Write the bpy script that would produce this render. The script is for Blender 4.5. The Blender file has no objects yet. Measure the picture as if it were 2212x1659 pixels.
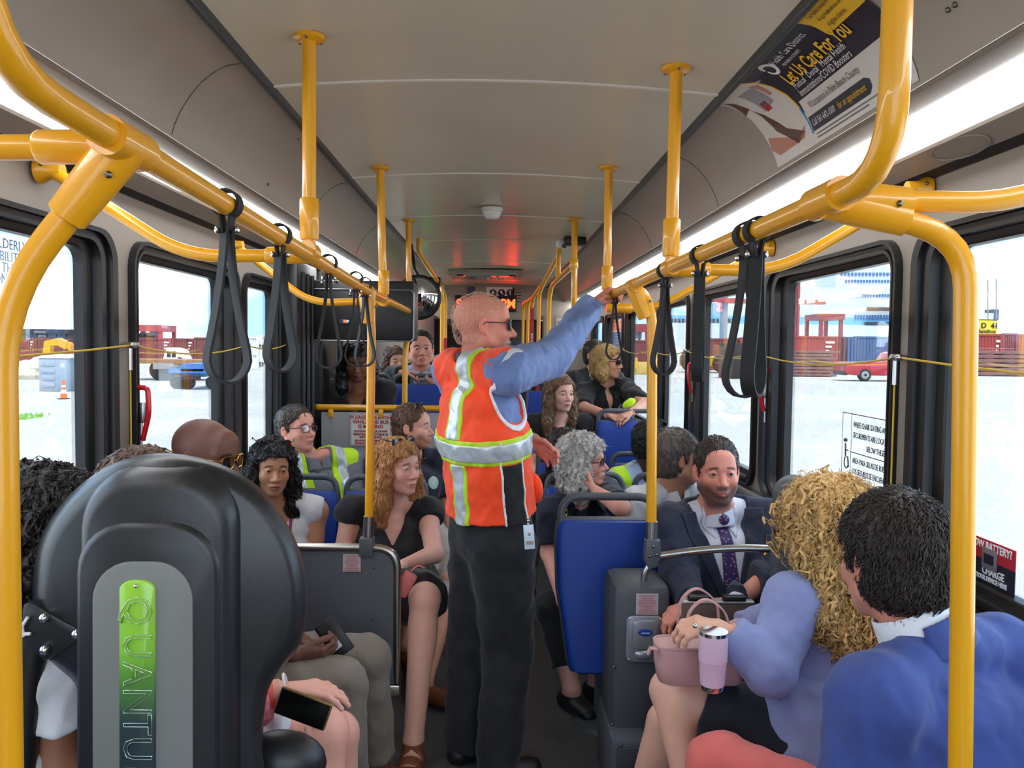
import bpy, bmesh, math, random
import numpy as np
from mathutils import Vector, Matrix
random.seed(7); np.random.seed(7)
SC = bpy.context.scene
COL = SC.collection
# ------------------------------------------------------------------ camera
IW, IH, FPX = 2212., 1659., 1750.
CAMP = np.array([0., 0., 1.6])
_th = .0122
_xc = (1068. - IW/2)/FPX; _yc = (IH/2 - 745.)/FPX
_a0 = _xc*math.cos(_th) - _yc*math.sin(_th); _b0 = _xc*math.sin(_th) + _yc*math.cos(_th)
_phi = -math.atan(_b0); _psi = -math.atan(_a0*math.cos(_phi))
CF = np.array([math.sin(_psi)*math.cos(_phi), math.cos(_psi)*math.cos(_phi), math.sin(_phi)])
_r0 = np.array([math.cos(_psi), -math.sin(_psi), 0.]); _u0 = np.cross(_r0, CF)
CR = _r0*math.cos(_th) + _u0*math.sin(_th); CU = _u0*math.cos(_th) - _r0*math.sin(_th)
cam_data = bpy.data.cameras.new('camera'); cam = bpy.data.objects.new('camera', cam_data); COL.objects.link(cam)
cam.matrix_world = Matrix(((CR[0], CU[0], -CF[0], 0), (CR[1], CU[1], -CF[1], 0), (CR[2], CU[2], -CF[2], 1.6), (0, 0, 0, 1)))
cam_data.sensor_width = 36.; cam_data.lens = 36.*FPX/IW; cam_data.clip_start = .02; cam_data.clip_end = 2000
SC.camera = cam
# ------------------------------------------------------------------ exposure
vs = SC.view_settings
vs.view_transform = 'Standard'; vs.look = 'None'; vs.gamma = 1; vs.use_curve_mapping = False
vs.exposure = 1.38
SC.cycles.use_denoising = True
SC.cycles.max_bounces = 8; SC.cycles.diffuse_bounces = 4; SC.cycles.glossy_bounces = 3; SC.cycles.transmission_bounces = 4; SC.cycles.transparent_max_bounces = 10
SC.cycles.caustics_reflective = False; SC.cycles.caustics_refractive = False
SC.cycles.sample_clamp_indirect = 6
# ------------------------------------------------------------------ sky: bright hazy blue with big soft clouds
W = bpy.data.worlds.new('sky'); SC.world = W; W.use_nodes = True
nt = W.node_tree; nt.nodes.clear()
def wn(t, **k):
    n = nt.nodes.new(t)
    for a, b in k.items(): setattr(n, a, b)
    return n
tc = wn('ShaderNodeTexCoord'); mp = wn('ShaderNodeMapping'); mp.inputs['Scale'].default_value = (1.1, 1.1, 3.2)
nz = wn('ShaderNodeTexNoise'); nz.inputs['Scale'].default_value = 2.1; nz.inputs['Detail'].default_value = 6; nz.inputs['Roughness'].default_value = .55
rp = wn('ShaderNodeValToRGB'); rp.color_ramp.elements[0].position = .43; rp.color_ramp.elements[1].position = .62
rp.color_ramp.elements[0].color = (.34, .62, .98, 1); rp.color_ramp.elements[1].color = (1, 1, 1, 1)
bg = wn('ShaderNodeBackground'); bg.inputs['Strength'].default_value = 2.1
wo = wn('ShaderNodeOutputWorld')
for a, b in ((tc.outputs['Generated'], mp.inputs['Vector']), (mp.outputs[0], nz.inputs['Vector']), (nz.outputs[0], rp.inputs[0]), (rp.outputs[0], bg.inputs[0]), (bg.outputs[0], wo.inputs[0])):
    nt.links.new(a, b)
sun_d = bpy.data.lights.new('sun', 'SUN'); sun_d.energy = 4.6; sun_d.angle = math.radians(4); sun_d.color = (1, .96, .9)
sun = bpy.data.objects.new('sun', sun_d); COL.objects.link(sun)
sun.rotation_euler = Vector((.12, -.45, 1)).to_track_quat('Z', 'Y').to_euler()
# ------------------------------------------------------------------ geometry helpers
def ray(px, py): return CF + (px - IW/2)/FPX*CR + (IH/2 - py)/FPX*CU
def U(px, py, Y): d = ray(px, py); return CAMP + d*(Y/d[1])
def UX(px, py, X): d = ray(px, py); return CAMP + d*(X/d[0])
def UZ(px, py, Z): d = ray(px, py); return CAMP + d*((Z - 1.6)/d[2])
def V3(*a): return np.array(a, float)
def lin(c):
    c = c/255.
    return c/12.92 if c <= .04045 else ((c + .055)/1.055)**2.4
def rgb(r, g, b): return (lin(r), lin(g), lin(b), 1.)

MATS = {}
def mat(name, col, rough=.6, metal=0., bump=0., bscale=60., var=0., vscale=6., stretch=None, coat=0., spec=.5, emit=None, estr=0., attr=False, sss=0., bdist=.002, sheen=0.):
    if name in MATS: return MATS[name]
    m = bpy.data.materials.new(name); m.use_nodes = True; MATS[name] = m
    t = m.node_tree; b = t.nodes['Principled BSDF']; L = t.links.new
    c = rgb(*col) if max(col) > 1.001 else (*col, 1.)
    b.inputs['Base Color'].default_value = c
    b.inputs['Roughness'].default_value = rough; b.inputs['Metallic'].default_value = metal
    b.inputs['Specular IOR Level'].default_value = spec
    b.inputs['Coat Weight'].default_value = coat
    if sheen: b.inputs['Sheen Weight'].default_value = sheen; b.inputs['Sheen Roughness'].default_value = .5
    if sss:
        b.inputs['Subsurface Weight'].default_value = sss; b.inputs['Subsurface Radius'].default_value = (1., .35, .2); b.inputs['Subsurface Scale'].default_value = .006
    if emit:
        b.inputs['Emission Color'].default_value = rgb(*emit); b.inputs['Emission Strength'].default_value = estr
    co = t.nodes.new('ShaderNodeTexCoord')
    src = co.outputs['Object']
    if stretch:
        mp = t.nodes.new('ShaderNodeMapping'); mp.inputs['Scale'].default_value = stretch; L(src, mp.inputs[0]); src = mp.outputs[0]
    colsrc = None
    if attr:
        at = t.nodes.new('ShaderNodeAttribute'); at.attribute_name = 'Col'; colsrc = at.outputs['Color']
    if var:
        n = t.nodes.new('ShaderNodeTexNoise'); n.inputs['Scale'].default_value = vscale; n.inputs['Detail'].default_value = 5; L(src, n.inputs['Vector'])
        mr = t.nodes.new('ShaderNodeMapRange'); mr.inputs['From Min'].default_value = .25; mr.inputs['From Max'].default_value = .75
        mr.inputs['To Min'].default_value = 1 - var; mr.inputs['To Max'].default_value = 1 + var; L(n.outputs[0], mr.inputs[0])
        mx = t.nodes.new('ShaderNodeVectorMath'); mx.operation = 'SCALE'
        if colsrc: L(colsrc, mx.inputs[0])
        else: mx.inputs[0].default_value = c[:3]
        L(mr.outputs[0], mx.inputs['Scale']); colsrc = mx.outputs[0]
    if colsrc: L(colsrc, b.inputs['Base Color'])
    if bump:
        n = t.nodes.new('ShaderNodeTexNoise'); n.inputs['Scale'].default_value = bscale; n.inputs['Detail'].default_value = 4; L(src, n.inputs['Vector'])
        bp = t.nodes.new('ShaderNodeBump'); bp.inputs['Strength'].default_value = bump; bp.inputs['Distance'].default_value = bdist
        L(n.outputs[0], bp.inputs['Height']); L(bp.outputs[0], b.inputs['Normal'])
    return m

def setp(o, label=None, cat=None, group=None, kind=None):
    for k, v in (('label', label), ('category', cat), ('group', group), ('kind', kind)):
        if v: o[k] = v
    return o
def empty(name, loc=(0, 0, 0), label=None, cat=None, group=None):
    o = bpy.data.objects.new(name, None); COL.objects.link(o); o.location = loc; o.empty_display_size = .1
    return setp(o, label, cat, group)
def attach(o, parent):
    if parent is not None:
        o.parent = parent
        if parent.type == 'EMPTY' and parent.parent is None: o.matrix_parent_inverse = Matrix.Translation(-Vector(parent.location))
    return o
def link_mesh(name, me, mats, parent=None, smooth=True):
    o = bpy.data.objects.new(name, me); COL.objects.link(o)
    for m in (mats if isinstance(mats, (list, tuple)) else [mats]): me.materials.append(m)
    if smooth: me.polygons.foreach_set('use_smooth', [True]*len(me.polygons))
    return attach(o, parent)

class MB:
    """collects shapes into one mesh"""
    def __init__(s): s.bm = bmesh.new(); s.mi = 0
    def _tag(s, faces):
        for f in faces: f.material_index = s.mi
    def box(s, c, d, bev=0., R=None, seg=2):
        r = bmesh.ops.create_cube(s.bm, size=1.)
        vs = r['verts']
        for v in vs: v.co = Vector((v.co.x*d[0], v.co.y*d[1], v.co.z*d[2]))
        if bev > 0:
            es = list({e for v in vs for e in v.link_edges})
            rb = bmesh.ops.bevel(s.bm, geom=es, offset=min(bev, .49*min(d)), segments=seg, affect='EDGES', profile=.5)
            vs = list({v for f in rb['faces'] for v in f.verts} | {v for v in vs if v.is_valid})
        M = Matrix.Translation(Vector(c)) @ (R.to_4x4() if R else Matrix())
        for v in vs: v.co = M @ v.co
        s._tag({f for v in vs for f in v.link_faces})
        return s
    def bx(s, lo, hi, bev=0.):
        return s.box([(a+b)/2 for a, b in zip(lo, hi)], [abs(b-a) for a, b in zip(lo, hi)], bev)
    def tube(s, pts, r, n=12, closed=False, caps=True):
        pts = [Vector(p) for p in pts]; N = len(pts)
        rr = r if isinstance(r, (list, tuple, np.ndarray)) else [r]*N
        up = None; rings = []
        for i in range(N):
            a = pts[(i-1) % N] if (i > 0 or closed) else pts[0]; b = pts[(i+1) % N] if (i < N-1 or closed) else pts[-1]
            t = (b - a)
            t = t.normalized() if t.length > 1e-9 else Vector((0, 0, 1))
            if up is None:
                up = Vector((0, 0, 1)) if abs(t.z) < .9 else Vector((1, 0, 0))
            x = (up - t*up.dot(t)).normalized(); y = t.cross(x); up = x
            rings.append([s.bm.verts.new(pts[i] + (x*math.cos(2*math.pi*k/n) + y*math.sin(2*math.pi*k/n))*rr[i]) for k in range(n)])
        fs = []
        for i in range(N if closed else N-1):
            A, B = rings[i], rings[(i+1) % N]
            for k in range(n): fs.append(s.bm.faces.new((A[k], A[(k+1) % n], B[(k+1) % n], B[k])))
        if caps and not closed:
            fs.append(s.bm.faces.new(rings[0][::-1])); fs.append(s.bm.faces.new(rings[-1]))
        s._tag(fs); return s
    def strip(s, pts, wdir, w, t, closed=False):
        """flat strap: pts path, wdir width direction per point or constant, thickness t"""
        pts = [Vector(p) for p in pts]; N = len(pts); rings = []
        for i in range(N):
            a = pts[(i-1) % N] if (i > 0 or closed) else pts[0]; b = pts[(i+1) % N] if (i < N-1 or closed) else pts[-1]
            tg = (b-a).normalized(); wd = Vector(wdir[i] if isinstance(wdir, list) else wdir).normalized(); nn = tg.cross(wd).normalized()
            rings.append([s.bm.verts.new(pts[i] + wd*sx*w/2 + nn*sy*t/2) for sx, sy in ((-1, -1), (1, -1), (1, 1), (-1, 1))])
        fs = []
        for i in range(N if closed else N-1):
            A, B = rings[i], rings[(i+1) % N]
            for k in range(4): fs.append(s.bm.faces.new((A[k], A[(k+1) % 4], B[(k+1) % 4], B[k])))
        if not closed: fs.append(s.bm.faces.new(rings[0][::-1])); fs.append(s.bm.faces.new(rings[-1]))
        s._tag(fs); return s
    def sph(s, c, r, n=16, R=None):
        rr = r if isinstance(r, (tuple, list)) else (r, r, r)
        q = bmesh.ops.create_uvsphere(s.bm, u_segments=n, v_segments=max(6, n//2), radius=1.)
        M = Matrix.Translation(Vector(c)) @ (R.to_4x4() if R else Matrix()) @ Matrix.Diagonal((*rr, 1))
        for v in q['verts']: v.co = M @ v.co
        s._tag({f for v in q['verts'] for f in v.link_faces}); return s
    def prism(s, poly, vec, bev=0., origin=None):
        """poly: list of 3-D points (planar), extruded by vec"""
        vs = [s.bm.verts.new(Vector(p)) for p in poly]
        f = s.bm.faces.new(vs)
        r = bmesh.ops.extrude_face_region(s.bm, geom=[f])
        nv = [g for g in r['geom'] if isinstance(g, bmesh.types.BMVert)]
        for v in nv: v.co += Vector(vec)
        allv = vs + nv; fs = {f for v in allv for f in v.link_faces}
        bmesh.ops.recalc_face_normals(s.bm, faces=list(fs))
        if bev > 0:
            es = [e for f in fs if f.is_valid and len(f.verts) > 4 for e in f.edges] or [e for f in fs for e in f.edges]
            rb = bmesh.ops.bevel(s.bm, geom=list(set(es)), offset=bev, segments=2, affect='EDGES', profile=.5)
            fs = {f for f in fs if f.is_valid} | set(rb['faces'])
        s._tag({f for f in fs if f.is_valid}); return s
    def loft(s, rings, closed=True, caps=True):
        R = [[s.bm.verts.new(Vector(p)) for p in r] for r in rings]; n = len(R[0]); fs = []
        for A, B in zip(R, R[1:]):
            for k in range(n if closed else n-1): fs.append(s.bm.faces.new((A[k], A[(k+1) % n], B[(k+1) % n], B[k])))
        if caps and closed: fs.append(s.bm.faces.new(R[0][::-1])); fs.append(s.bm.faces.new(R[-1]))
        s._tag(fs); return s
    def lathe(s, c, prof, n=24, axis='Z'):
        c = Vector(c); rings = []
        for r, h in prof:
            ring = []
            for k in range(n):
                a = 2*math.pi*k/n; x, y = max(r, 1e-4)*math.cos(a), max(r, 1e-4)*math.sin(a)
                ring.append(c + (Vector((x, y, h)) if axis == 'Z' else Vector((x, h, y)) if axis == 'Y' else Vector((h, x, y))))
            rings.append(ring)
        return s.loft(rings)
    def build(s, name, m, parent=None, smooth=True, angle=40):
        bmesh.ops.recalc_face_normals(s.bm, faces=s.bm.faces[:])
        me = bpy.data.meshes.new(name); s.bm.to_mesh(me); s.bm.free()
        o = link_mesh(name, me, m, parent, smooth)
        if smooth:
            try: me.set_sharp_from_angle(angle=math.radians(angle))
            except Exception: pass
        return o

def bend(pts, r=.08, n=6):
    """round the corners of a polyline"""
    P = [Vector(p) for p in pts]; out = [P[0]]
    for i in range(1, len(P)-1):
        a, b, c = P[i-1], P[i], P[i+1]
        d1 = (a-b); d2 = (c-b); q = min(r, d1.length*.48, d2.length*.48)
        p1 = b + d1.normalized()*q; p2 = b + d2.normalized()*q
        for k in range(n+1):
            t = k/n; out.append(p1*(1-t)**2 + b*2*t*(1-t) + p2*t*t)
    out.append(P[-1]); return out
def rrect(w, h, r, n=5):
    """rounded rectangle outline (2-D), counter-clockwise, centred"""
    out = []
    for cx, cy, a0 in ((w/2-r, h/2-r, 0), (-w/2+r, h/2-r, 90), (-w/2+r, -h/2+r, 180), (w/2-r, -h/2+r, 270)):
        for k in range(n+1):
            a = math.radians(a0 + 90*k/n); out.append((cx + r*math.cos(a), cy + r*math.sin(a)))
    return out
def text(name, body, size, M, m, parent=None, ext=.0006, align='CENTER', sx=1., bold=0., outline=0.):
    cu = bpy.data.curves.new(name, 'FONT'); cu.body = body; cu.size = size; cu.extrude = ext; cu.align_x = align; cu.align_y = 'CENTER'; cu.offset = bold; cu.resolution_u = 2
    if outline: cu.fill_mode = 'NONE'; cu.bevel_depth = outline; cu.bevel_resolution = 1; cu.extrude = 0
    tmp = bpy.data.objects.new(name, cu); COL.objects.link(tmp)
    dg = bpy.context.evaluated_depsgraph_get(); me = bpy.data.meshes.new_from_object(tmp.evaluated_get(dg))
    bpy.data.objects.remove(tmp); bpy.data.curves.remove(cu)
    me.transform(M @ Matrix.Diagonal((sx, 1, 1, 1))); me.name = name; me.materials.clear()
    return link_mesh(name, me, m, parent, smooth=False)
def frame3(o, x, y):
    """matrix with local x, y axes and z = x cross y"""
    x = Vector(x).normalized(); z = x.cross(Vector(y)).normalized(); y = z.cross(x)
    return Matrix(((x.x, y.x, z.x, o[0]), (x.y, y.y, z.y, o[1]), (x.z, y.z, z.z, o[2]), (0, 0, 0, 1)))
def copy_tree(o, parent=None):
    c = o.copy(); COL.objects.link(c)
    if parent is not None: c.parent = parent
    for ch in list(o.children): copy_tree(ch, c)
    return c

# ------------------------------------------------------------------ shared materials
YEL = mat('yellow powder coat', (236, 166, 14), .32, coat=.35, bump=.05, bscale=240)
BLK = mat('black rubber', (24, 24, 25), .5, bump=.1, bscale=90)
BLKP = mat('black plastic', (20, 21, 22), .42, bump=.08, bscale=300)
GREYP = mat('grey moulded plastic', (82, 86, 92), .5, bump=.1, bscale=260, var=.05)
STEEL = mat('brushed stainless', (178, 176, 170), .3, metal=1., bump=.06, bscale=120, stretch=(1, 1, .1))
CHROME = mat('chrome', (220, 220, 220), .1, metal=1.)
BLUE = mat('blue seat vinyl', (8, 62, 160), .5, bump=.12, bscale=420, var=.06)
LINER = mat('grey interior laminate', (158, 149, 138), .42, bump=.05, bscale=300, var=.03)
WHITE = mat('white plastic', (225, 224, 220), .5)
def glass_mat(name, tint, refl=.06, rough=0.):
    if name in MATS: return MATS[name]
    m = bpy.data.materials.new(name); m.use_nodes = True; MATS[name] = m; t = m.node_tree; t.nodes.clear()
    tr = t.nodes.new('ShaderNodeBsdfTransparent'); tr.inputs[0].default_value = (*tint, 1)
    gl = t.nodes.new('ShaderNodeBsdfGlossy'); gl.inputs['Roughness'].default_value = rough; gl.inputs[0].default_value = (1, 1, 1, 1)
    fr = t.nodes.new('ShaderNodeFresnel'); fr.inputs[0].default_value = 1.45
    ml = t.nodes.new('ShaderNodeMath'); ml.operation = 'MULTIPLY'; ml.inputs[1].default_value = refl/.04
    mx = t.nodes.new('ShaderNodeMixShader'); o = t.nodes.new('ShaderNodeOutputMaterial')
    t.links.new(fr.outputs[0], ml.inputs[0]); t.links.new(ml.outputs[0], mx.inputs[0]); t.links.new(tr.outputs[0], mx.inputs[1]); t.links.new(gl.outputs[0], mx.inputs[2]); t.links.new(mx.outputs[0], o.inputs[0])
    return m
GLASS = glass_mat('window glass', (.93, .95, .95), .03)
# ================================================================== the bus shell
def structure(o): o['kind'] = 'structure'; return o
Y0, Y1, RAISE, ZR = -1.7, 10.6, 5.2, .35
FLOORM = mat('charcoal floor vinyl', (86, 85, 86), .55, bump=.25, bscale=500, var=.22, vscale=180)
CEILM = mat('pale ceiling panel', (206, 197, 174), .3, bump=.03, bscale=200, var=.03, vscale=3)
SEAMM = mat('white seam strip', (226, 222, 210), .4)
GASK = mat('dark gasket', (52, 54, 52), .45)
LOWM = mat('grey lower wall laminate', (128, 126, 126), .5, bump=.08, bscale=300, var=.04)
BLACKW = mat('black rear panel', (18, 18, 19), .4)
b = MB(); b.bx((-1.26, Y0, -.12), (1.26, Y1, 0)); b.bx((-1.26, RAISE, 0), (.30, Y1, ZR)); b.bx((.30, 5.85, 0), (1.26, Y1, ZR)); b.bx((.30, 4.98, 0), (1.26, 5.85, .10)); b.bx((.66, 4.98, .10), (1.26, 5.85, .23)); b.bx((-1.26, 5.3, ZR), (-.32, 7.9, .44))
structure(b.build('floor', FLOORM, smooth=False))
b = MB(); b.bx((-.34, RAISE-.28, 0), (.3, RAISE, .175)); structure(b.build('trim_1', FLOORM, smooth=False))
# ceiling: slightly crowned centre panel
b = MB(); n = 12; xs = [-.665 + 1.33*i/n for i in range(n+1)]
zc = lambda x: 2.392 - .03*(x/.665)**2
prof = [(x, zc(x)) for x in xs]
b.loft([[(x, y, z) for x, z in prof] + [(x, y, 2.46) for x, z in prof[::-1]] for y in (Y0, Y1)])
structure(b.build('ceiling', CEILM))
for k, ys in enumerate((.95, 2.47, 3.79, 5.0, 6.15, 7.7, 9.2)):
    b = MB(); b.loft([[(x, ys - .011 + d, z - (.0035 if 0 < j < 3 else -.002)) for x, z in prof] for j, d in enumerate((0, .004, .018, .022))], closed=False)
    structure(b.build('trim_%d' % (k+2), SEAMM))
# coves, both sides
COVE = [(.700, 2.372), (.745, 2.366), (.785, 2.346), (.82, 2.318), (.85, 2.282), (.875, 2.243), (.893, 2.205), (.903, 2.172)]
COVE2 = COVE + [(.905, 2.166), (.915, 2.170), (.922, 2.166), (.930, 2.172), (.938, 2.168), (1.0, 2.165)]
def swept(name, prof, m, y0, y1, back=None, sgn=1, parent=None):
    b = MB(); back = back or [(prof[-1][0]+.02, prof[-1][1]+.06), (prof[0][0]+.01, prof[0][1]+.06)]
    b.loft([[(sgn*x, y, z) for x, z in prof + back] for y in (y0, y1)])
    return b.build(name, m, parent, angle=25)
for sgn, nm in ((-1, 'left'), (1, 'right')):
    structure(swept('wall_%s_cove' % nm, COVE2, LINER, Y0, Y1, [(1.02, 2.30), (.72, 2.44)], sgn))
    structure(swept('trim_%d' % (9 if sgn < 0 else 10), [(.655, 2.372), (.672, 2.352), (.684, 2.352), (.688, 2.366), (.693, 2.360), (.703, 2.362), (.706, 2.373)], GASK, Y0, Y1, None, sgn))
    # panel between light and side wall
    structure(swept('trim_%d' % (11 if sgn < 0 else 12), [(1.088, 2.117), (1.094, 2.108), (1.105, 2.106), (1.166, 2.083), (1.17, 2.09)], LINER, Y0, Y1, [(1.17, 2.13), (1.09, 2.14)], sgn))
    structure(swept('trim_%d' % (13 if sgn < 0 else 14), [(1.166, 2.089), (1.19, 2.070), (1.21, 2.07)], BLK, Y0, Y1, None, sgn))
    LIGHT = mat('light strip diffuser', (255, 255, 255), .5, emit=(250, 252, 255), estr=4.5)
    t = empty('ceiling_light_strip', (sgn*1.045, Y0, 2.16), 'long glowing white light strip under the %s cove' % ('windowless ad-free' if sgn < 0 else 'ad-carrying'), 'light')
    t['label'] = 'long glowing white light strip above the porta-potty side windows' if sgn < 0 else 'long glowing white light strip below the curved poster'
    b = MB(); b.loft([[(sgn*x, y, z) for x, z in [(1.0, 2.163), (1.045, 2.136), (1.088, 2.115), (1.09, 2.125), (1.0, 2.175)]] for y in (Y0+.02, Y1-.02)]); b.build('diffuser', LIGHT, t)
    b = MB(); b.bx((sgn*1.0, Y0+.02, 2.176), (sgn*1.09, Y1-.02, 2.2)); b.build('housing', WHITE, t)
# side walls with openings
ZT, ZB = 1.935, .955
WINL = [(.75, 2.57, 'A'), (2.685, 3.80, 'B'), (3.87, 4.52, 'C'), (5.74, 6.35, 'D'), (6.6, 7.9, 'E'), (8.1, 9.3, 'F')]
WINR = [(.55, 2.285, 'A'), (2.37, 3.56, 'B'), (3.65, 4.86, 'C'), (4.95, 5.92, 'D'), (6.15, 7.35, 'E'), (7.5, 8.7, 'F'), (8.85, 9.9, 'G')]
def side_wall(name, sgn, wins, extra=()):
    b = MB(); xa, xb = sgn*1.2, sgn*1.265
    b.mi = 1; b.bx((xa, Y0, -.35), (xb, Y1, ZB)); b.mi = 0; b.bx((xa, Y0, ZT), (xb, Y1, 2.5))
    ys = [Y0] + [v for w in sorted(wins) for v in (w[0]+.01, w[1]-.01)] + [Y1]
    for i in range(0, len(ys), 2): b.bx((xa, ys[i], ZB), (xb, ys[i+1], ZT))
    return structure(b.build(name, [LINER, LOWM], smooth=False))
side_wall('wall_left', -1, WINL + [(5.06, 5.2)]); side_wall('wall_right', 1, WINR)
for sgn, nm in ((-1, 'left'), (1, 'right')):   # sill ledge
    b = MB(); b.bx((sgn*1.165, Y0, .90), (sgn*1.2, 4.9, .945), .008); structure(b.build('baseboard_' + nm, LOWM))
PROFILE = [(0, 1.2), (.01, 1.176), (.22, 1.176), (.24, 1.19), (.44, 1.19), (.46, 1.18), (.62, 1.18), (.65, 1.205), (.9, 1.21), (.93, 1.203), (1., 1.206), (1.0, 1.235)]
FRAMEM = mat('black window rubber', (22, 22, 23), .38, bump=.06, bscale=150)
wcount = 0
def bus_window(sgn, y0, y1, far=.21, near=.06, top=.066, bot=.07):
    global wcount; wcount += 1
    t = empty('window_%d' % wcount, (sgn*1.2, (y0+y1)/2, ZB)); t['kind'] = 'structure'
    rings = []
    for a, x in PROFILE:
        ya, yb, za, zb = y0 + near*a, y1 - far*a, ZB + bot*a, ZT - top*a
        rings.append([(sgn*x, (ya+yb)/2 + u, (za+zb)/2 + v) for u, v in rrect(yb-ya, zb-za, .10 - .055*a, 6)])
    r0 = rings[0]; cy_, cz_ = (y0+y1)/2, (ZB+ZT)/2; hy, hz = (y1-y0)/2, (ZT-ZB)/2
    def sq(p):
        u, v = (p[1]-cy_)/hy, (p[2]-cz_)/hz; k = 1/max(abs(u), abs(v)); return (sgn*1.2, cy_ + u*k*hy, cz_ + v*k*hz)
    b = MB(); b.loft([[sq((0, cy_ + (p[1]-cy_), cz_ + (p[2]-cz_))) if False else (sgn*1.2005, cy_ + math.copysign(hy, p[1]-cy_) if abs(p[1]-cy_) > hy-.1 else p[1], cz_ + math.copysign(hz, p[2]-cz_) if abs(p[2]-cz_) > hz-.1 else p[2]) for p in r0], [(sgn*1.1995, p[1], p[2]) for p in r0]], caps=False); b.build('corner_infill', LINER, t, smooth=False)
    b = MB(); b.loft(rings, caps=False); b.build('window_frame', FRAMEM, t, angle=30)
    b = MB(); b.bx((sgn*1.228, y0+near*.8, ZB+bot*.8), (sgn*1.233, y1-far*.8, ZT-top*.8)); b.build('window_pane', GLASS, t, smooth=False)
    return t
for w in WINL: bus_window(-1, w[0], w[1], far=(.16 if w[2] == 'A' else .24 if w[2] == 'B' else .12))
for w in WINR: bus_window(1, w[0], w[1], far=(.16 if w[2] == 'A' else .24))
# black bulkhead door post with a narrow slit of glass
t = empty('door_1', (-1.2, 4.58, 0)); t['kind'] = 'structure'
b = MB(); b.bx((-1.199, 4.56, .9), (-1.10, 5.05, 2.06), .01); b.bx((-1.199, 5.21, .9), (-1.10, 5.68, 2.06), .01); b.bx((-1.199, 5.05, .9), (-1.15, 5.21, 1.12)); b.bx((-1.199, 5.05, 1.93), (-1.15, 5.21, 2.06))
for y in (4.66, 4.78, 4.90): b.tube([(-1.095, y, .95), (-1.095, y, 2.0)], .012, 8)
b.build('door_frame', FRAMEM, t)
b = MB(); b.bx((-1.18, 5.05, 1.1), (-1.175, 5.21, 1.95)); b.build('door_pane', GLASS, t, smooth=False)
# rear and front
b = MB(); b.bx((-1.26, Y1, 1.93), (1.26, Y1+.06, 2.5)); structure(b.build('wall_back', LINER, smooth=False))
b = MB(); b.bx((-1.26, Y1-.05, ZR), (.62, Y1+.04, 1.93), .02); b.bx((-.9, Y1-.4, ZR), (.5, Y1-.05, 1.45), .04)
structure(b.build('wall_back_lower', BLACKW))
b = MB(); b.bx((.62, Y1-.3, ZR), (1.2, Y1+.04, 1.99), .02); b.bx((-1.2, Y1-2.6, ZR), (-.78, Y1, 1.99), .02); structure(b.build('wall_back_bulkhead', LINER))
b = MB(); b.bx((-1.26, Y0-.06, -.35), (1.26, Y0, .75)); b.bx((-1.26, Y0-.06, 2.3), (1.26, Y0, 2.5)); b.bx((-1.26, Y0-.06, .75), (-1.1, Y0, 2.3)); b.bx((1.1, Y0-.06, .75), (1.26, Y0, 2.3)); b.bx((-.03, Y0-.06, .75), (.03, Y0, 2.3))
structure(b.build('wall_front', LINER, smooth=False))
b = MB(); b.bx((-1.33, Y0-.1, 2.49), (1.33, Y1+.1, 2.56)); structure(b.build('ceiling_roof_skin', WHITE, smooth=False))

# ================================================================== signs and small fittings on the shell
LEDM = mat('red led segments', (255, 70, 20), .5, emit=(255, 40, 12), estr=7.)
SIGNW = mat('white sign card', (232, 230, 228), .5)
REDINK = mat('red print', (176, 40, 44), .6); BLKINK = mat('black print', (22, 22, 26), .6); WHTINK = mat('white print', (235, 235, 235), .6); YELINK = mat('yellow print', (240, 190, 40), .6); NAVY = mat('navy print', (20, 24, 46), .45)
p = U(1049, 656, Y1-.01)
t = empty('led_sign', p, 'black LED clock sign with glowing red letters behind the standing man', 'sign')
b = MB(); b.box(p, (.80, .05, .21), .01); b.build('housing', BLKP, t)
def led(s, px, py):
    q = U(px, py, Y1-.04); text('led_letters', s, .165, frame3(q, (1, 0, 0), (0, 0, 1)), LEDM, t, sx=.92, bold=.003)
led('S', 991, 657); led('0 PM', 1088, 657)
p = U(1081, 632, Y1-.01)
t = empty('pictogram_card', p, 'white card with three round black pictograms above the LED sign', 'sign')
b = MB(); b.box(p, (.36, .008, .14)); b.build('card', SIGNW, t)
for k in range(3):
    b = MB(); q = U(1065 + 18.5*k, 633, Y1-.018); b.lathe(q, [(0, -.002), (.048, -.002), (.048, .002), (0, .002)], 24, 'Y'); o = b.build('pictogram_disc', BLKINK, t)
    b = MB(); b.box(q + V3(0, -.003, 0), (.055, .002, .012), R=Matrix.Rotation(.7*k, 3, 'Y')); b.sph(q + V3(0, -.003, .022), (.012, .002, .012), 10); b.build('pictogram', WHTINK, t)
p = U(1018, 628, Y1-.015)
b = MB(); b.box(p, (.10, .008, .11), .004); b.build('blue_notice', mat('slate blue card', (70, 80, 104), .5)); setp(bpy.data.objects['blue_notice'], 'small slate blue notice left of the round pictograms', 'sign')
p = U(1118, 640, Y1-.012); t = empty('notice_sheet', p, 'pale printed notice beside the LED sign near the yellow poles', 'sign')
b = MB(); b.box(p, (.13, .004, .26)); b.build('sheet', LINER, t)
text('print', 'PLEASE', .026, frame3(p + V3(0, -.004, .09), (1, 0, 0), (0, 0, 1)), BLKINK, t)
for k in range(1, 5): b = MB(); b.box(p + V3(0, -.003, .09 - .04*k), (.10 - .01*(k % 2), .001, .010)); b.build('print', BLKINK, t)
p = U(1243, 722, Y1-.31); t = empty('rules_notice', p, 'large pale rules notice on the rear bulkhead behind the raised sleeve', 'sign')
b = MB(); b.box(p, (.50, .006, .40)); b.build('sheet', mat('pale notice', (196, 192, 186), .55), t)
text('print', 'SP.', .06, frame3(p + V3(-.2, -.006, .14), (1, 0, 0), (0, 0, 1)), BLKINK, t)
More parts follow.
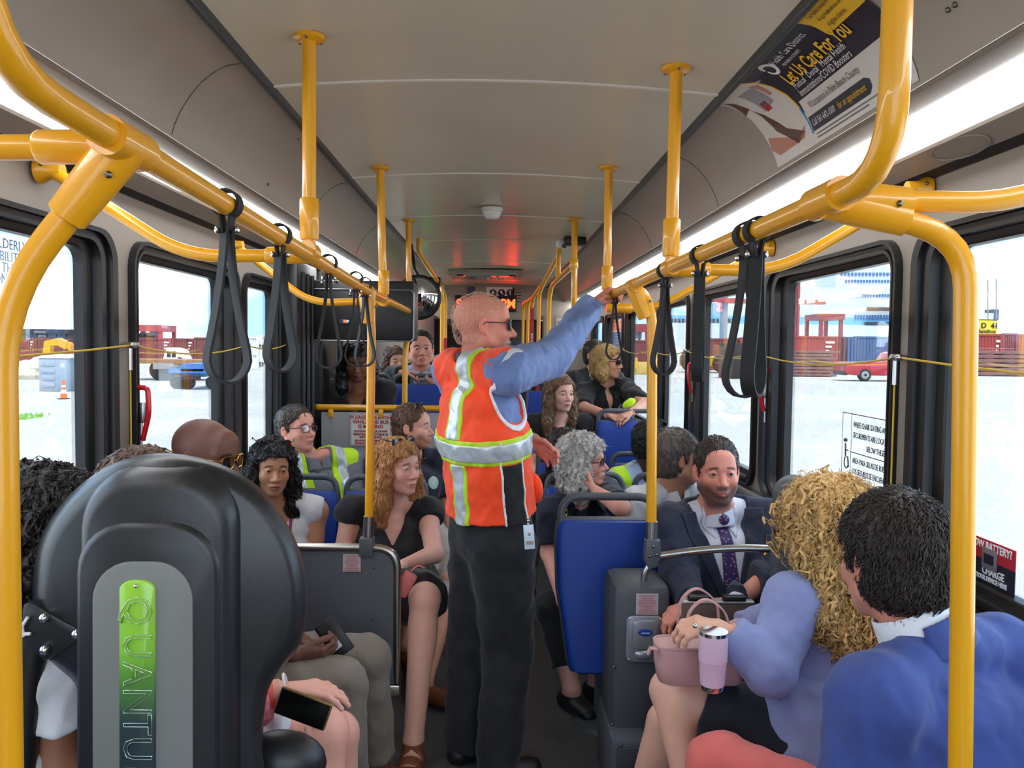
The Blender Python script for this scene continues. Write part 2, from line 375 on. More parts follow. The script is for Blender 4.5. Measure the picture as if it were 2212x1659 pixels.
for k in range(6):
    b = MB(); b.box(p + V3(.01, -.004, .07 - .04*k), (.44 - .05*(k % 3), .002, .011)); b.build('print', mat('grey print', (120, 116, 114), .6), t)
# roof hatch panel that mirrors the sign
p = UZ(1051, 591, 2.38); t = empty('roof_hatch', p, 'pale framed roof hatch panel in the ceiling near the LED sign', 'hatch')
b = MB(); b.box(p + V3(0, 0, -.012), (.78, 1.0, .03), .01); b.build('frame', LINER, t)
b = MB(); b.box(p + V3(0, 0, -.03), (.66, .8, .01), .004); b.build('panel', mat('glossy hatch panel', (190, 184, 176), .12), t)
for sx in (-1, 1):
    b = MB(); b.box(p + V3(sx*.28, -.2, -.038), (.07, .16, .012), .004); b.build('latch', BLKP, t)
# smoke detector
p = UZ(1063, 449, 2.385); t = empty('smoke_detector', p, 'round white smoke detector on the ceiling', 'smoke detector')
b = MB(); b.lathe(p, [(0, 0), (.062, 0), (.062, -.012), (.056, -.02), (.05, -.022)], 32); b.build('base', WHITE, t)
b = MB(); b.lathe(p, [(.05, -.02), (.052, -.028), (.04, -.055), (.03, -.062), (.0, -.064)], 32); b.build('cover', WHITE, t)
# security camera on the right of the ceiling
p = UZ(1226, 512, 2.37); t = empty('security_camera', p, 'small black and white security camera under the ceiling edge', 'camera')
b = MB(); b.box(p + V3(.05, 0, -.03), (.16, .10, .06), .012); b.build('housing', BLKP, t)
b = MB(); b.sph(p + V3(-.05, -.02, -.05), .035, 16); b.build('mount', WHITE, t)
b = MB(); b.tube([p + V3(-.03, -.06, -.07), p + V3(-.03, -.1, -.075)], .016, 10); b.build('lens', BLKP, t)
# cove screws and seams
SCREW = mat('screw steel', (120, 116, 110), .35, metal=1.)
def cove_pt(s, y, sgn, off=0.):
    """s in 0..1 along the cove profile"""
    P = np.array(COVE); d = np.r_[0, np.cumsum(np.hypot(*np.diff(P, axis=0).T))]; L = d[-1]
    x = np.interp(s*L, d, P[:, 0]); z = np.interp(s*L, d, P[:, 1]); i = min(np.searchsorted(d, s*L, 'right')-1, len(P)-2)
    tx, tz = P[i+1]-P[i]; l = math.hypot(tx, tz); nx, nz_ = -abs(tz)/l, -abs(tx)/l
    return V3(sgn*(x + nx*off), y, z + nz_*off)
def cover_screw(px, py, sgn, s):
    X = abs(cove_pt(s, 0, 1)[0]); q = UX(px, py, sgn*X); q = cove_pt(s, q[1], sgn, .001)
    b = MB(); b.sph(q, .006, 10); o = b.build('cove_screw', SCREW); return setp(o, None, 'screw', 'screws in the curved cove panels')
for i, (px, py, sgn, s, lab) in enumerate(((645, 325, -1, .15, 'small screw in the cove left of the first ceiling pole'), (579, 411, -1, .85, 'small screw near the lower lip of the porta-potty side cove'),
        (2046, 102, 1, .7, 'upper left of two screws beside the curved poster'), (2061, 93, 1, .7, 'right of two screws beside the curved poster'))):
    cover_screw(px, py, sgn, s)['label'] = lab
for k, (sgn, y) in enumerate(((-1, 3.95), (-1, 5.3), (1, 3.3), (1, 4.7), (-1, 2.3), (1, .9))):
    b = MB(); b.tube([cove_pt(s, y, sgn, .0) for s in np.linspace(0, 1, 12)], .0018, 5); structure(b.build('trim_%d' % (20+k), GASK))
# speaker outline in the panel below the right light
q = V3(1.13, 1.98, 2.094); b = MB(); b.tube([q + V3(.034*math.cos(a), .11*math.sin(a), -.0145*math.cos(a)) for a in np.linspace(0, 2*math.pi, 40, endpoint=False)], .002, 6, closed=True)
setp(b.build('speaker_ring', LINER), 'faint oval speaker ring in the panel below the light strip', 'speaker')

# curved poster on the right cove
PY0, PY1 = 2.60, 1.74
def poster_pt(u, v, off):   # u 0..1 along the bus (far -> near), v 0..1 from the lip up to the gasket
    return cove_pt(.985 - .97*v, PY0 + (PY1-PY0)*u, 1, off)
t = empty('curved_poster', poster_pt(0, 0, .001), 'curved navy and white health care advert in the cove reading Let Us Care For You', 'poster')
PW, PH = .86, .30
def patch(name, poly, m, off, nu=18):
    """flat polygon in poster metres (x along, y up) finely cut and wrapped onto the cove"""
    bm = bmesh.new(); vs = [bm.verts.new((x, y, 0)) for x, y in poly]; bm.faces.new(vs)
    for k in range(1, nu):
        for co, no in (((PW*k/nu, 0, 0), (1, 0, 0)), ((0, PH*k/nu, 0), (0, 1, 0))):
            bmesh.ops.bisect_plane(bm, geom=bm.verts[:] + bm.edges[:] + bm.faces[:], plane_co=co, plane_no=no)
    for v in bm.verts: v.co = Vector(poster_pt(v.co.x/PW, v.co.y/PH, off))
    me = bpy.data.meshes.new(name); bm.to_mesh(me); bm.free(); return link_mesh(name, me, m, t)
def ptext(body, size, x, y, m, off=.0055, align='LEFT', sx=.8, bold=0.0):
    o = text('print', body, size, Matrix.Translation((x, y, 0)), m, t, ext=0, align=align, sx=sx, bold=bold)
    for v in o.data.vertices: v.co = Vector(poster_pt((x + (v.co.x-x))/PW, v.co.y/PH, off))
    return o
patch('card', [(0, 0), (PW, 0), (PW, PH), (0, PH)], mat('poster white', (214, 210, 206), .35), .002)
arc = [(.0 + .30*math.cos(a)**.9 if math.cos(a) > 0 else 0, .03 + .27*math.sin(a)) for a in np.linspace(0, math.pi/2, 14)]
ring = [(.315 - .10*(k/13)**2.2, .03 + .27*k/13) for k in range(14)]
patch('navy_field', ring[3:] + [(PW, PH), (PW, .13), (.32, .13)][0:3] + [(.318, .10)], NAVY, .0024)
patch('navy_band', [(.318, .035), (.66, .035), (.68, .05), (.68, .068), (.66, .078), (.318, .078)], NAVY, .0025)
patch('gold_arc', ring + [(x-.008, y) for x, y in ring[::-1]], YELINK, .0028)
patch('blue_arc', [(x, y) for x, y in ring[:5]] + [(x-.008, y) for x, y in ring[:5][::-1]], mat('cyan print', (20, 140, 200), .5), .003)
patch('yellow_tag', [(.66, PH), (.66, .225), (.672, .212), (PW-.01, .212), (PW-.01, PH)], YELINK, .0028)
for (poly, c, nm) in (([(.02, .30), (.0, .20), (.05, .21), (.17, .09), (.27, .05), (.20, .03), (.10, .10)], (92, 62, 54), 'brown_sleeve'), ([(.10, .27), (.20, .26), (.21, .18), (.12, .17)], (150, 150, 158), 'grey_shape'), ([(.13, .2), (.17, .2), (.17, .165), (.13, .165)], (176, 34, 40), 'red_shape'), ([(.19, .27), (.235, .25), (.24, .2), (.22, .2), (.21, .24)], (188, 130, 112), 'hand_shape'), ([(.0, .06), (.02, .1), (.20, .05), (.28, .065), (.25, .035), (.05, .03)], (196, 140, 120), 'hand_shape')):
    patch(nm, poly, mat('poster ' + nm, c, .5), .0027)
ptext('Health Care District', .036, .40, .265, WHTINK, sx=.72); ptext('PALM BEACH COUNTY', .014, .42, .238, WHTINK)
b = None
patch('emblem', [(.365 + .03*math.cos(a), .26 + .032*math.sin(a)) for a in np.linspace(0, 2*math.pi, 20, endpoint=False)], WHTINK, .003)
patch('emblem', [(.362 + .018*math.cos(a), .258 + .02*math.sin(a)) for a in np.linspace(0, 2*math.pi, 16, endpoint=False)], NAVY, .0033)
ptext('Let Us Care For You', .062, .355, .200, YELINK, sx=.72, bold=.0012)
ptext('Medical   Dental   Mental Health', .030, .36, .170, WHTINK, sx=.8); ptext('Immunizations/COVID Boosters', .030, .36, .145, WHTINK, sx=.8)
ptext('10 Locations in Palm Beach County', .027, .36, .103, BLKINK, sx=.78)
ptext('Call 561-642-1000', .027, .335, .056, WHTINK, sx=.72); ptext('for an appointment', .027, .50, .056, YELINK, sx=.74)
for k, s in enumerate(('Se habla espanol', 'Aqui hablamos creole', 'eligible clients')): ptext(s, .02, .70, .285 - .026*k, BLKINK)
for k in range(2): patch('fine_print', [(.33, .022 - .01*k), (.74 - .1*k, .022 - .01*k), (.74 - .1*k, .026 - .01*k), (.33, .026 - .01*k)], mat('grey print', (120, 116, 114), .6), .003)
# ================================================================== yellow handrails
RR = .0185
def rail(name, label, cat, pts, r=RR, rad=.09, group=None, loc=None):
    t = empty(name, loc if loc is not None else pts[0], label, cat, group)
    b = MB(); b.tube(bend(pts, rad), r, 18); b.build('tube', YEL, t); return t
def sleeve(t, a, c, r=.025, name='clamp'):
    a, c = Vector(a), Vector(c); d = (c-a).normalized(); b = MB()
    b.tube([a, a + d*.004, c - d*.004, c], [r*.92, r, r, r*.92], 18); o = b.build(name, YEL, t); return o
def flange(t, p, name='flange'):
    b = MB(); b.lathe(p, [(0, -.012), (.024, -.012), (.040, -.006), (.040, .004), (0, .004)], 24); b.build(name, YEL, t)
    for k in range(3): a = 2.1*k + .5; b = MB(); b.sph(Vector(p) + Vector((.031*math.cos(a), .031*math.sin(a), -.008)), .005, 8); b.build('screw', SCREW, t)
LX, RX = -.48, .495
LZ = lambda y: 1.853 - .012*(y - 1.) if y < 1.2 else 1.85 - .0165*(y-1.2)
lr = rail('overhead_rail', 'long yellow overhead rail on the porta-potty side carrying black straps', 'handrail',
          [(LX, .765, 2.38), (LX, .765, 1.862), (LX, 1.2, 1.85), (LX, 3.1, 1.795), (-.53, 5.10, 1.80)], rad=.13, loc=(LX, 1, 1.85))
rr_ = rail('overhead_rail', 'long yellow overhead rail gripped by the standing man', 'handrail',
           [(RX, 1.016, 2.40), (RX, 1.016, 1.822), (RX, 2.3, 1.825), (.485, 4.97, 1.805), (.48, 4.97, 2.38)], rad=.11, loc=(RX, 1, 1.82))
flange(rr_, (.48, 4.97, 2.37)); sleeve(rr_, (.48, 4.97, 2.13), (.48, 4.97, 2.07), .026)
CEILZ = lambda x: zc(x)
def drop(px, py, joint, label):
    p = UZ(px, py, 2.376); p[2] = CEILZ(p[0]) - .004; j = np.array(joint)
    t = rail('ceiling_stanchion', label, 'pole', [p, (j[0], j[1], j[2])], r=.0175, group='yellow poles between ceiling and overhead rails', loc=tuple(p))
    flange(t, p); sleeve(t, j + V3(0, 0, .03), j + V3(0, 0, .135), .0245)
    b = MB(); b.tube([j + V3(0, -.035, 0), j + V3(0, .035, 0)], .0245, 18); b.build('clamp', YEL, t); return t
drop(668, 78, (LX, 2.115, 1.835), 'nearest yellow ceiling pole above the strap rail, beside the window side cove')
drop(1461, 145, (RX, 2.29, 1.825), 'nearest yellow ceiling pole above the rail, beside the poster cove')
drop(821, 360, (-.495, 3.63, 1.788), 'second yellow ceiling pole, in front of the black cabinet')
drop(1315, 360, (.49, 3.555, 1.815), 'second yellow ceiling pole, above the standing man hand')
t = drop(882, 473, (-.535, 5.115, 1.80), 'yellow pole from the ceiling down to the partition rail')
b = MB(); b.tube(bend([(-.535, 5.115, 1.80), (-.535, 5.10, 1.70), (-.555, 5.06, 1.55), (-.555, 5.06, 1.21)], .1), .0175, 16); b.build('lower_tube', YEL, t)
sleeve(t, (-.535, 5.112, 1.84), (-.536, 5.09, 1.66), .026)
# near floor stanchions
def joint_block(t, c, d1, d2=None):
    c = Vector(c); b = MB(); b.tube([c + Vector((0, -.05, 0)), c + Vector((0, .05, 0))], [.0255, .0255], 20)
    for d in (d1, d2):
        if d is not None:
            d = Vector(d).normalized(); b.tube([c, c + d*.05, c + d*.12, c + d*.122], [.030, .029, .0255, .022], 18)
    b.build('clamp', YEL, t)
    b = MB()
    for k in (-1, 1): b.sph(c + Vector((.012, -.015 + .02*k*0, 0)) + Vector(d1).normalized()*.065 + Vector((.02, .012*k, .006)), .005, 8)
    b.build('screws', SCREW, t)
c = (LX, 1.07, 1.853); k1 = U(2, 645, 1.07)
t = rail('floor_stanchion', 'big yellow stanchion beside the black wheelchair backrest', 'pole', [c, tuple(k1), (k1[0]-.004, 1.07, 0)], r=.0185, rad=.10, loc=(k1[0], 1.07, 0))
joint_block(t, c, Vector(k1) - Vector(c))
c = (RX, 1.21, 1.823); k2 = U(2088, 520, 1.21); k2[0] += .0
t2 = rail('floor_stanchion', 'big yellow stanchion in front of the man in the blue suit', 'pole', [c, tuple(U(1880, 455, 1.21)), tuple(k2), (k2[0]+.048, 1.21, 0)], r=.0175, rad=.13, loc=(k2[0], 1.21, 0))
joint_block(t2, c, Vector(U(1880, 455, 1.21)) - Vector(c), Vector((1, 0, -.05)))
# cross braces from the side walls
def brace(pts, label, wall=True, rad=.1, r=.0165):
    t = rail('cross_brace', label, 'handrail', pts, r=r, rad=rad, group='yellow cross braces to the side walls')
    if wall:
        p = Vector(pts[-1]); s = 1 if p.x > 0 else -1; b = MB()
        b.tube([p + Vector((s*.03, 0, 0)), p + Vector((s*.022, 0, 0)), p, p - Vector((s*.03, 0, 0))], [.036, .036, .022, .021], 18); b.build('flange', YEL, t)
        b = MB(); b.sph(p + Vector((s*.012, -.026, .01)), .006, 8); b.build('screw', SCREW, t)
    q = Vector(pts[0]); d = (Vector(pts[1]) - q).normalized(); sleeve(t, q, q + d*.11, .022); return t
brace([(LX, 1.07, 1.85), (-.66, 1.07, 1.845), (-.78, 1.07, 1.845), (-1.17, 1.07, 2.02)], 'yellow cross brace at the near end of the strap rail')
brace([(LX, 2.115, 1.825), (-.80, 2.115, 1.818), (-1.16, 2.16, 2.04)], 'bent yellow cross brace above the second porta-potty side window')
brace([(-.495, 3.63, 1.79), (-.82, 3.63, 1.775), (-1.16, 3.68, 2.03)], 'yellow cross brace passing in front of the black cabinet', r=.0155)
brace([(-.535, 5.10, 1.83), (-.93, 5.05, 1.832), (-1.15, 4.98, 1.77)], 'small yellow brace ending at the door post', r=.0155)
brace([(RX, 1.21, 1.823), (.80, 1.22, 1.823), (1.17, 1.22, 2.03)], 'yellow cross brace running outward above the red-battery-sticker window')
brace([(RX, 2.29, 1.82), (.80, 2.29, 1.818), (1.165, 2.24, 2.045)], 'yellow cross brace behind the doubled straps')
brace([(.49, 3.555, 1.77), (.64, 3.555, 1.765), (.74, 3.555, 1.785), (1.165, 3.5, 2.03)], 'yellow cross brace behind the pole with the bent top', r=.0155)
# stanchions standing on barriers
MIDL = U(800, 646, 3.10); FOOTL = U(794, 1150, 3.10)
t = rail('floor_stanchion', 'slim yellow stanchion rising from the grey modesty panel', 'pole', [(-.485, 3.10, 1.797), tuple(U(803, 700, 3.10)), tuple(U(797, 1120, 3.10))], r=.0165, loc=tuple(FOOTL))
joint_block(t, (-.485, 3.10, 1.797), (.05, 0, -1))
b = MB(); b.tube([U(797, 1115, 3.10), U(795, 1165, 3.10)], .0205, 20); b.build('steel_sleeve', STEEL, t)
b = MB(); b.box(U(793, 1180, 3.10), (.056, .05, .075), .008); b.build('bracket', GREYP, t)
t = rail('floor_stanchion', 'slim yellow stanchion with bent top beside the empty blue seat', 'pole', [(.49, 2.87, 1.815), tuple(U(1395, 640, 2.87)), tuple(U(1409, 690, 2.87)), tuple(U(1407, 1132, 2.87))], r=.0185, rad=.06, loc=tuple(U(1405, 1265, 2.87)))
joint_block(t, (.49, 2.87, 1.815), (.35, 0, -.9))
b = MB(); b.tube([U(1408, 1126, 2.87), U(1407, 1168, 2.87)], .0215, 20); b.build('steel_sleeve', STEEL, t)
q = U(1408, 1195, 2.86); b = MB(); b.prism([(q[0] + x, q[1] - .022, q[2] + z) for x, z in ((-.026, .05), (.026, .05), (.03, 0), (.016, -.045), (-.012, -.055), (-.03, -.02))], (0, .044, 0), .006); b.build('bracket', GREYP, t)
b = MB()
for dx, dz in ((.0, .03), (-.012, -.005), (.012, .0)): b.sph(q + V3(dx, -.024, dz), .0065, 10)
b.build('screws', SCREW, t)
b = MB(); b.tube(bend([q + V3(-.005, 0, -.04), U(1392, 1238, 2.86), U(1391, 1268, 2.86)], .03), .012, 14); b.lathe(U(1390, 1264, 2.86), [(0, 0), (.034, 0), (.034, .006), (.02, .01), (0, .01)], 20); b.build('steel_foot', STEEL, t)
b = MB(); b.tube(bend([q + V3(.02, 0, -.01), U(1500, 1190, 2.83), U(1590, 1183, 2.80), U(1690, 1186, 2.75)], .15), .014, 14); b.build('grab_bar', STEEL, t)
# rear rails and poles above the raised floor
def rear(pts, label, sticker=None, r=.0185):
    t = rail('rear_handrail', label, 'pole', pts, r=r, rad=.12, group='yellow poles in the rear of the bus', loc=(pts[-1][0], pts[-1][1], ZR))
    return t
def sticker(t, x, y, z0, z1, word='STOP'):
    b = MB(); b.bx((x-.019, y-.0215, z0), (x+.019, y-.0195, z1)); b.build('red_sticker', REDINK, t)
    n = int((z1-z0)/.05)
    text('print', 'STAND BEHIND LINE AT ALL TIMES'[:max(4, n)], .034, frame3((x, y-.023, (z0+z1)/2), (0, 0, 1), (-1, 0, 0)), WHTINK, t, sx=.9)
t = rear([(-.56, 5.97, 2.375), (-.56, 5.97, 2.27), (-.53, 7.75, 2.17), (-.485, 8.0, 2.08), (-.485, 8.0, ZR)], 'yellow rear rail bending down from the ceiling beside the convex mirror'); sticker(t, -.485, 8.0, .95, 1.66)
b = MB(); b.bx((-.62, 7.5, 2.13), (-.50, 7.62, 2.22), .02); b.build('sensor_box', BLKP, t)
b = MB(); b.sph((-.60, 7.48, 2.06), .02, 10); b.build('green_light', mat('green led', (30, 220, 80), .4, emit=(20, 255, 90), estr=4), t)
t = rear([(-.50, 7.70, 2.16), (-.50, 7.72, 1.3), (-.50, 7.72, ZR)], 'yellow rear pole with grey lower sleeve beside the suited passenger'); b = MB(); b.tube([(-.50, 7.72, 1.32), (-.50, 7.72, .9)], .026, 14); b.build('grey_sleeve', GREYP, t)
rear([(.48, 4.97, 2.10), (.47, 6.7, 2.10), (.465, 6.95, 2.02), (.465, 6.95, ZR)], 'thick yellow rear pole behind the raised sleeve of the standing man')
t = rear([(.46, 5.93, 2.37), (.46, 5.93, 2.26), (.44, 7.55, 2.16), (.42, 7.75, 2.08), (.42, 7.75, ZR)], 'yellow rear pole with a red sticker low down'); sticker(t, .42, 7.75, 1.15, 1.63)
rear([(.46, 5.93, 2.28), (.465, 6.0, 2.09)], 'short yellow drop tube between two rear rails')
t = rear([(.43, 7.6, 2.16), (.41, 8.5, 2.12), (.40, 8.7, 2.06), (.40, 8.7, ZR)], 'yellow rear pole with a long red lettered sticker'); sticker(t, .40, 8.7, 1.15, 2.02)
rear([(.40, 8.6, 2.11), (.385, 9.2, 2.11), (.38, 9.3, 2.04), (.38, 9.3, ZR)], 'slim yellow rear pole just before the sticker pole')
rear([(.38, 9.2, 2.11), (.355, 9.9, 2.11), (.35, 10., 2.04), (.35, 10., ZR)], 'slimmest and farthest yellow rear pole')

# ================================================================== hanging straps (origin on the rail axis)
STRAPM = mat('black webbing', (22, 22, 24), .75, bump=.3, bscale=600)
def make_strap():
    t = empty('hanging_strap', (0, 0, 0), 'x', 'strap', 'black hanging straps on the overhead rails')
    b = MB(); n = 20
    b.strip([(.0225*math.sin(a), 0, .0225*math.cos(a)) for a in np.linspace(-2.75, 2.75, n)] + [(.004, 0, -.05)], (0, 1, 0), .028, .004)
    b.strip([(-.0225*math.sin(2.75), 0, .0225*math.cos(2.75)), (-.004, 0, -.05)], (0, 1, 0), .028, .004); b.build('collar', STRAPM, t)
    for s in (-1, 1): b = MB(); b.sph((s*.016, 0, -.044), (.006, .007, .007), 10); b.build('rivet', CHROME, t)
    pts = []
    for k in range(33):
        a = k/32; 
        if a < .36: u = a/.36; pts.append((-.005 - .032*u**1.6, 0, -.045 - .215*u))
        elif a > .64: u = (1-a)/.36; pts.append((.005 + .032*u**1.6, 0, -.045 - .215*u))
        else: th = math.pi*(a-.36)/.28; pts.append((-.037*math.cos(th), 0, -.26 - .045*math.sin(th)))
    b = MB(); b.strip(pts, (0, 1, 0), .026, .0045); b.build('loop', STRAPM, t); return t
st0 = make_strap(); used = False
STR = [(490, -1, 0, 1.05, 'black strap nearest the big clamp on the strap rail', 1.47, .75), (602, -1, 0, 1.0, 'black strap just before the nearest ceiling pole', 1.83, .9),
       (708, -1, 0, 1.0, 'black strap in front of the left half of the cabinet', 2.36, 0), (775, -1, 0, 1.0, 'black strap over the woman looking down', 2.82, .1), (803, -1, 0, 1.0, 'black strap touching the slim stanchion', 3.02, .5),
       (1612, 1, 0, 1.05, 'black strap of the close pair, farther one', 1.60, .15), (1640, 1, 0, 1.03, 'black strap of the close pair, nearer one', 1.535, .95), (1512, 1, 0, 1.0, 'black strap hanging edge-on before the rusty timber stack', 1.96, 1.25), (1442, 1, 0, 1.0, 'black strap beside the bent-top stanchion', 2.36, .35), (1316, 1, 0, .9, 'thin black strap above the woman in sunglasses', 3.35, .1)]
for px, s, _, sc, lab, y, rz in STR:
    o = copy_tree(st0) if used else st0; used = True
    o.location = ((LX if y < 3.1 else -.49) if s < 0 else RX, y, LZ(y) if s < 0 else 1.823 - (.004 if y > 2.5 else 0)); o.rotation_euler = (0, 0, rz); o.scale = (sc, sc, sc); o['label'] = lab
# straps at an angle still need a collar round the rail: keep the turn small at the collar by twisting only the loop
for o in [o for o in COL.objects if o.name.startswith('hanging_strap')]:
    rz = o.rotation_euler.z; o.rotation_euler.z = 0
    for ch in o.children:
        if ch.name.startswith('loop'): ch.rotation_euler.z = rz

# ================================================================== pull cords and brackets along the windows
CORDM = mat('yellow pull cord', (200, 168, 40), .5)
def cord_run(sgn, ys, z, label, vert):
    t = empty('pull_cord', (sgn*1.17, ys[0], z), label, 'pull cord'); x = sgn*1.165
    pts = []
    for a, c in zip(ys, ys[1:]):
        for k in range(9):
            u = k/8; pts.append((x, a + (c-a)*u, z - .035*4*u*(1-u)*min(1, (c-a)/1.2)))
    b = MB(); b.tube(pts, .0032, 6); b.build('cord', CORDM, t)
    for y in ys[1:-1]: b = MB(); b.box((x, y, z), (.02, .03, .02), .004); b.tube([(x + sgn*.03, y, z), (x, y, z)], .008, 8); b.sph((x - sgn*.005, y - .02, z), .009, 8); b.sph((x - sgn*.005, y + .02, z), .009, 8); b.build('bracket', STEEL, t)
    for y in vert:
        b = MB(); b.tube([(x, y, z - .01), (x, y, z - .08)], .007, 8); b.build('tension_spring', STEEL, t)
        b = MB(); b.tube([(x, y, z - .08), (x, y, 1.0)], .003, 6); b.build('drop_cord', CORDM, t)
cord_run(-1, [.2, 2.64, 3.84, 4.55], 1.585, 'yellow pull cord across the porta-potty side windows', (2.62,))
cord_run(1, [.1, 2.32, 3.60, 4.90, 6.0, 7.4, 8.8], 1.578, 'yellow pull cord across the red pickup side windows', (2.33,))
REDH = mat('red release handle', (206, 16, 40), .25, coat=.4)
def release(sgn, y, z, label):
    t = empty('release_handle', (sgn*1.17, y, z), label, 'handle', 'red emergency window release handles'); x = sgn*1.172
    b = MB(); b.tube(bend([(x + sgn*.004, y, z + .085), (x - sgn*.03, y - .005, z + .085), (x - sgn*.034, y - .005, z), (x - sgn*.01, y, z - .09)], .03), .0085, 10); b.build('grip', REDH, t)
    b = MB(); b.box((x, y + .02, z + .0), (.02, .025, .07), .005); b.tube([(x, y + .015, z - .03), (x, y + .01, z - .14)], .005, 8); b.build('latch', STEEL, t)
release(1, 3.455, 1.42, 'red release handle on the window behind the pickup view'); release(1, 4.74, 1.42, 'red release handle beyond the edge-on strap'); release(1, 5.80, 1.42, 'red release handle just past the bent-top stanchion')
release(-1, 2.70, 1.36, 'red release handle on the window post behind the wheelchair backrest')

# ================================================================== seats (origin: floor under the backrest centre, facing -Y)
def make_seat():
    t = empty('bus_seat', (0, 0, 0), 'x', 'seat', 'blue bus seats')
    def outl(z): # half width of the backrest at height z
        return np.interp(z, [.40, .52, .66, .84, .87], [.165, .188, .205, .205, .196])
    zs = [.40, .41, .46, .52, .60, .70, .80, .855, .868]
    rings = []
    for z in zs:
        w = outl(z); y = (z-.45)*.13; th = .03 if z > .41 else .02
        if z > .86 or z < .405: th = .018
        rings.append([(w*math.copysign(abs(math.cos(a))**.35, math.cos(a)), y + th*math.copysign(abs(math.sin(a))**.5, math.sin(a)), z) for a in np.linspace(0, 2*math.pi, 32, endpoint=False)])
    b = MB(); b.loft(rings); b.build('backrest', BLUE, t)
    rings = [[((p[0]*1.045), p[1] + .022, p[2] + (.006 if p[2] > .8 else 0)) for p in r] for r in rings]
    b = MB(); b.loft(rings); b.build('back_shell', GREYP, t)
    b = MB(); b.tube(bend([(-.197, .052, .80), (-.192, .066, .935), (.192, .066, .935), (.197, .052, .80)], .075, 8), .0155, 14); b.build('grab_handle', GREYP, t)
    rings = []
    for y in (-.43, -.42, -.38, -.2, -.02, .0):
        w = .195 if y > -.4 else .18; h = .035 if -.425 < y < -.01 else .02
        rings.append([(w*math.copysign(abs(math.cos(a))**.35, math.cos(a)), y, .415 + h*math.copysign(abs(math.sin(a))**.5, math.sin(a))) for a in np.linspace(0, 2*math.pi, 32, endpoint=False)])
    b = MB(); b.loft(rings); b.build('cushion', BLUE, t)
    b = MB(); b.box((0, -.2, .36), (.36, .36, .04), .015); b.box((0, -.12, .30), (.05, .22, .1), .01); b.tube([(0, -.12, .30), (0, -.12, .01)], .035, 14); b.lathe((0, -.12, .0), [(0, 0), (.12, 0), (.11, .02), (.04, .03), (0, .03)], 20); b.build('pedestal', GREYP, t)
    return t
def make_flip_seat():
    t = empty('flip_up_seat', (0, 0, 0), 'tall empty blue flip-up seat beside the bent-top stanchion', 'seat')
    zs = [.285, .295, .33, .42, .52, .62, .80, .868, .885, .89]; ws = [.128, .15, .165, .178, .192, .208, .214, .208, .195, .18]
    rings = []
    for z, w in zip(zs, ws):
        th = .028 if .29 < z < .886 else .016; y = (z-.45)*.12
        rings.append([(w*math.copysign(abs(math.cos(a))**.3, math.cos(a)), y + th*math.copysign(abs(math.sin(a))**.5, math.sin(a)), z) for a in np.linspace(0, 2*math.pi, 40, endpoint=False)])
    b = MB(); b.loft(rings); b.build('backrest', BLUE, t)
    b = MB(); b.loft([[(p[0]*1.04, p[1] + .02, p[2] + (.008 if p[2] > .8 else -.006)) for p in r] for r in rings]); b.build('back_shell', GREYP, t)
    b = MB(); b.tube(bend([(-.20, .05, .80), (-.192, .066, .985), (.192, .066, .985), (.20, .05, .80)], .08, 8), .0165, 14); b.build('grab_handle', GREYP, t)
    b = MB(); b.box((0, .12, .30), (.30, .10, .06), .015); b.tube([(0, .14, .30), (0, .14, .01)], .035, 14); b.lathe((0, .14, 0), [(0, 0), (.12, 0), (.11, .02), (.04, .03), (0, .03)], 20); b.build('pedestal', GREYP, t)
    return t
fs = make_flip_seat(); fs.location = (.475, 3.22, 0)
seat0 = make_seat(); sused = False
SEATS = [(.93, 3.22, 0, 'blue bus seat under the bearded man in the navy suit'), (.475, 4.10, 0, 'blue bus seat under the grey-haired woman'), (.93, 4.10, 0, 'blue bus seat under the man in the white polo'),
         (.475, 4.92, 0, 'blue bus seat of the dark-haired woman behind the grey-haired one'), (.93, 4.92, 0, 'blue bus seat under the man in the yellow vest by the stanchion'),
         (.90, 5.38, .23, 'bright empty blue seat held by the woman in the black polo'), (.46, 5.66, .10, 'blue seat behind the woman with red earrings'), (.93, 6.50, ZR, 'blue seat of the woman in the black polo'), (.48, 6.6, ZR, 'dark blue aisle seat beside the black polo woman'), (.93, 7.3, ZR, 'blue seat of the man behind the black polo woman'),
         (-.97, 3.95, 0, 'blue bus seat behind the woman in the white top'), (-.53, 3.95, 0, 'blue bus seat under the woman in the black dress'), (-.98, 4.80, 0, 'blue bus seat under the man with glasses and yellow vest'), (-.53, 4.80, 0, 'blue bus seat of the bearded young man'),
         (-.93, 5.75, .44, 'blue seat of the woman looking down behind the partition'), (-.53, 5.75, .44, 'blue seat top just behind the yellow partition rail'), (-.53, 6.25, .44, 'blue seat of the dark-suited man in the rear'), (-.95, 7.12, .44, 'blue rear seat of the brown-haired woman by the window')]
for x, y, z, lab in SEATS:
    o = copy_tree(seat0) if sused else seat0; sused = True; o.location = (x, y, z); o['label'] = lab
# longitudinal benches by the front windows
def bench(sgn, y0, y1, label):
    t = empty('side_bench', (sgn*.9, (y0+y1)/2, 0), label, 'bench')
    b = MB(); b.bx((sgn*.78, y0, .38), (sgn*1.17, y1, .46), .025); b.build('cushion', BLUE, t)
    b = MB(); b.bx((sgn*1.10, y0, .46), (sgn*1.18, y1, .90), .03); b.build('backrest', BLUE, t)
    b = MB(); b.bx((sgn*.85, y0+.02, .0), (sgn*1.17, y1-.02, .38), .01); b.build('base', GREYP, t)
bench(-1, 1.15, 2.95, 'blue side bench behind the wheelchair backrest'); bench(1, .95, 2.55, 'blue side bench under the two suited passengers')
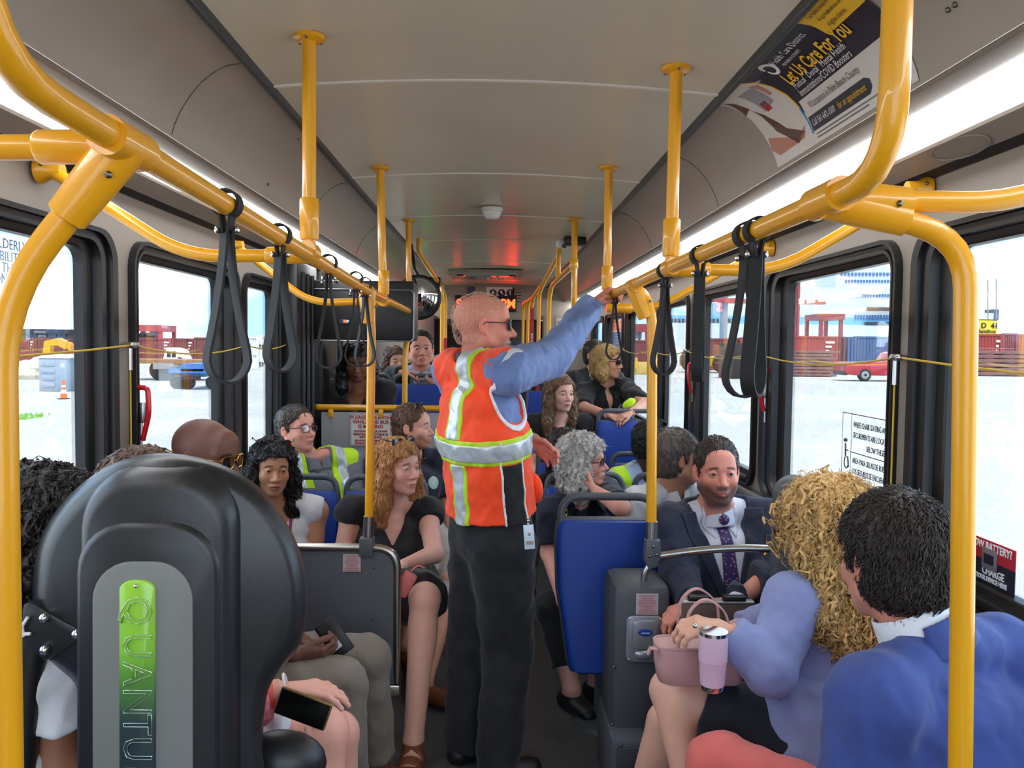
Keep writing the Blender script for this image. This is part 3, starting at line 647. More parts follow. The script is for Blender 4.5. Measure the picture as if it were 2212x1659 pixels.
# tall grey headrest of the securement seat behind the blonde woman
t = empty('securement_headrest', (1.03, 2.62, 0), 'tall rounded grey headrest beside the blonde woman', 'headrest')
q = U(1722, 1100, 2.55); b = MB(); b.prism([(q[0] + x, 2.55, q[2] + z) for x, z in [(-.062, -.62), (.075, -.62)] + [(.006 + .068*math.cos(a), .035 + .068*math.sin(a)) for a in np.linspace(0, math.pi, 16)]], (0, .07, 0), .012); b.build('shell', GREYP, t)
b = MB(); b.lathe((q[0]+.012, 2.548, q[2]-.02), [(0, -.004), (.016, -.004), (.02, .004), (0, .004)], 16, 'Y'); b.build('slot', BLKP, t)

# ================================================================== modesty panel, partition, securement post
t = empty('modesty_panel', (-.6, 3.10, 0), 'grey modesty panel with steel rim below the slim stanchion', 'panel')
tl, tr, br = U(640, 1182, 3.10), U(862, 1182, 3.10), U(862, 1490, 3.10)
b = MB(); b.bx((-1.15, 3.095, br[2]+.02), (tr[0]-.012, 3.105, tl[2]-.01)); b.build('board', mat('dark grey laminate', (92, 96, 104), .55, bump=.1, bscale=400, var=.04), t)
b = MB(); b.tube(bend([(-1.15, 3.10, tl[2]), (tr[0]-.006, 3.10, tl[2]), (tr[0]-.006, 3.10, br[2]+.03)], .09, 8), .0155, 16); b.build('steel_rim', STEEL, t)
b = MB(); b.bx((-.75, 3.08, br[2]-.02), (tr[0]+.008, 3.12, br[2]+.025), .006); b.build('foot_rail', STEEL, t)
b = MB(); b.bx((-.62, 3.06, 0), (-.55, 3.13, br[2]-.01), .006); b.build('leg', STEEL, t)
b = MB(); b.bx((-1.15, 3.08, 0), (-1.10, 3.12, br[2]+.04), .004); b.build('leg', STEEL, t)
b = MB()
for px, py in ((807, 1226), (806, 1336)): b.sph(U(px, py, 3.094), .005, 8)
b.build('screws', SCREW, t)
def small_notice(p, w, h, label, parent=None):
    t = empty('notice_sticker', p, label, 'sticker'); b = MB(); b.box(p, (w, .002, h)); b.build('card', mat('pink-white label', (196, 186, 190), .5), t)
    PK = mat('faded red print', (186, 128, 134), .6)
    for k in range(8):
        ww = w*(.5 + .35*abs(math.sin(k*2.3 + 1))); b = MB(); b.box(p + V3(0, -.0018, h*(.40 - .115*k)), (ww, .001, h*.07)); b.build('print', PK, t)
small_notice(U(760, 1216, 3.09), .068, .068, 'small pink printed sticker on the grey modesty panel')
t = empty('partition', (-.7, 5.05, 0), 'pale grey partition with yellow top rail behind the front passengers', 'partition')
zt = 1.20
b = MB(); b.bx((-1.07, 5.045, .02), (-.34, 5.06, zt-.03)); b.build('board', mat('pale grey laminate', (168, 168, 174), .5, bump=.06, bscale=300, var=.03), t)
b = MB(); b.tube([(-1.10, 5.05, zt), (-.30, 5.05, zt)], .0185, 16); b.tube([(-.32, 5.05, zt+.012), (-.32, 5.05, .05)], .0185, 14); b.build('rail', YEL, t)
for x in (-1.01, -.70, -.44):
    b = MB(); b.box((x, 5.035, zt-.035), (.03, .02, .05), .004); b.build('bracket', YEL, t)
p = U(801, 929, 5.035); t = empty('warning_sign', p, 'white sign with red lettering PLEASE HOLD ON on the partition', 'sign')
w, h = .254, .20
b = MB(); b.box(p, (w, .003, h)); b.build('card', SIGNW, t)
b = MB()
for s in (-1, 1): b.box(p + V3(s*(w/2-.005), -.002, 0), (.003, .001, h-.008)); b.box(p + V3(0, -.002, s*(h/2-.005)), (w-.008, .001, .003))
b.build('border', REDINK, t)
for k, (s, sz) in enumerate((('PLEASE HOLD ON', .030), ('WHILE THE BUS', .030), ('IS MOVING', .030), ('SOSTENGASE POR FAVOR', .017), ('MIENTRAS EL AUTOBUS SE', .017), ('ESTA MOVIENDO', .017), ('SIL VOUS PLAIT KENBE FEM', .015), ('PANDAN BIS LA AP MACHE', .015))):
    text('print', s, sz, frame3(p + V3(0, -.004, (.078, .05, .022, -.008, -.027, -.045, -.066, -.084)[k]), (1, 0, 0), (0, 0, 1)), REDINK, t, sx=1.05, bold=.0007)
b = MB(); b.box(U(858, 905, 5.035), (.03, .003, .09)); setp(b.build('blank_notice', SIGNW), 'narrow white notice beside the bearded young man', 'sign')

P0 = U(1325, 1265, 2.80); P1 = U(1452, 1265, 2.80); zt = P0[2]
t = empty('securement_post', ((P0[0]+P1[0])/2, 2.95, 0), 'grey securement post with a silver latch plate below the steel bracket', 'post')
b = MB(); b.bx((P0[0], 2.80, .0), (P1[0], 3.06, zt), .035); b.build('column', mat('post grey', (74, 77, 82), .5, bump=.1, bscale=260, var=.05), t)
zb = U(1380, 1590, 2.74)[2]
b = MB(); b.bx((P0[0]-.012, 2.72, 0), (P1[0]+.03, 3.08, zb), .02); b.build('foot_cover', GREYP, t)
b = MB(); b.bx((P0[0]+.01, 2.712, .02), (P1[0]+.02, 2.722, zb-.03), .004); b.build('tread_plate', mat('ribbed tread', (60, 62, 66), .45, bump=.8, bscale=60, stretch=(1, 1, 6)), t)
b = MB()
for px, py in ((1341, 1611), (1327, 1441), (1322, 1565)): b.sph(U(px, py, 2.71 if py > 1590 else 2.80), .006, 8)
b.build('screws', SCREW, t)
small_notice(U(1398, 1305, 2.795), .078, .075, 'small pink printed sticker on the grey securement post')
q = U(1392, 1380, 2.79)
SILV = mat('silver plastic', (168, 172, 178), .32, metal=.6)
b = MB(); o2 = [(q[0] + x, 2.796, q[2] + z) for x, z in rrect(.130, .165, .022)]; b.prism(o2, (0, -.010, 0), .004)
pl = b.build('latch_plate', SILV, t)
b = MB(); b.prism([(q[0] + x, 2.786, q[2] + .018 + z) for x, z in rrect(.088, .105, .02)], (0, -.012, 0), .005); b.build('latch_cover', SILV, pl)
b = MB(); b.lathe((q[0], 2.772, q[2] + .028), [(0, -.003), (.024, -.003), (.027, .002), (0, .002)], 24, 'Y'); o = b.build('blue_badge', mat('badge blue', (24, 70, 160), .35), pl); o.scale.z = 1
for v in o.data.vertices: v.co.z = q[2] + .028 + (v.co.z - q[2] - .028)*.48
b = MB(); b.box((q[0], 2.768, q[2] + .028), (.030, .001, .0035)); b.build('badge_mark', WHTINK, pl)
b = MB(); b.lathe((q[0]-.002, 2.784, q[2]-.058), [(0, -.003), (.009, -.003), (.009, .002), (0, .002)], 16, 'Y'); b.build('slot', BLKP, pl)
b = MB(); b.sph((q[0]-.002, 2.782, q[2]-.054), (.034, .01, .018), 16); b.build('recess', SILV, pl)
b = MB()
for sx in (-1, 1):
    for sz in (-1, 1): b.sph((q[0] + sx*.055, 2.785, q[2] + sz*.072), .004, 8)
b.build('screws', CHROME, pl)

# ================================================================== black cabinet with a display, convex mirror
a, c = U(668, 604, 4.95), U(893, 736, 4.95)
t = empty('display_cabinet', ((a[0]+c[0])/2, 5.05, c[2]), 'black overhead cabinet with a tiny red and blue display', 'cabinet')
b = MB(); b.bx((a[0], 4.955, c[2]), (c[0], 5.25, a[2]), .012); b.build('body', BLKP, t)
b = MB(); cx_, cz_ = (a[0]+c[0])/2, (a[2]+c[2])/2 - .03; w_, h_ = c[0]-a[0], (a[2]-c[2])*.86
b.tube([(cx_ + x, 4.95, cz_ + z) for x, z in rrect(w_, h_, .025, 5)], .0045, 8, closed=True); b.build('silver_trim', mat('satin silver', (150, 152, 156), .35, metal=.8), t)
q = U(744, 695, 4.948); b = MB(); b.box(q, (.062, .008, .03), .003); d = b.build('display', mat('display bezel', (50, 60, 84), .3), t)
text('digits', '70', .022, frame3(q + V3(.005, -.006, 0), (1, 0, 0), (0, 0, 1)), LEDM, d, bold=.0008)
b = MB(); b.sph(q + V3(.022, -.005, .004), .006, 8); b.build('blue_lamp', mat('blue led', (40, 120, 255), .4, emit=(40, 110, 255), estr=5), d)
b = MB()
for k in range(5): b.box(U(850, 616 + 3*k, 4.95), (.10, .006, .004))
b.build('vent', BLK, t)
b = MB()
for px, py in ((694, 611), (725, 606), (756, 636), (783, 648)): b.sph(U(px, py, 4.945), .009, 10)
b.build('screws', CHROME, t)
q = U(905, 642, 6.05); t = empty('convex_mirror', q, 'round convex mirror with black rim behind the ceiling pole', 'mirror')
Rm = Vector((.0, -1, -.12)).to_track_quat('Z', 'Y').to_matrix()
def rotl(o):
    for v in o.data.vertices: v.co = Vector(q) + Rm @ (v.co - Vector(q))
    return o
b = MB(); b.lathe(q, [(.155*math.sin(a), .07*(math.cos(a) - .0)) for a in np.linspace(0, math.pi/2, 14)], 40); rotl(b.build('mirror_dome', mat('mirror', (235, 235, 235), .02, metal=1.), t))
b = MB(); b.lathe(q, [(.146, .0), (.166, .0), (.168, .02), (.155, .028), (.146, .02)], 40); rotl(b.build('rim', BLKP, t))
b = MB(); b.lathe(q, [(0, -.05), (.08, -.045), (.15, -.01), (.15, .0), (0, .0)], 32); rotl(b.build('back_shell', BLKP, t))
b = MB(); b.tube([q + V3(.05, .08, .05), q + V3(-.05, .15, .22), (q[0]-.08, q[1]+.2, 2.36)], .012, 8); b.build('bracket', BLKP, t)

# ================================================================== stickers on the glass
PALEB = mat('pale blue glass print', (168, 188, 208), .6)
DKG = mat('dark glass print', (70, 72, 76), .6)
def glass_text(sgn, px, py, s, size, m, parent, align='LEFT', bold=.0004, sx=1.):
    q = UX(px, py, sgn*1.222); M = frame3(q, (0, 1 if sgn < 0 else -1, 0), (0, 0, 1)); return text('print', s, size, M, m, parent, align=align, bold=bold, sx=sx)
q = UX(30, 560, -1.222); t = empty('seating_notice', q, 'pale printed notice on the near window glass about the elderly', 'sticker')
for k, s in enumerate(('ELDERLY AND', 'ABILITIES', 'T THESE S', 'ON BE')): glass_text(-1, -14, (522, 550, 575, 600)[k], s, .036, PALEB, t, bold=0.)
glass_text(-1, 16, 672, 'ADC', .032, PALEB, t)
q = UX(1900, 1020, 1.222); t = empty('wheelchair_notice', q, 'window notice in three languages with a wheelchair symbol', 'sticker')
for k, s in enumerate(('WHEELCHAIR SEATING AND', 'SECUREMENTS ARE LOCATED', 'BELOW THESE SEATS', 'AREA PARA SILLAS DE RUEDAS', 'LOS SEGUROS SE ENCUENTRAN', 'ABAJO DE ESTOS ASIENTOS', 'SAL SATANT POU MOUN', 'CHEZ WOULANT YO ANBA', 'ANBA CHEZ SA YO')):
    y = 2.715 - (.10 if s.startswith(('BELOW', 'CHEZ', 'SAL', 'ANBA')) else 0); z = 1.345 - .036*k - .014*(k//3)
    text('print', s, .027, frame3((1.222, y, z), (0, -1, 0), (0, 0, 1)), DKG, t, align='LEFT', sx=.70, bold=0.)
b = MB()
for y in (2.80, 2.73): b.bx((1.222, y-.0015, .98), (1.2225, y+.0015, 1.38))
for z in (1.38, 1.25, 1.12): b.bx((1.222, 2.30, z-.0015), (1.2225, 2.80 if z > 1.3 else 2.73, z+.0015))
b.build('frame_lines', DKG, t)
WY, WZ = 2.765, 1.23; b = MB(); W3 = lambda y, z: (1.2215, WY - y, WZ + z)
b.tube([W3(.016*math.cos(a) + .004, .020*math.sin(a) - .02) for a in np.linspace(2.2, 6.9, 14)], .0022, 6); b.tube([W3(-.006, .045), W3(-.004, .0), W3(.014, .0), W3(.022, -.035)], .0028, 6); b.tube([W3(-.005, .022), W3(.012, .022)], .0024, 6); b.sph(W3(-.006, .056), .007, 10); b.build('wheelchair_symbol', DKG, t)
t = empty('battery_sticker', (1.222, 1.9, 1.1), 'red and black LOW BATTERY charging sticker on the window corner', 'sticker')
ya, yb, za, zm, zb = 2.14, 1.845, 1.05, 1.19, 1.30
ya, yb = UX(2100, 1230, 1.2)[1], UX(2174, 1230, 1.2)[1]; ya += .06; za, zb = UX(2174, 1283, 1.2)[2] - .01, UX(2174, 1190, 1.2)[2]; zm = za + (zb-za)*.55
b = MB(); b.bx((1.2205, yb, za), (1.2225, ya, zm)); b.build('black_half', NAVY, t)
b = MB(); b.bx((1.2205, yb, zm), (1.2225, ya, zb)); b.build('red_half', mat('sticker red', (180, 26, 48), .5), t)
def bt(s, u, v, size, m=WHTINK): text('print', s, size, frame3((1.2195, ya + (yb-ya)*u, za + (zb-za)*v), (0, -1, 0), (0, 0, 1)), m, t, bold=.0005, sx=.85)
bt('LOW BATTERY?', .52, .86, .027); bt('CHARGE', .58, .30, .026); bt('YOUR DEVICE HERE', .55, .13, .016)
b = MB(); b.bx((1.2185, (ya+yb)/2 - .03, zm - .022), (1.22, (ya+yb)/2 + .03, zm + .03), .003); b.build('battery_icon', mat('icon grey', (120, 110, 112), .5), t)
b = MB(); b.bx((1.2175, (ya+yb)/2 - .018, zm - .008), (1.219, (ya+yb)/2 + .02, zm + .016)); b.build('battery_icon', NAVY, t)

# ================================================================== rear-facing wheelchair securement station
YQ = 1.36
def Q(px, py, y=YQ): q = U(px, py, YQ); return (q[0], y, q[2])
t = empty('wheelchair_station', (Q(365, 1300)[0], YQ + .1, 0), 'big black rounded wheelchair backrest with a green lettered plate', 'wheelchair station')
SHELL = mat('black shell plastic', (30, 31, 33), .36, bump=.12, bscale=420, var=.04)
def smooth_closed(pts, n=6):
    P = [np.array(p, float) for p in pts]; out = []; N = len(P)
    for i in range(N):
        p0, p1, p2, p3 = P[i-1], P[i], P[(i+1) % N], P[(i+2) % N]
        for k in range(n):
            u = k/n; out.append(.5*((2*p1) + (-p0+p2)*u + (2*p0-5*p1+4*p2-p3)*u*u + (-p0+3*p1-3*p2+p3)*u**3))
    return out
OUT = [(360, 979), (470, 1000), (560, 1052), (620, 1130), (655, 1215), (664, 1310), (648, 1390), (612, 1440), (585, 1478), (572, 1530), (568, 1610), (568, 1800), (370, 1800), (196, 1800), (192, 1620), (185, 1540), (160, 1478), (118, 1440), (80, 1400), (66, 1330), (70, 1220), (100, 1130), (170, 1050), (260, 995)]
O2 = smooth_closed(OUT, 5); ctr = np.array((365, 1330.))
def shrink(P, f, g=None): return [ctr + (p-ctr)*np.array((f, g or f)) for p in P]
b = MB(); b.loft([[U(*p, y) for p in S] for S, y in ((shrink(O2, .93), YQ+.13), (shrink(O2, .98), YQ+.115), (O2, YQ+.09), (shrink(O2, .99), YQ+.045), (shrink(O2, .975), YQ+.02), (shrink(O2, .94), YQ), (shrink(O2, .87), YQ-.008))]); b.build('shell', SHELL, t, angle=60)
def arch(x0, x1, top, bot, r, y=None, n=8, sq=1.0):
    pts = [(x1, bot)] + [(x1 - r + r*math.cos(a), top + r*sq - r*sq*math.sin(a)) for a in np.linspace(0, math.pi/2, n)] + [(x0 + r - r*math.sin(a), top + r*sq - r*sq*math.cos(a)) for a in np.linspace(0, math.pi/2, n)] + [(x0, bot)]
    return pts
A = lambda d, top: arch(190 + d, 520 - d*1.2, 1010 + top + d, 1800, 118 - d*.5)
b = MB(); b.loft([[Q(*p, y) for p in S] for S, y in ((A(-6, 0), YQ+.01), (A(0, 2), YQ-.02), (A(10, 6), YQ-.036), (A(26, 14), YQ-.042))]); b.build('raised_spine', SHELL, t, angle=60)
A2 = lambda d: arch(197 + d, 492 - d, 1118 + d, 1800, 100)
b = MB(); b.loft([[Q(*p, y) for p in S] for S, y in ((A2(-4), YQ-.030), (A2(0), YQ-.046), (A2(10), YQ-.050))]); b.build('front_cover', SHELL, t, angle=60)
A3 = lambda d: arch(234 + d, 441 - d, 1195 + d, 1800, 80)
b = MB(); b.loft([[Q(*p, y) for p in S] for S, y in ((A3(0), YQ-.046), (A3(0), YQ-.0535), (A3(4), YQ-.055))]); b.build('grey_arch', mat('silver grey plastic', (118, 120, 116), .5, bump=.15, bscale=500), t, angle=60)
# name plate: printed green fading to dark teal along its length
PL = bpy.data.materials.new('printed name plate'); PL.use_nodes = True; n_ = PL.node_tree; bs = n_.nodes['Principled BSDF']; bs.inputs['Roughness'].default_value = .3; bs.inputs['Coat Weight'].default_value = .3
cT = n_.nodes.new('ShaderNodeTexCoord'); sp = n_.nodes.new('ShaderNodeSeparateXYZ'); mr = n_.nodes.new('ShaderNodeMapRange'); rp = n_.nodes.new('ShaderNodeValToRGB')
ztop, zbot = Q(0, 1232)[2], Q(0, 1700)[2]
mr.inputs['From Min'].default_value = ztop; mr.inputs['From Max'].default_value = zbot
n_.links.new(cT.outputs['Object'], sp.inputs[0]); n_.links.new(sp.outputs['Z'], mr.inputs[0]); n_.links.new(mr.outputs[0], rp.inputs[0]); n_.links.new(rp.outputs[0], bs.inputs['Base Color'])
e = rp.color_ramp.elements; e[0].position = 0; e[0].color = rgb(150, 204, 52); e[1].position = 1; e[1].color = rgb(30, 44, 56)
for ps, cc in ((.30, (128, 190, 52)), (.42, (84, 140, 50)), (.62, (40, 62, 62))): q_ = e.new(ps); q_.color = rgb(*cc)
A4 = lambda d: arch(292 + d, 366 - d, 1232 + d, 1800, 30, sq=.7)
b = MB(); b.loft([[Q(*p, y) for p in S] for S, y in ((A4(0), YQ-.054), (A4(0), YQ-.058), (A4(2), YQ-.0595))]); b.build('name_plate', PL, t, angle=60)
b = MB(); b.sph(Q(327, 1243, YQ-.060), .0035, 10); b.build('screw', CHROME, t)
LETM = PL
LETS = mat('polished letter edge', (196, 206, 200), .2, metal=.85)
for ch, py in zip('QUANTUM', (1294, 1366, 1424, 1482, 1530, 1580, 1640)):
    M = frame3(Q(328, py, YQ-.0598), (0, 0, -1), (1, 0, 0)); text('raised_letter', ch, .066, M, PL, t, ext=.0012, sx=.9 if ch != 'M' else .8); text('letter_edge', ch, .066, M @ Matrix.Translation((0, 0, .0012)), LETS, t, sx=.9 if ch != 'M' else .8, outline=.0007)
# outline letters: bright chamfered edge
# side hinge plate with bolts
HG = [(52, 1370), (58, 1302), (72, 1295), (150, 1340), (188, 1358), (182, 1378), (104, 1424), (80, 1400)]
b = MB(); b.prism([Q(*p, YQ-.012) for p in HG], (0, .03, 0), .004); b.build('hinge_plate', SHELL, t)
for p in ((107, 1328), (176, 1362), (108, 1396)): b = MB(); b.sph(Q(*p, YQ-.016), .0085, 14); b.build('bolt', CHROME, t)
b = MB(); b.tube([Q(62, 1368, YQ-.016), Q(60, 1345, YQ-.016), Q(72, 1326, YQ-.016)], .0028, 6); b.tube([Q(58, 1362, YQ-.016), Q(78, 1362, YQ-.016)], .003, 6); b.build('white_marks', WHITE, t)
b = MB(); b.tube(bend([Q(62, 1350, YQ+.03), Q(40, 1480, YQ+.03), Q(22, 1700, YQ+.03)], .1), .024, 12); b.build('folded_arm', SHELL, t)
b = MB(); b.bx((Q(200, 0)[0], YQ, 0), (Q(560, 0)[0], YQ+.16, .6), .03); b.build('base', SHELL, t)
# black strap-like side pad by the wheelchair station
p = Q(572, 1712, YQ+.10); b = MB(); b.sph(p, (.085, .05, .058), 20); b.build('side_pad', BLKP, t)
# ================================================================== the port outside
GZ = -.40
def G(px, py): return UZ(px, py, GZ)
CONC = mat('sun bleached concrete', (172, 170, 165), .9, bump=.2, bscale=4, var=.16, vscale=.35, stretch=(.25, 1, 1))
b = MB(); b.bx((-600, -200, GZ-.3), (600, 900, GZ)); structure(b.build('ground', CONC, smooth=False))
GRS = mat('grass', (120, 168, 70), .9, bump=.5, bscale=20, var=.2, vscale=8)
b = MB(); q0, q1 = G(20, 918), G(118, 897); rng = random.Random(3)
for k in range(900):
    x = rng.uniform(q1[0]-6, q1[0]); y = rng.uniform(q0[1], q1[1]) - (x-q1[0])*.0; b.prism([(x, y, GZ), (x+.05, y, GZ), (x+.02, y+.02, GZ + rng.uniform(.04, .10))], (0, .02, 0))
o = b.build('grass', GRS, smooth=False); o['kind'] = 'stuff'; o['label'] = 'strip of green grass on the bright concrete'
def px_w(a, b_, Y): return (b_-a)*Y/FPX
def outbox(px0, px1, Y, py_top, py_bot=None):
    """x range, z range of a thing seen between these columns and rows at depth Y"""
    a, c = U(px0, py_top, Y), U(px1, py_top, Y)
    return a[0], c[0], (GZ if py_bot is None else U((px0+px1)/2, py_bot, Y)[2]), (a[2]+c[2])/2
WREDC = (122, 56, 56); CBLUE = (84, 104, 140); CWHT = (226, 226, 222)
def container(px0, px1, Y, top, bot, col, label, depth=2.44, group='shipping containers', marks=True):
    x0, x1, z0, z1 = outbox(px0, px1, Y, top, bot)
    t = empty('shipping_container', ((x0+x1)/2, Y, z0), label, 'container', group); m = mat('container %d %d %d' % col, col, .6, var=.12, vscale=.6)
    b = MB(); n = max(8, int((x1-x0)/.28)); pts = []
    for k in range(n):
        xa = x0 + (x1-x0)*k/n; w = (x1-x0)/n
        pts += [(xa, Y), (xa + w*.35, Y), (xa + w*.5, Y + .05), (xa + w*.85, Y + .05)]
    pts += [(x1, Y), (x1, Y + depth), (x0, Y + depth)]
    b.loft([[(x, y, z) for x, y in pts] for z in (z0 + .05, z1 - .05)]); b.build('corrugated_body', m, t, smooth=False)
    b = MB()
    for z in (z0, z1 - .14): b.bx((x0 - .03, Y - .04, z), (x1 + .03, Y + .05, z + .14))
    for x in (x0, x1 - .12): b.bx((x - .03, Y - .05, z0), (x + .15, Y + .06, z1))
    b.build('corner_frame', m, t)
    if marks:
        b = MB(); h = z1-z0
        for k in range(3): b.bx((x1 - .22*(x1-x0), Y - .06, z0 + h*(.80-.12*k)), (x1 - .06*(x1-x0) - .05*k*(x1-x0), Y - .055, z0 + h*(.86-.12*k)))
        b.build('stencil_marks', mat('stencil white', (230, 220, 214), .7), t)
    return t
# --- left side
YR = 74
xs = [(-60, 40), (40, 76), (76, 190), (190, 300), (300, 372), (372, 420), (420, 505)]
for i, (a, c) in enumerate(xs): container(a, c-2.4, YR, 729 + (i % 3), None, (WREDC, (132, 66, 64), (116, 54, 58))[i % 3], 'x')
labs = ['long dark red container at the near edge of the red row', 'narrow red container end beside the porta-potty column', 'dark red container behind the yellow excavator arm', 'red container with pale marks hidden by the first window post', 'red container behind the white truck cab', 'red container end with white stencil lines past the truck cab', 'last red container of the row before the white boxes']
for o, l in zip([o for o in COL.objects if o.name.startswith('shipping_container')], labs): o['label'] = l
def flatracks(px0, px1, Y, top, bot):
    x0, x1, z0, z1 = outbox(px0, px1, Y, top, bot); n = 7
    n = 7 if px1-px0 > 60 else 2
    for k in range(n):
        a = x0 + (x1-x0)*k/n; c = a + (x1-x0)/n*.90; t = empty('trailer_bogie', ((a+c)/2, Y+1, z0), 'dark trailer bogie stacked on the dark red containers', 'trailer', 'dark bogies stacked on the red row')
        b = MB(); b.bx((a, Y, z0), (c, Y+2, z0 + (z1-z0)*.3)); b.bx((a + .2, Y + .1, z0 + (z1-z0)*.3), (a + (c-a)*.45, Y+1.8, z1)); b.bx((a + (c-a)*.55, Y + .1, z0 + (z1-z0)*.4), (c - .2, Y+1.8, z1 - .1)); b.build('frame', mat('dark navy steel', (50, 50, 66), .6, var=.2, vscale=2), t)
        b = MB()
        for q in (.25, .75): b.tube([(a + (c-a)*q, Y + .02, z0 + (z1-z0)*.55), (a + (c-a)*q, Y + 1.9, z0 + (z1-z0)*.55)], (z1-z0)*.26, 12)
        b.build('wheels', BLKP, t)
flatracks(40, 186, 74.2, 711, 730.8); flatracks(296, 318, 74.2, 718, 731.4)
# white reefers
for (a, c, tp, bt_, lab) in ((522, 559, 727, 762.3, 'upper white container left of the pair'), (562, 640, 724, 763.5, 'upper white container with dark letters'), (522, 559, 763, None, 'lower white container left of the pair'), (562, 640, 764, None, 'lower white container with dark letters')):
    t = container(a, c, 60 if c > 600 else 61.2, tp, bt_, CWHT, lab, marks=False)
    if c > 600: text('print', 'tro', .62, frame3(U(571, (tp+(bt_ or 800))/2 + 4, 59.9), (1, 0, 0), (0, 0, 1)), mat('container ink', (40, 40, 40), .7), t, bold=.01)
# red gantry far left
def frame_crane(name, px0, px1, Y, top, bot, col, label, beam=.12, cab=True, legs_w=.16):
    x0, x1, z0, z1 = outbox(px0, px1, Y, top, bot); w = x1-x0; lw = w*legs_w
    t = empty(name, ((x0+x1)/2, Y, z0), label, 'crane'); m = mat('crane paint %d %d %d' % col, col, .5)
    for x in (x0, x1 - lw):
        b = MB(); b.bx((x, Y, z0), (x + lw, Y + lw, z1)); b.bx((x, Y+5, z0), (x + lw, Y+5+lw, z1)); b.bx((x, Y, z0 + (z1-z0)*.1), (x + lw, Y+5, z0 + (z1-z0)*.16)); b.build('leg', m, t)
    b = MB(); b.bx((x0 - w*.05, Y - .2, z1 - (z1-z0)*beam), (x1 + w*.05, Y+5.2, z1)); b.build('top_beam', m, t)
    if cab: b = MB(); b.bx((x0 + w*.35, Y + .5, z1 - (z1-z0)*.38), (x0 + w*.62, Y+3, z1 - (z1-z0)*beam)); b.build('operator_cab', mat('cab grey', (120, 126, 136), .5), t)
    return t
frame_crane('gantry_crane', 304, 349, 120, 702, None, (176, 70, 78), 'small red gantry crane far behind the red container row', beam=.22)
# porta potty
p = G(130, 846); YP = p[1]; x0, x1, z0, z1 = outbox(83, 147, YP, 766, 845)
t = empty('porta_potty', ((x0+x1)/2, YP, GZ), 'pale grey portable toilet on the concrete beside an orange cone', 'portable toilet')
PP = mat('potty grey', (150, 164, 180), .55); w = x1-x0; h = z1-GZ
b = MB(); b.bx((x0, YP, GZ), (x1, YP + w, z1 - .08*h), .03); b.build('cabin', PP, t)
b = MB(); b.loft([[(x0 - .03, YP - .03, z1 - .09*h), (x1 + .03, YP - .03, z1 - .09*h), (x1 + .03, YP + w + .03, z1 - .09*h), (x0 - .03, YP + w + .03, z1 - .09*h)], [(x0 + .1*w, YP + .1*w, z1 + .01), (x1 - .1*w, YP + .1*w, z1 + .01), (x1 - .1*w, YP + .9*w, z1 + .01), (x0 + .1*w, YP + .9*w, z1 + .01)]]); b.build('roof', mat('potty white', (220, 222, 222), .6), t)
b = MB()
for k in range(4): b.bx((x0 + .10*w, YP - .02, GZ + h*(.12 + .19*k)), (x0 + .55*w, YP - .0, GZ + h*(.24 + .19*k)), .005)
b.build('side_ribs', PP, t)
b = MB(); b.bx((x0 + .66*w, YP - .025, GZ + .06*h), (x1 - .04*w, YP, GZ + .86*h), .01); d = b.build('door', PP, t)
b = MB(); b.bx((x0 + .76*w, YP - .03, GZ + .68*h), (x0 + .88*w, YP - .022, GZ + .76*h)); b.build('door_label', SIGNW, d)
ORN = mat('cone orange', (240, 110, 50), .5)
def cone(px, py, top, label):
    p = G(px, py); hh = U(px, top, p[1])[2] - GZ; t = empty('traffic_cone', p, label, 'cone', 'orange traffic cones')
    b = MB(); b.lathe(p, [(0, .04*hh), (.17*hh, .04*hh), (.14*hh, .3*hh), (.065*hh, .85*hh), (.045*hh, hh), (0, hh)], 20); b.build('body', ORN, t)
    b = MB(); b.lathe(p, [(.143*hh, .3*hh), (.116*hh, .5*hh), (.12*hh, .5*hh), (.147*hh, .3*hh)], 20); b.lathe(p, [(.098*hh, .62*hh), (.083*hh, .74*hh), (.087*hh, .74*hh), (.102*hh, .62*hh)], 20); b.build('reflective_band', SIGNW, t)
    b = MB(); b.box((p[0], p[1], p[2] + .02*hh), (.46*hh, .46*hh, .04*hh), .01); b.build('base', BLK, t)
cone(138, 862, 821, 'nearer orange traffic cone in front of the portable toilet'); cone(179, 846, 813, 'farther orange traffic cone right of the portable toilet')
# excavator
YE = 46.; t = empty('excavator', (U(160, 820, YE)[0], YE, GZ), 'yellow excavator with raised arm behind the portable toilet', 'excavator'); EXY = mat('excavator yellow', (224, 160, 30), .5)
e3 = lambda px, py, dy=0: Vector(U(px, py, YE+dy))
b = MB(); b.strip([e3(104, 768), e3(106, 742), e3(128, 738), e3(148, 747)], (0, 1, 0), .4, .42); b.build('boom', EXY, t)
b = MB(); b.strip([e3(146, 744), e3(158, 752), e3(172, 782), e3(182, 805)], (0, 1, 0), .36, .36); b.build('stick', EXY, t)
b = MB(); b.tube([e3(122, 737), e3(150, 741)], .1, 8); b.tube([e3(158, 790), e3(172, 808)], .1, 8); b.build('hydraulic_ram', mat('dark steel', (40, 40, 46), .4), t)
b = MB(); b.sph(e3(172, 812), (.35, .3, .3), 10); b.box(e3(168, 806), (.4, .6, .3)); b.build('bucket', mat('dark steel', (40, 40, 46), .4), t)
b = MB(); b.box(e3(196, 800, 1.5), (1.4, 2.4, 1.9), .1); b.build('cab', EXY, t)
b = MB(); b.box((U(196, 820, YE)[0], YE+1.5, GZ + .4), (2.2, 2.6, .8), .3); b.build('tracks', BLK, t)
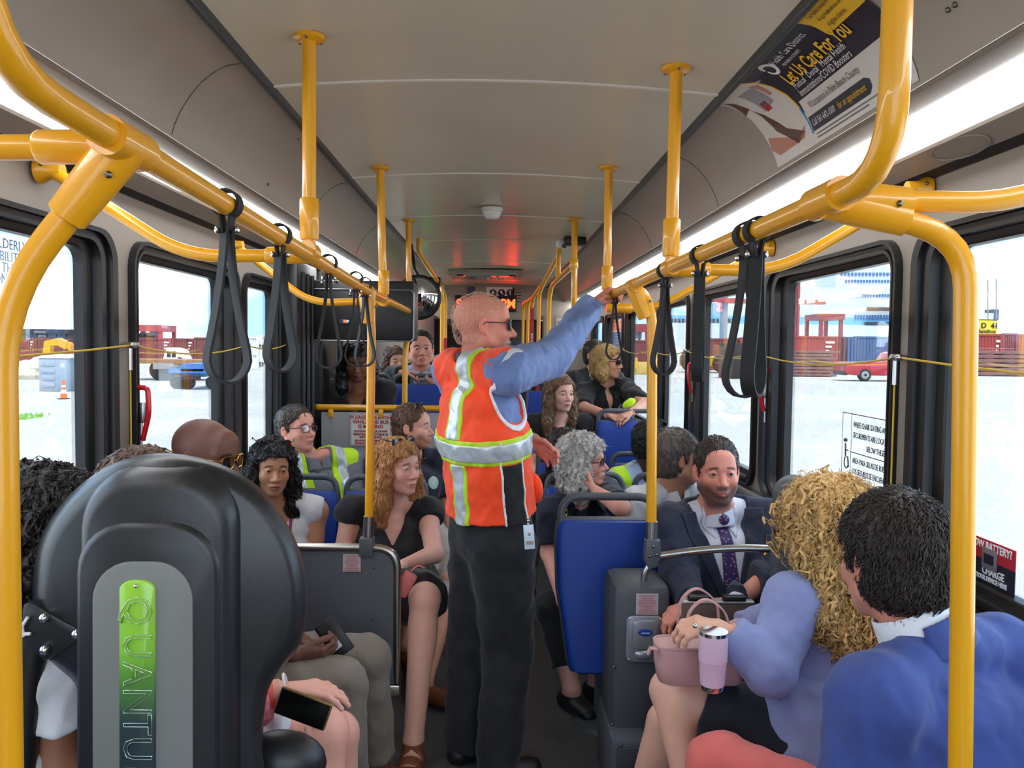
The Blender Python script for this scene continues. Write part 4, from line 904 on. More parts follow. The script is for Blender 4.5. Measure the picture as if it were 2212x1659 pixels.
# rubble behind the toilet
b = MB(); rng = random.Random(5)
for k in range(40):
    q = U(rng.uniform(40, 86), rng.uniform(818, 832), 41); b.sph((q[0], 41 + rng.uniform(0, 1.5), GZ + rng.uniform(.1, .7)), (rng.uniform(.25, .6),)*3, 8)
o = b.build('rubble', mat('pale rubble', (200, 190, 170), .9, var=.2), smooth=False); o['kind'] = 'stuff'; o['label'] = 'heap of pale rubble left of the portable toilet'
# trucks and trailers through the second window
YT = 39.
def wheel(b_, x, y, z, r, w): b_.lathe((x, y, z), [(0, -w/2), (r*.9, -w/2), (r, -w*.35), (r, w*.35), (r*.9, w/2), (0, w/2)], 20, 'Y')
t = empty('flatbed_trailer', (U(330, 838, YT)[0], YT, GZ), 'long rust brown flatbed trailer behind the blue chassis', 'trailer')
x0, x1, z0, z1 = outbox(262, 470, YT+2, 777, 786); b = MB(); b.bx((x0, YT+2, z0), (x1, YT+4.4, z1)); b.build('deck', mat('rusty deck', (150, 112, 74), .8, var=.2, vscale=3), t)
x0, x1, z0, z1 = outbox(306, 338, YT, 802, 838); b = MB(); b.bx((x0, YT+1.9, z0), (x1, YT+2.3, z1), .03); b.build('rear_box', mat('dark box', (50, 54, 64), .6), t)
x0, x1, z0, z1 = outbox(296, 342, YT, 786, 800); b = MB(); b.bx((x0, YT+1.8, z0), (x1, YT+4.2, z1)); b.build('bumper', mat('worn grey', (150, 146, 146), .7), t)
for px in (298, 347, 356): b = MB(); wheel(b, U(px, 820, YT)[0], YT+2.6, GZ + .52, .52, .3); b.build('wheel', BLK, t)
# white truck cab
YC = 52.; t = empty('truck', (U(370, 800, YC)[0], YC, GZ), 'white truck cab behind the rusty flatbed', 'truck')
x0, x1, z0, z1 = outbox(352, 386, YC, 751, 800); b = MB()
b.prism([(x0, YC, z0), (x1, YC, z0), (x1, YC, z0 + (z1-z0)*.5), (x1 - (x1-x0)*.12, YC, z0 + (z1-z0)*.62), (x1 - (x1-x0)*.28, YC, z1 - .15), (x0 + (x1-x0)*.2, YC, z1), (x0, YC, z0 + (z1-z0)*.55)], (0, 2.4, 0), .06); b.build('cab', mat('truck white', (236, 236, 236), .4), t)
b = MB()
for f0, f1 in ((.25, .5), (.56, .82)): b.bx((x0 + (x1-x0)*f0, YC - .03, z0 + (z1-z0)*.58), (x0 + (x1-x0)*f1, YC + .01, z0 + (z1-z0)*.84), .01)
b.build('window', mat('dark truck glass', (40, 46, 54), .2), t)
for f in (.15, .85): b = MB(); wheel(b, x0 + (x1-x0)*f, YC + .2, GZ + .5, .5, .35); b.build('wheel', BLK, t)
# blue trailer chassis
YB = G(400, 842)[1]; t = empty('blue_chassis', (U(415, 840, YB)[0], YB, GZ), 'blue trailer chassis seen from behind with black double tyres', 'trailer')
BLT = mat('chassis blue', (56, 110, 176), .6, var=.1)
x0, x1, z0, z1 = outbox(364, 470, YB, 797, 806); b = MB(); b.bx((x0, YB, z0), (x1, YB + .25, z1)); b.build('rear_beam', BLT, t)
x0, x1, z0, z1 = outbox(390, 440, YB, 786, 826); b = MB(); b.bx((x0, YB + .1, z0 + (z1-z0)*.3), (x1, YB + 6, z1)); b.bx((x0, YB, z0 + (z1-z0)*.6), (x1, YB + .2, z0 + (z1-z0)*.95)); b.build('frame', BLT, t)
x0, x1, z0, z1 = outbox(396, 434, YB, 811, 820); b = MB(); b.bx((x0, YB - .06, z0), (x1, YB, z1)); b.build('tail_lamps', mat('dark lamps', (46, 30, 34), .5), t)
for px in (373, 385, 397, 451, 462): b = MB(); r = (U(0, 808, YB)[2] - GZ)/2; wheel(b, U(px, 830, YB)[0], YB + .5, GZ + r, r, .28); b.build('wheel', BLK, t)
for o in t.children:
    if o.name.startswith('wheel'):
        for v in o.data.vertices: pass
# --- right side
YS = 210.
t = empty('cruise_ship', (U(1800, 700, YS)[0], YS, GZ), 'huge white cruise ship with rows of blue windows behind the red containers', 'ship')
SHW = mat('ship white', (200, 208, 214), .5); SHB = mat('ship window blue', (64, 112, 164), .3); SHD = mat('ship dark band', (44, 54, 70), .4)
def sbox(px0, px1, top, bot, dy, m, name, parent, depth=14):
    x0, x1, z0, z1 = outbox(px0, px1, YS, top, bot); b = MB(); b.bx((x0, YS + dy, z0), (x1, YS + dy + depth, z1)); return b.build(name, m, parent, smooth=False)
sbox(1330, 2010, 700, None, 0, SHW, 'hull', t, 24); sbox(1440, 2000, 684, 701, 1, mat('ship pale blue', (112, 176, 214), .5), 'promenade_deck', t)
sbox(1560, 2000, 655, 685, 2, SHW, 'superstructure', t); sbox(1700, 1990, 620, 656, 3, SHW, 'upper_decks', t); sbox(1820, 1985, 572, 621, 4, SHW, 'top_decks', t)
for (a, c, tp, bt_, n, dy) in ((1620, 1690, 690, 698, 10, .8), (1850, 1985, 680, 690, 22, .8), (1830, 1985, 586, 593, 20, 3.8), (1840, 1985, 602, 608, 22, 3.8), (1835, 1985, 634, 640, 24, 2.8), (1450, 1600, 688, 697, 18, .8)):
    b = MB()
    for k in range(n):
        x0, x1, z0, z1 = outbox(a + (c-a)*k/n, a + (c-a)*(k+.6)/n, YS, tp, bt_); b.bx((x0, YS + dy, z0), (x1, YS + dy + .3, z1))
    b.build('window_row', SHD if tp in (690, 688) else SHB, t, smooth=False)
for (a, c, tp, bt_) in ((1875, 1985, 664, 672), (1870, 1985, 696, 702)): sbox(a, c, tp, bt_, -.2, SHD, 'dark_deck_band', t, 1)
for k in range(5):
    x = 1630 + 12*k; sbox(x, x+8, 668, 680, 1.5, mat('lifeboat', (210, 206, 200), .5), 'lifeboat', t, 3)
# red lattice harbour crane
def lattice(px0, px1, Y, top, bot, col, label, parent=None, name='harbour_crane', n=9, r=.28):
    x0, x1, z0, z1 = outbox(px0, px1, Y, top, bot); t = parent or empty(name, ((x0+x1)/2, Y, z0), label, 'crane'); m = mat('crane paint %d %d %d' % col, col, .5)
    b = MB(); w = x1-x0
    for x in (x0, x1):
        for y in (0, w): b.tube([(x, Y + y, z0), (x, Y + y, z1)], r, 6)
    b.build('mast', m, t); b = MB()
    for k in range(n):
        za, zb_ = z0 + (z1-z0)*k/n, z0 + (z1-z0)*(k+1)/n
        a_, c_ = (x0, x1) if k % 2 else (x1, x0); b.tube([(a_, Y, za), (c_, Y, zb_)], r*.6, 5); b.tube([(x0, Y, za), (x1, Y, za)], r*.5, 5)
    b.build('bracing', m, t); return t
t = lattice(1706, 1727, 130, 560, None, (160, 70, 78), 'tall red lattice crane mast in the pickup side window')
x0, x1, z0, z1 = outbox(1560, 1790, 130, 646, 655); b = MB(); b.bx((x0, 131, z0), (x1, 132.5, z1)); b.build('jib', mat('crane paint 190 96 82', (190, 96, 82), .5), t)
t = frame_crane('straddle_carrier', 1772, 1822, 110, 678, None, (146, 56, 68), 'dark red straddle carrier frame above the containers', beam=.12, cab=False, legs_w=.14)
# grey crane column in the next window
x0, x1, z0, z1 = outbox(1560, 1573, 120, 640); t = empty('crane_column', (x0, 120, z0), 'grey crane column with a red top in the narrower window', 'crane'); b = MB(); b.bx((x0, 120, z0), (x1, 121, z1)); b.build('column', mat('column grey', (120, 140, 160), .5), t)
x0, x1, z0, z1 = outbox(1525, 1600, 120, 644, 652); b = MB(); b.bx((x0, 119.5, z0), (x1, 121, z1)); b.build('red_beam', mat('crane paint 176 70 78', (176, 70, 78), .5), t)
frame_crane('gantry_crane', 1368, 1400, 100, 700, None, (150, 62, 70), 'dark red crane frame seen past the bent-top stanchion', beam=.2)
# container rows on the right
for (a, c, Y, tp, bt_, col, lab) in ((1690, 1810.0, 70, 726, None, (158, 62, 58), 'bright red container behind the timber stack'), (1813, 1826.0, 71, 727, None, (120, 56, 60), 'narrow dark red container end beside the pickup'), (1832, 1843.0, 72, 728, None, (70, 100, 150), 'blue container end above the pickup cab'), (1846, 1988.0, 72.5, 727, None, CBLUE, 'long blue container behind the red pickup'),
        (1600, 1682.0, 70.5, 729, None, (150, 74, 68), 'red container left of the bright red one'), (1525, 1592.0, 71, 731, None, (132, 70, 66), 'dull red container behind the yellow loader'), (1360, 1428.0, 72, 735, None, (124, 64, 64), 'dark red container past the bent-top stanchion'), (1330, 1350.0, 74, 716, None, (60, 74, 110), 'dark blue container in the far window'), (1318, 1350.0, 74, 690, 715.2, (206, 96, 60), 'orange container topmost in the far window'),
        (2050, 2060.0, 70, 723, None, (90, 150, 190), 'pale blue container end beside the big stanchion'), (2108, 2164.0, 68, 722, None, (160, 62, 58), 'red container below the yellow excavator house'), (2166, 2198.0, 68.5, 720, None, (146, 84, 86), 'faded red container near the frame edge'), (2200, 2258.0, 69, 722, None, (170, 98, 72), 'orange container at the frame edge')):
    container(a, c, Y, tp, bt_, col, lab, marks=c-a > 40)
# yellow machinery in the next window (loader with a big tyre) and black crate
YL_ = G(1500, 805)[1]; t = empty('wheel_loader', (U(1500, 800, YL_)[0], YL_, GZ), 'yellow wheel loader with a big tyre behind the hanging straps', 'loader')
LOY = mat('loader yellow', (226, 176, 40), .5)
for px, r in ((1496, 1.0), (1560, .8)): b = MB(); wheel(b, U(px, 790, YL_)[0], YL_ - .1, GZ + r, r, .6); b.build('tyre', BLK, t); b = MB(); wheel(b, U(px, 790, YL_)[0], YL_ - .42, GZ + r, r*.5, .1); b.build('rim', LOY, t)
x0, x1, z0, z1 = outbox(1480, 1575, YL_, 764, 792); b = MB(); b.bx((x0, YL_, z0), (x1, YL_+2, z0 + (z1-z0)*.8), .05); b.bx((x0 + (x1-x0)*.1, YL_, z0), (x0 + (x1-x0)*.35, YL_+2, z1), .05); b.build('body', LOY, t)
x0, x1, z0, z1 = outbox(1575, 1604, YL_, 745, 800); b = MB(); b.prism([(x0, YL_, z0), (x1, YL_, z0), (x1, YL_, z1), (x0 + (x1-x0)*.6, YL_, z1), (x0, YL_, z0 + (z1-z0)*.3)], (0, 1.5, 0), .05); b.build('arm', LOY, t)
x0, x1, z0, z1 = outbox(1572, 1640, 52, 741, 806); b = MB(); b.bx((x0, 52, GZ), (x1, 54, z1), .05); o = b.build('dark_crate', mat('dark weathered crate', (52, 46, 44), .8, var=.3, vscale=2)); setp(o, 'big dark weathered crate beside the yellow loader', 'crate')
x0, x1, z0, z1 = outbox(1362, 1425, 58, 773, 806); t = empty('yellow_barrier', ((x0+x1)/2, 58, GZ), 'low yellow barrier past the bent-top stanchion', 'barrier'); b = MB(); b.bx((x0, 58, GZ), (x1, 58.6, z1 - .3), .05); b.build('base', mat('barrier straw', (206, 176, 96), .7), t); b = MB(); b.bx((x0, 57.9, GZ + .4), (x0 + .5, 58.7, z1)); b.build('post', LOY, t)
# timber stacks
TIM = mat('reddish timber', (128, 92, 88), .8, var=.25, vscale=1.2); 
def timber(px0, px1, Y, top, rows, label, seed, ragged=True):
    x0, x1, z0, z1 = outbox(px0, px1, Y, top); t = empty('timber_stack', ((x0+x1)/2, Y, GZ), label, 'timber stack'); rng = random.Random(seed); h = (z1-GZ)/rows; b = MB()
    for r in range(rows):
        n = 5; e0 = rng.uniform(0, .06)*(x1-x0) if ragged else 0; e1 = (rng.uniform(-.05, .12) + .05*r/rows)*(x1-x0) if ragged else 0
        b.bx((x0 + e0, Y, GZ + h*(r + .18)), (x1 - e1, Y + 1.6, GZ + h*(r + .95)), .02)
        for k in range(4): b.bx((x0 + (x1-x0)*(.15 + .22*k), Y + .1, GZ + h*r), (x0 + (x1-x0)*(.2 + .22*k), Y + 1.4, GZ + h*(r + .2)))
    b.build('beams', TIM, t); return t
YTM = G(1760, 814)[1]
timber(1690, 1815, YTM, 757, 8, 'ragged stack of reddish timber left of the pickup', 11)
timber(2040, 2260, YTM + 6, 757, 6, 'long low stack of pinkish timber in the near window', 12, False)
# red pickup
YK = G(1865, 824)[1]; xk = lambda px: U(px, 800, YK)[0]; zk = lambda py: U(1900, py, YK)[2]
t = empty('red_pickup', (xk(1950), YK, GZ), 'shiny red pickup truck parked on the concrete', 'pickup'); PKR = mat('pickup red', (172, 22, 46), .25, coat=.6)
x0, x1 = xk(1826), xk(2085); L_ = x1-x0
sil = [(0, .30), (0, .62), (.01, .64), (.36, .66), (.40, .95), (.44, 1.0), (.66, 1.0), (.74, .70), (.97, .62), (1.0, .50), (1.0, .25), (.92, .2), (.10, .2), (.02, .24)]
zt_ = zk(760) - GZ; b = MB(); b.prism([(x0 + L_*u, YK, GZ + zt_*v) for u, v in sil], (0, 1.9, 0), .06); b.build('body', PKR, t)
b = MB()
for u0, u1 in ((.42, .53), (.545, .68)): b.prism([(x0 + L_*u0, YK - .02, GZ + zt_*.70), (x0 + L_*u1, YK - .02, GZ + zt_*.70), (x0 + L_*(u1 - .02), YK - .02, GZ + zt_*.93), (x0 + L_*(u0 + .02), YK - .02, GZ + zt_*.93)], (0, .03, 0))
b.build('side_window', mat('pickup glass', (60, 40, 46), .15), t)
RIM = mat('alloy rim', (170, 172, 176), .3, metal=.7)
for u in (.165, .80):
    r = .40; b = MB(); wheel(b, x0 + L_*u, YK + .12, GZ + r, r, .3); w_ = b.build('wheel', BLK, t)
    b = MB(); wheel(b, x0 + L_*u, YK - .03, GZ + r, r*.62, .03)
    for k in range(6): b.box((x0 + L_*u, YK - .05, GZ + r), (.06, .03, r*1.15), R=Matrix.Rotation(k*math.pi/6, 3, 'Y'))
    b.build('alloy_rim', RIM, w_)
b = MB(); b.bx((x0 - .04, YK + .1, GZ + zt_*.2), (x0 + .2, YK+1.8, GZ + zt_*.34), .03); b.build('bumper', mat('dark steel', (40, 40, 46), .4), t)
b = MB(); b.bx((x0 - .02, YK + .02, GZ + zt_*.46), (x0 + .03, YK + .2, GZ + zt_*.62), .01); b.build('tail_lamp', mat('tail lamp', (120, 10, 24), .2), t)
# yellow machine house with lettering
YH = 105.; x0, x1, z0, z1 = outbox(2052, 2157, YH, 690); t = empty('machine_house', ((x0+x1)/2, YH, z0), 'yellow crane machine house lettered D 41 beyond the near window', 'crane')
b = MB(); b.bx((x0, YH, z0), (x1, YH+4, z1), .3); b.build('house', mat('machine yellow', (232, 196, 50), .5), t); text('print', 'D  41', 1.0, frame3(U(2138, 704, YH - .1), (1, 0, 0), (0, 0, 1)), BLKINK, t, bold=.03)
text('print', 'Hamilton', .7, frame3(U(2130, 716, YH - .1), (1, 0, 0), (0, 0, 1)), BLKINK, t, bold=.02)
for px in (2134, 2152): b = MB(); b.tube([U(px, 690, YH), U(px, 596, YH)], .09, 6); b.build('antenna', mat('antenna grey', (150, 152, 156), .5), t)
x0, x1, z0, z1 = outbox(2147, 2158, YH, 668, 692); b = MB(); b.bx((x0, YH, z0), (x1, YH+2, z1)); b.build('stack', mat('dark stack', (80, 84, 96), .6), t)
x0, x1, z0, z1 = outbox(2110, 2147, YH, 676, 690); b = MB(); b.bx((x0, YH, z0), (x1, YH+2, z1)); b.build('white_cab', SHW, t)
# silver car near the rear windows
YV = G(1385, 880)[1]; t = empty('parked_car', (U(1385, 860, YV)[0], YV, GZ), 'silver white car outside the rear window past the woman in sunglasses', 'car')
xa = U(1404, 850, YV)[0] - 4.4; b = MB(); sil = [(0, .15), (0, .5), (.9, .62), (1.5, 1.0), (3.0, 1.0), (3.7, .66), (4.4, .55), (4.4, .15)]; hh = (U(1385, 822, YV)[2] - GZ)
b.prism([(xa + u, YV, GZ + hh*v) for u, v in sil], (0, 1.7, 0), .08); b.build('body', mat('car silver', (216, 220, 226), .25, coat=.5), t)
b = MB(); b.prism([(xa + u, YV - .02, GZ + hh*v) for u, v in ((1.2, .66), (1.6, .95), (2.9, .95), (3.4, .66))], (0, .03, 0)); b.build('side_window', mat('pickup glass', (60, 40, 46), .15), t)
for u in (.8, 3.5): b = MB(); wheel(b, xa + u, YV + .1, GZ + .32, .32, .25); b.build('wheel', BLK, t)
# containers seen through the far left window
container(700, 733, 39, 735, 771.5, (178, 84, 76), 'dusty red container behind the woman looking down, upper one'); container(704, 736, 39, 772, None, (140, 60, 58), 'dark red container behind the woman looking down, lower one')
# ================================================================== people: smooth blended bodies meshed with surface nets
F32 = np.float32
def nrm(v): v = np.asarray(v, float); return v/max(np.linalg.norm(v), 1e-9)
def d_cap(a, b_, r1, r2, cuts=()):
    a = np.asarray(a, F32); b_ = np.asarray(b_, F32); ab = b_-a; L2 = float(ab@ab) + 1e-9
    def f(P):
        pa = P-a; t = np.clip(pa@ab/L2, 0, 1); d = np.sqrt(((pa - t[:, None]*ab)**2).sum(1)) - (r1 + (r2-r1)*t)
        for o, n in cuts: d = np.maximum(d, (P - np.asarray(o, F32))@np.asarray(n, F32))
        return d
    f.lo = np.minimum(a-r1, b_-r2); f.hi = np.maximum(a+r1, b_+r2); f.lo = np.minimum(f.lo, b_-max(r1, r2)); f.hi = np.maximum(f.hi, b_+max(r1, r2)); return f
def d_ell(c, r, R=None, cuts=()):
    c = np.asarray(c, F32); r = np.asarray(r, F32); R = np.eye(3, dtype=F32) if R is None else np.asarray(R, F32)  # columns = local axes
    def f(P):
        q = (P-c)@R; k0 = np.sqrt(((q/r)**2).sum(1)); k1 = np.sqrt(((q/r**2)**2).sum(1)) + 1e-9; d = k0*(k0-1)/k1
        for o, n in cuts: d = np.maximum(d, (P - np.asarray(o, F32))@np.asarray(n, F32))
        return d
    m = float(r.max()); f.lo = c-m; f.hi = c+m; return f
def d_ecap(a, b_, w1, h1, w2, h2, side, cap=None, cuts=()):
    """elliptical tapered limb from a to b_: half widths w along side, h across"""
    a = np.asarray(a, F32); b_ = np.asarray(b_, F32); ax = b_-a; L = float(np.linalg.norm(ax)); ax = ax/L
    s = np.asarray(side, F32); s = s - ax*(s@ax); s = s/np.linalg.norm(s); fr = np.cross(ax, s).astype(F32); cap_ = cap or min(w1, h1, w2, h2)
    def f(P):
        q = P-a; z = q@ax; t = np.clip(z/L, 0, 1); w = w1 + (w2-w1)*t; h = h1 + (h2-h1)*t; e = z - t*L; u = q@s; v = q@fr
        k0 = np.sqrt((u/w)**2 + (v/h)**2 + (e/cap_)**2); k1 = np.sqrt((u/w**2)**2 + (v/h**2)**2 + (e/cap_**2)**2) + 1e-9; d = k0*(k0-1)/k1
        for o, n in cuts: d = np.maximum(d, (P - np.asarray(o, F32))@np.asarray(n, F32))
        return d
    m = max(w1, h1, w2, h2, cap_); f.lo = np.minimum(a, b_)-m; f.hi = np.maximum(a, b_)+m; return f
def d_plane(o, n): o = np.asarray(o, F32); n = np.asarray(nrm(n), F32); return lambda P: (P-o)@n
def smin(a, b_, k):
    if k <= 0: return np.minimum(a, b_)
    h = np.clip(.5 + .5*(b_-a)/k, 0, 1); return b_*(1-h) + a*h - k*h*(1-h)
def smax(a, b_, k): return -smin(-a, -b_, k)
class Fld:
    def __init__(s): s.ops = []; s.lo = None; s.hi = None
    def _bb(s, lo, hi):
        s.lo = np.array(lo, float) if s.lo is None else np.minimum(s.lo, lo); s.hi = np.array(hi, float) if s.hi is None else np.maximum(s.hi, hi)
    def add(s, f, k=.02): s.ops.append(('u', f, k)); s._bb(f.lo, f.hi); return s
    def sub(s, f, k=.005): s.ops.append(('s', f, k)); return s
    def cut(s, f, k=.004): s.ops.append(('i', f, k)); return s
    def off(s, t): s.ops.append(('o', None, t)); s.lo = s.lo - t; s.hi = s.hi + t; return s
    def noise(s, amp, wl, seed=0): s.ops.append(('n', (2*math.pi/wl, seed), amp)); return s
    def copy(s): c = Fld(); c.ops = list(s.ops); c.lo = s.lo.copy(); c.hi = s.hi.copy(); return c
    def __call__(s, P):
        d = np.full(len(P), 9., F32)
        for op, f, k in s.ops:
            if op == 'u': d = smin(d, f(P), k)
            elif op == 's': d = smax(d, -f(P), k)
            elif op == 'i': d = smax(d, f(P), k)
            elif op == 'o': d = d - k
            elif op == 'n': d = d + k*(nfun(P, *f) - .7)
        return d
def nfun(P, w, seed):
    a = .7 + seed; x, y, z = P[:, 0]*w, P[:, 1]*w, P[:, 2]*w
    return (np.sin(x*1.0 + 1.7*np.sin(z*.7 + a) + a*3) * np.sin(y*.9 + 1.3*np.sin(x*.6 + 2*a)) + .6*np.sin(z*1.1 + 2.1*np.sin(x*.5 + y*.4 + a) + 5*a)*np.sin(x*.6 - y*.8 + a)).astype(F32)
def nets(fn, lo, hi, h):
    """surface nets on a sparse block grid; returns verts, quads"""
    lo = np.asarray(lo, float) - 3*h; hi = np.asarray(hi, float) + 3*h; B = 6
    nb = np.maximum(1, np.ceil((hi-lo)/(h*B)).astype(int)); N = nb*B
    ctr = [lo[i] + (np.arange(nb[i]) + .5)*B*h - .5*h for i in range(3)]
    C = np.stack(np.meshgrid(*ctr, indexing='ij'), -1).reshape(-1, 3).astype(F32)
    dc = fn(C); act = np.abs(dc) < B*h*.87*1.25 + .012
    d = np.repeat(np.repeat(np.repeat(np.where(dc > 0, 1., -1.).astype(F32).reshape(nb), B, 0), B, 1), B, 2)
    bi = np.stack(np.unravel_index(np.nonzero(act)[0], nb), -1)
    if len(bi) == 0: return np.zeros((0, 3)), np.zeros((0, 4), int)
    o = np.stack(np.meshgrid(*[np.arange(B)]*3, indexing='ij'), -1).reshape(-1, 3)
    I = (bi[:, None]*B + o[None]).reshape(-1, 3); vals = np.empty(len(I), F32)
    for s in range(0, len(I), 400000): vals[s:s+400000] = fn((lo + I[s:s+400000]*h).astype(F32))
    d[I[:, 0], I[:, 1], I[:, 2]] = vals
    neg = d < 0
    cs = np.zeros(np.array(d.shape)-1, np.int8)
    for dx in (0, 1):
        for dy in (0, 1):
            for dz in (0, 1): cs += neg[dx:dx+cs.shape[0], dy:dy+cs.shape[1], dz:dz+cs.shape[2]]
    cells = np.argwhere((cs > 0) & (cs < 8)); idx = np.full(cs.shape, -1, np.int64); idx[cells[:, 0], cells[:, 1], cells[:, 2]] = np.arange(len(cells))
    acc = np.zeros((len(cells), 3)); cnt = np.zeros(len(cells))
    for ax in range(3):
        o1, o2 = [a for a in range(3) if a != ax]
        for u in (0, 1):
            for v in (0, 1):
                p = cells.copy(); p[:, o1] += u; p[:, o2] += v; q = p.copy(); q[:, ax] += 1
                a = d[p[:, 0], p[:, 1], p[:, 2]]; c = d[q[:, 0], q[:, 1], q[:, 2]]; m = (a < 0) != (c < 0)
                t = np.where(m, a/np.where(m, a-c, 1), 0); pt = p.astype(float); pt[:, ax] += t
                acc[m] += pt[m]; cnt[m] += 1
    V = lo + acc/np.maximum(cnt, 1)[:, None]*h
    Q = []
    for ax in range(3):
        o1, o2 = [(1, 2), (2, 0), (0, 1)][ax]
        sl = [slice(None)]*3; sl2 = [slice(None)]*3; sl[ax] = slice(0, -1); sl2[ax] = slice(1, None)
        A = neg[tuple(sl)]; Bn = neg[tuple(sl2)]; e = np.argwhere(A != Bn)
        e = e[(e[:, o1] > 0) & (e[:, o2] > 0) & (e[:, o1] < d.shape[o1]-1) & (e[:, o2] < d.shape[o2]-1)]
        def cid(du, dv): c = e.copy(); c[:, o1] -= du; c[:, o2] -= dv; return idx[c[:, 0], c[:, 1], c[:, 2]]
        q = np.stack([cid(1, 1), cid(0, 1), cid(0, 0), cid(1, 0)], -1); fl = ~neg[e[:, 0], e[:, 1], e[:, 2]]; q[fl] = q[fl][:, ::-1]; Q.append(q)
    Q = np.concatenate(Q); return V, Q[(Q >= 0).all(1)]
def clipfaces(V, Q, keep):
    k = keep(V); m = k[Q].all(1); Q = Q[m]; u, inv = np.unique(Q, return_inverse=True); return V[u], inv.reshape(-1, 4)
def merge(parts):
    Vs, Qs, n = [], [], 0
    for V, Q in parts: Vs.append(V); Qs.append(Q+n); n += len(V)
    return np.concatenate(Vs), np.concatenate(Qs)
def mesh_obj(name, V, Q, m, parent=None, col=None):
    me = bpy.data.meshes.new(name); me.vertices.add(len(V)); me.vertices.foreach_set('co', np.asarray(V, F32).ravel())
    me.loops.add(Q.size); me.loops.foreach_set('vertex_index', Q.ravel().astype(np.int32)); me.polygons.add(len(Q)); me.polygons.foreach_set('loop_start', (np.arange(len(Q))*4).astype(np.int32))
    me.update(calc_edges=True)
    if col is not None:
        at = me.color_attributes.new('Col', 'FLOAT_COLOR', 'POINT'); at.data.foreach_set('color', np.concatenate([col, np.ones((len(col), 1))], 1).astype(F32).ravel())
    return link_mesh(name, me, m, parent)
def fobj(name, fld, m, parent, h=.006):
    V, Q = nets(fld, fld.lo, fld.hi, h)
    return mesh_obj(name, V, Q, m, parent) if len(Q) else None

# ---- tufts: short tapered hair locks grown on a hair surface, added to the same mesh
def tufts(V, Q, n, length, r, flow, rng, lift=.15, wav=0., segs=3, keep=None, jit=.14, fld=None, H=None, off=.003, wl=5.5, clear=True):
    c = V[Q].mean(1); nn = np.cross(V[Q[:, 2]]-V[Q[:, 0]], V[Q[:, 3]]-V[Q[:, 1]]); nn /= np.maximum(np.linalg.norm(nn, axis=1), 1e-12)[:, None]
    if keep is not None: k = keep(c); c, nn = c[k], nn[k]
    if len(c) == 0: return V, Q
    ii = rng.integers(0, len(c), n); P = c[ii] + rng.normal(0, .001, (n, 3)); Nn = nn[ii]; J = rng.normal(0, jit, (n, 3))
    L = length*rng.uniform(.6, 1.25, n); rr = r*rng.uniform(.7, 1.3, n); ph = rng.uniform(0, 6.28, n); cen = P - Nn*(r*.5); pts = []; offs = off*rng.uniform(-.6, 1.6, n)
    def grad(X):
        g = np.stack([fld((X + e).astype(F32)) - fld((X - e).astype(F32)) for e in np.eye(3)*.003], 1); return g/np.maximum(np.linalg.norm(g, axis=1), 1e-6)[:, None]
    N_ = Nn
    for k in range(segs+1):
        pts.append((cen, N_))
        if k == segs: break
        D = flow(cen, N_); D = D - N_*(D*N_).sum(1)[:, None]*(1. if fld is not None else 1.); D /= np.maximum(np.linalg.norm(D, axis=1), 1e-9)[:, None]; D += J; D /= np.maximum(np.linalg.norm(D, axis=1), 1e-9)[:, None]
        cen = cen + D*(L/segs)[:, None]
        if fld is not None:
            d = fld(cen.astype(F32)); g = grad(cen); cen = cen + g*np.clip(offs + off*lift*k - d, -.02, .02)[:, None]; N_ = g
        else: cen = cen + N_*(L*lift/segs*math.cos((k+.5)/segs*2.6))[:, None]
    rings = []; T0 = None
    for k, (cen, N_) in enumerate(pts):
        a = pts[max(0, k-1)][0]; b_ = pts[min(segs, k+1)][0]; T = b_-a; T /= np.maximum(np.linalg.norm(T, axis=1), 1e-9)[:, None]
        S = np.cross(T, N_); S /= np.maximum(np.linalg.norm(S, axis=1), 1e-9)[:, None]; u = k/segs; w = rr*(1 - .8*u**2)
        cc = cen + S*(wav*min(1, u*2.5)*np.sin(ph + u*wl))[:, None] + N_*(wav*.5*min(1, u*2.5)*np.cos(ph + u*wl))[:, None]
        rings.append(np.stack([cc + S*w[:, None], cc + N_*(w*.8)[:, None], cc - S*w[:, None], cc - N_*(w*.5)[:, None]], 1))
    X = np.stack(rings, 1)
    if H is not None and clear:
        q = H.L(X.reshape(-1, 3)).reshape(X.shape); bad = (np.abs(q[..., 0]) < .050) & (q[..., 1] > .045) & (q[..., 2] < .050) & (q[..., 2] > -.14)
        X = X[~bad.any((1, 2))]; n = len(X)
    base = np.arange(n)*((segs+1)*4); q = []
    for k in range(segs):
        for j in range(4): q.append(base[None] + np.array([[k*4+j], [k*4+(j+1) % 4], [(k+1)*4+(j+1) % 4], [(k+1)*4+j]]))
    QQ = np.concatenate([a.T for a in q]); return merge([(V, Q), (X.reshape(-1, 3), QQ)])

SKIN = mat('skin', (200, 150, 125), .5, attr=True, sss=.12, bump=.08, bscale=260, var=.05, vscale=30, spec=.35)
LENSM = mat('dark lens', (14, 15, 18), .08, coat=.6); FRM = mat('dark spectacle frame', (34, 28, 26), .3)
CLEAR = glass_mat('clear lens', (.96, .96, .96), .03)
EYEC = {'brown': (60, 38, 26), 'blue': (96, 122, 140), 'dark': (32, 22, 18)}

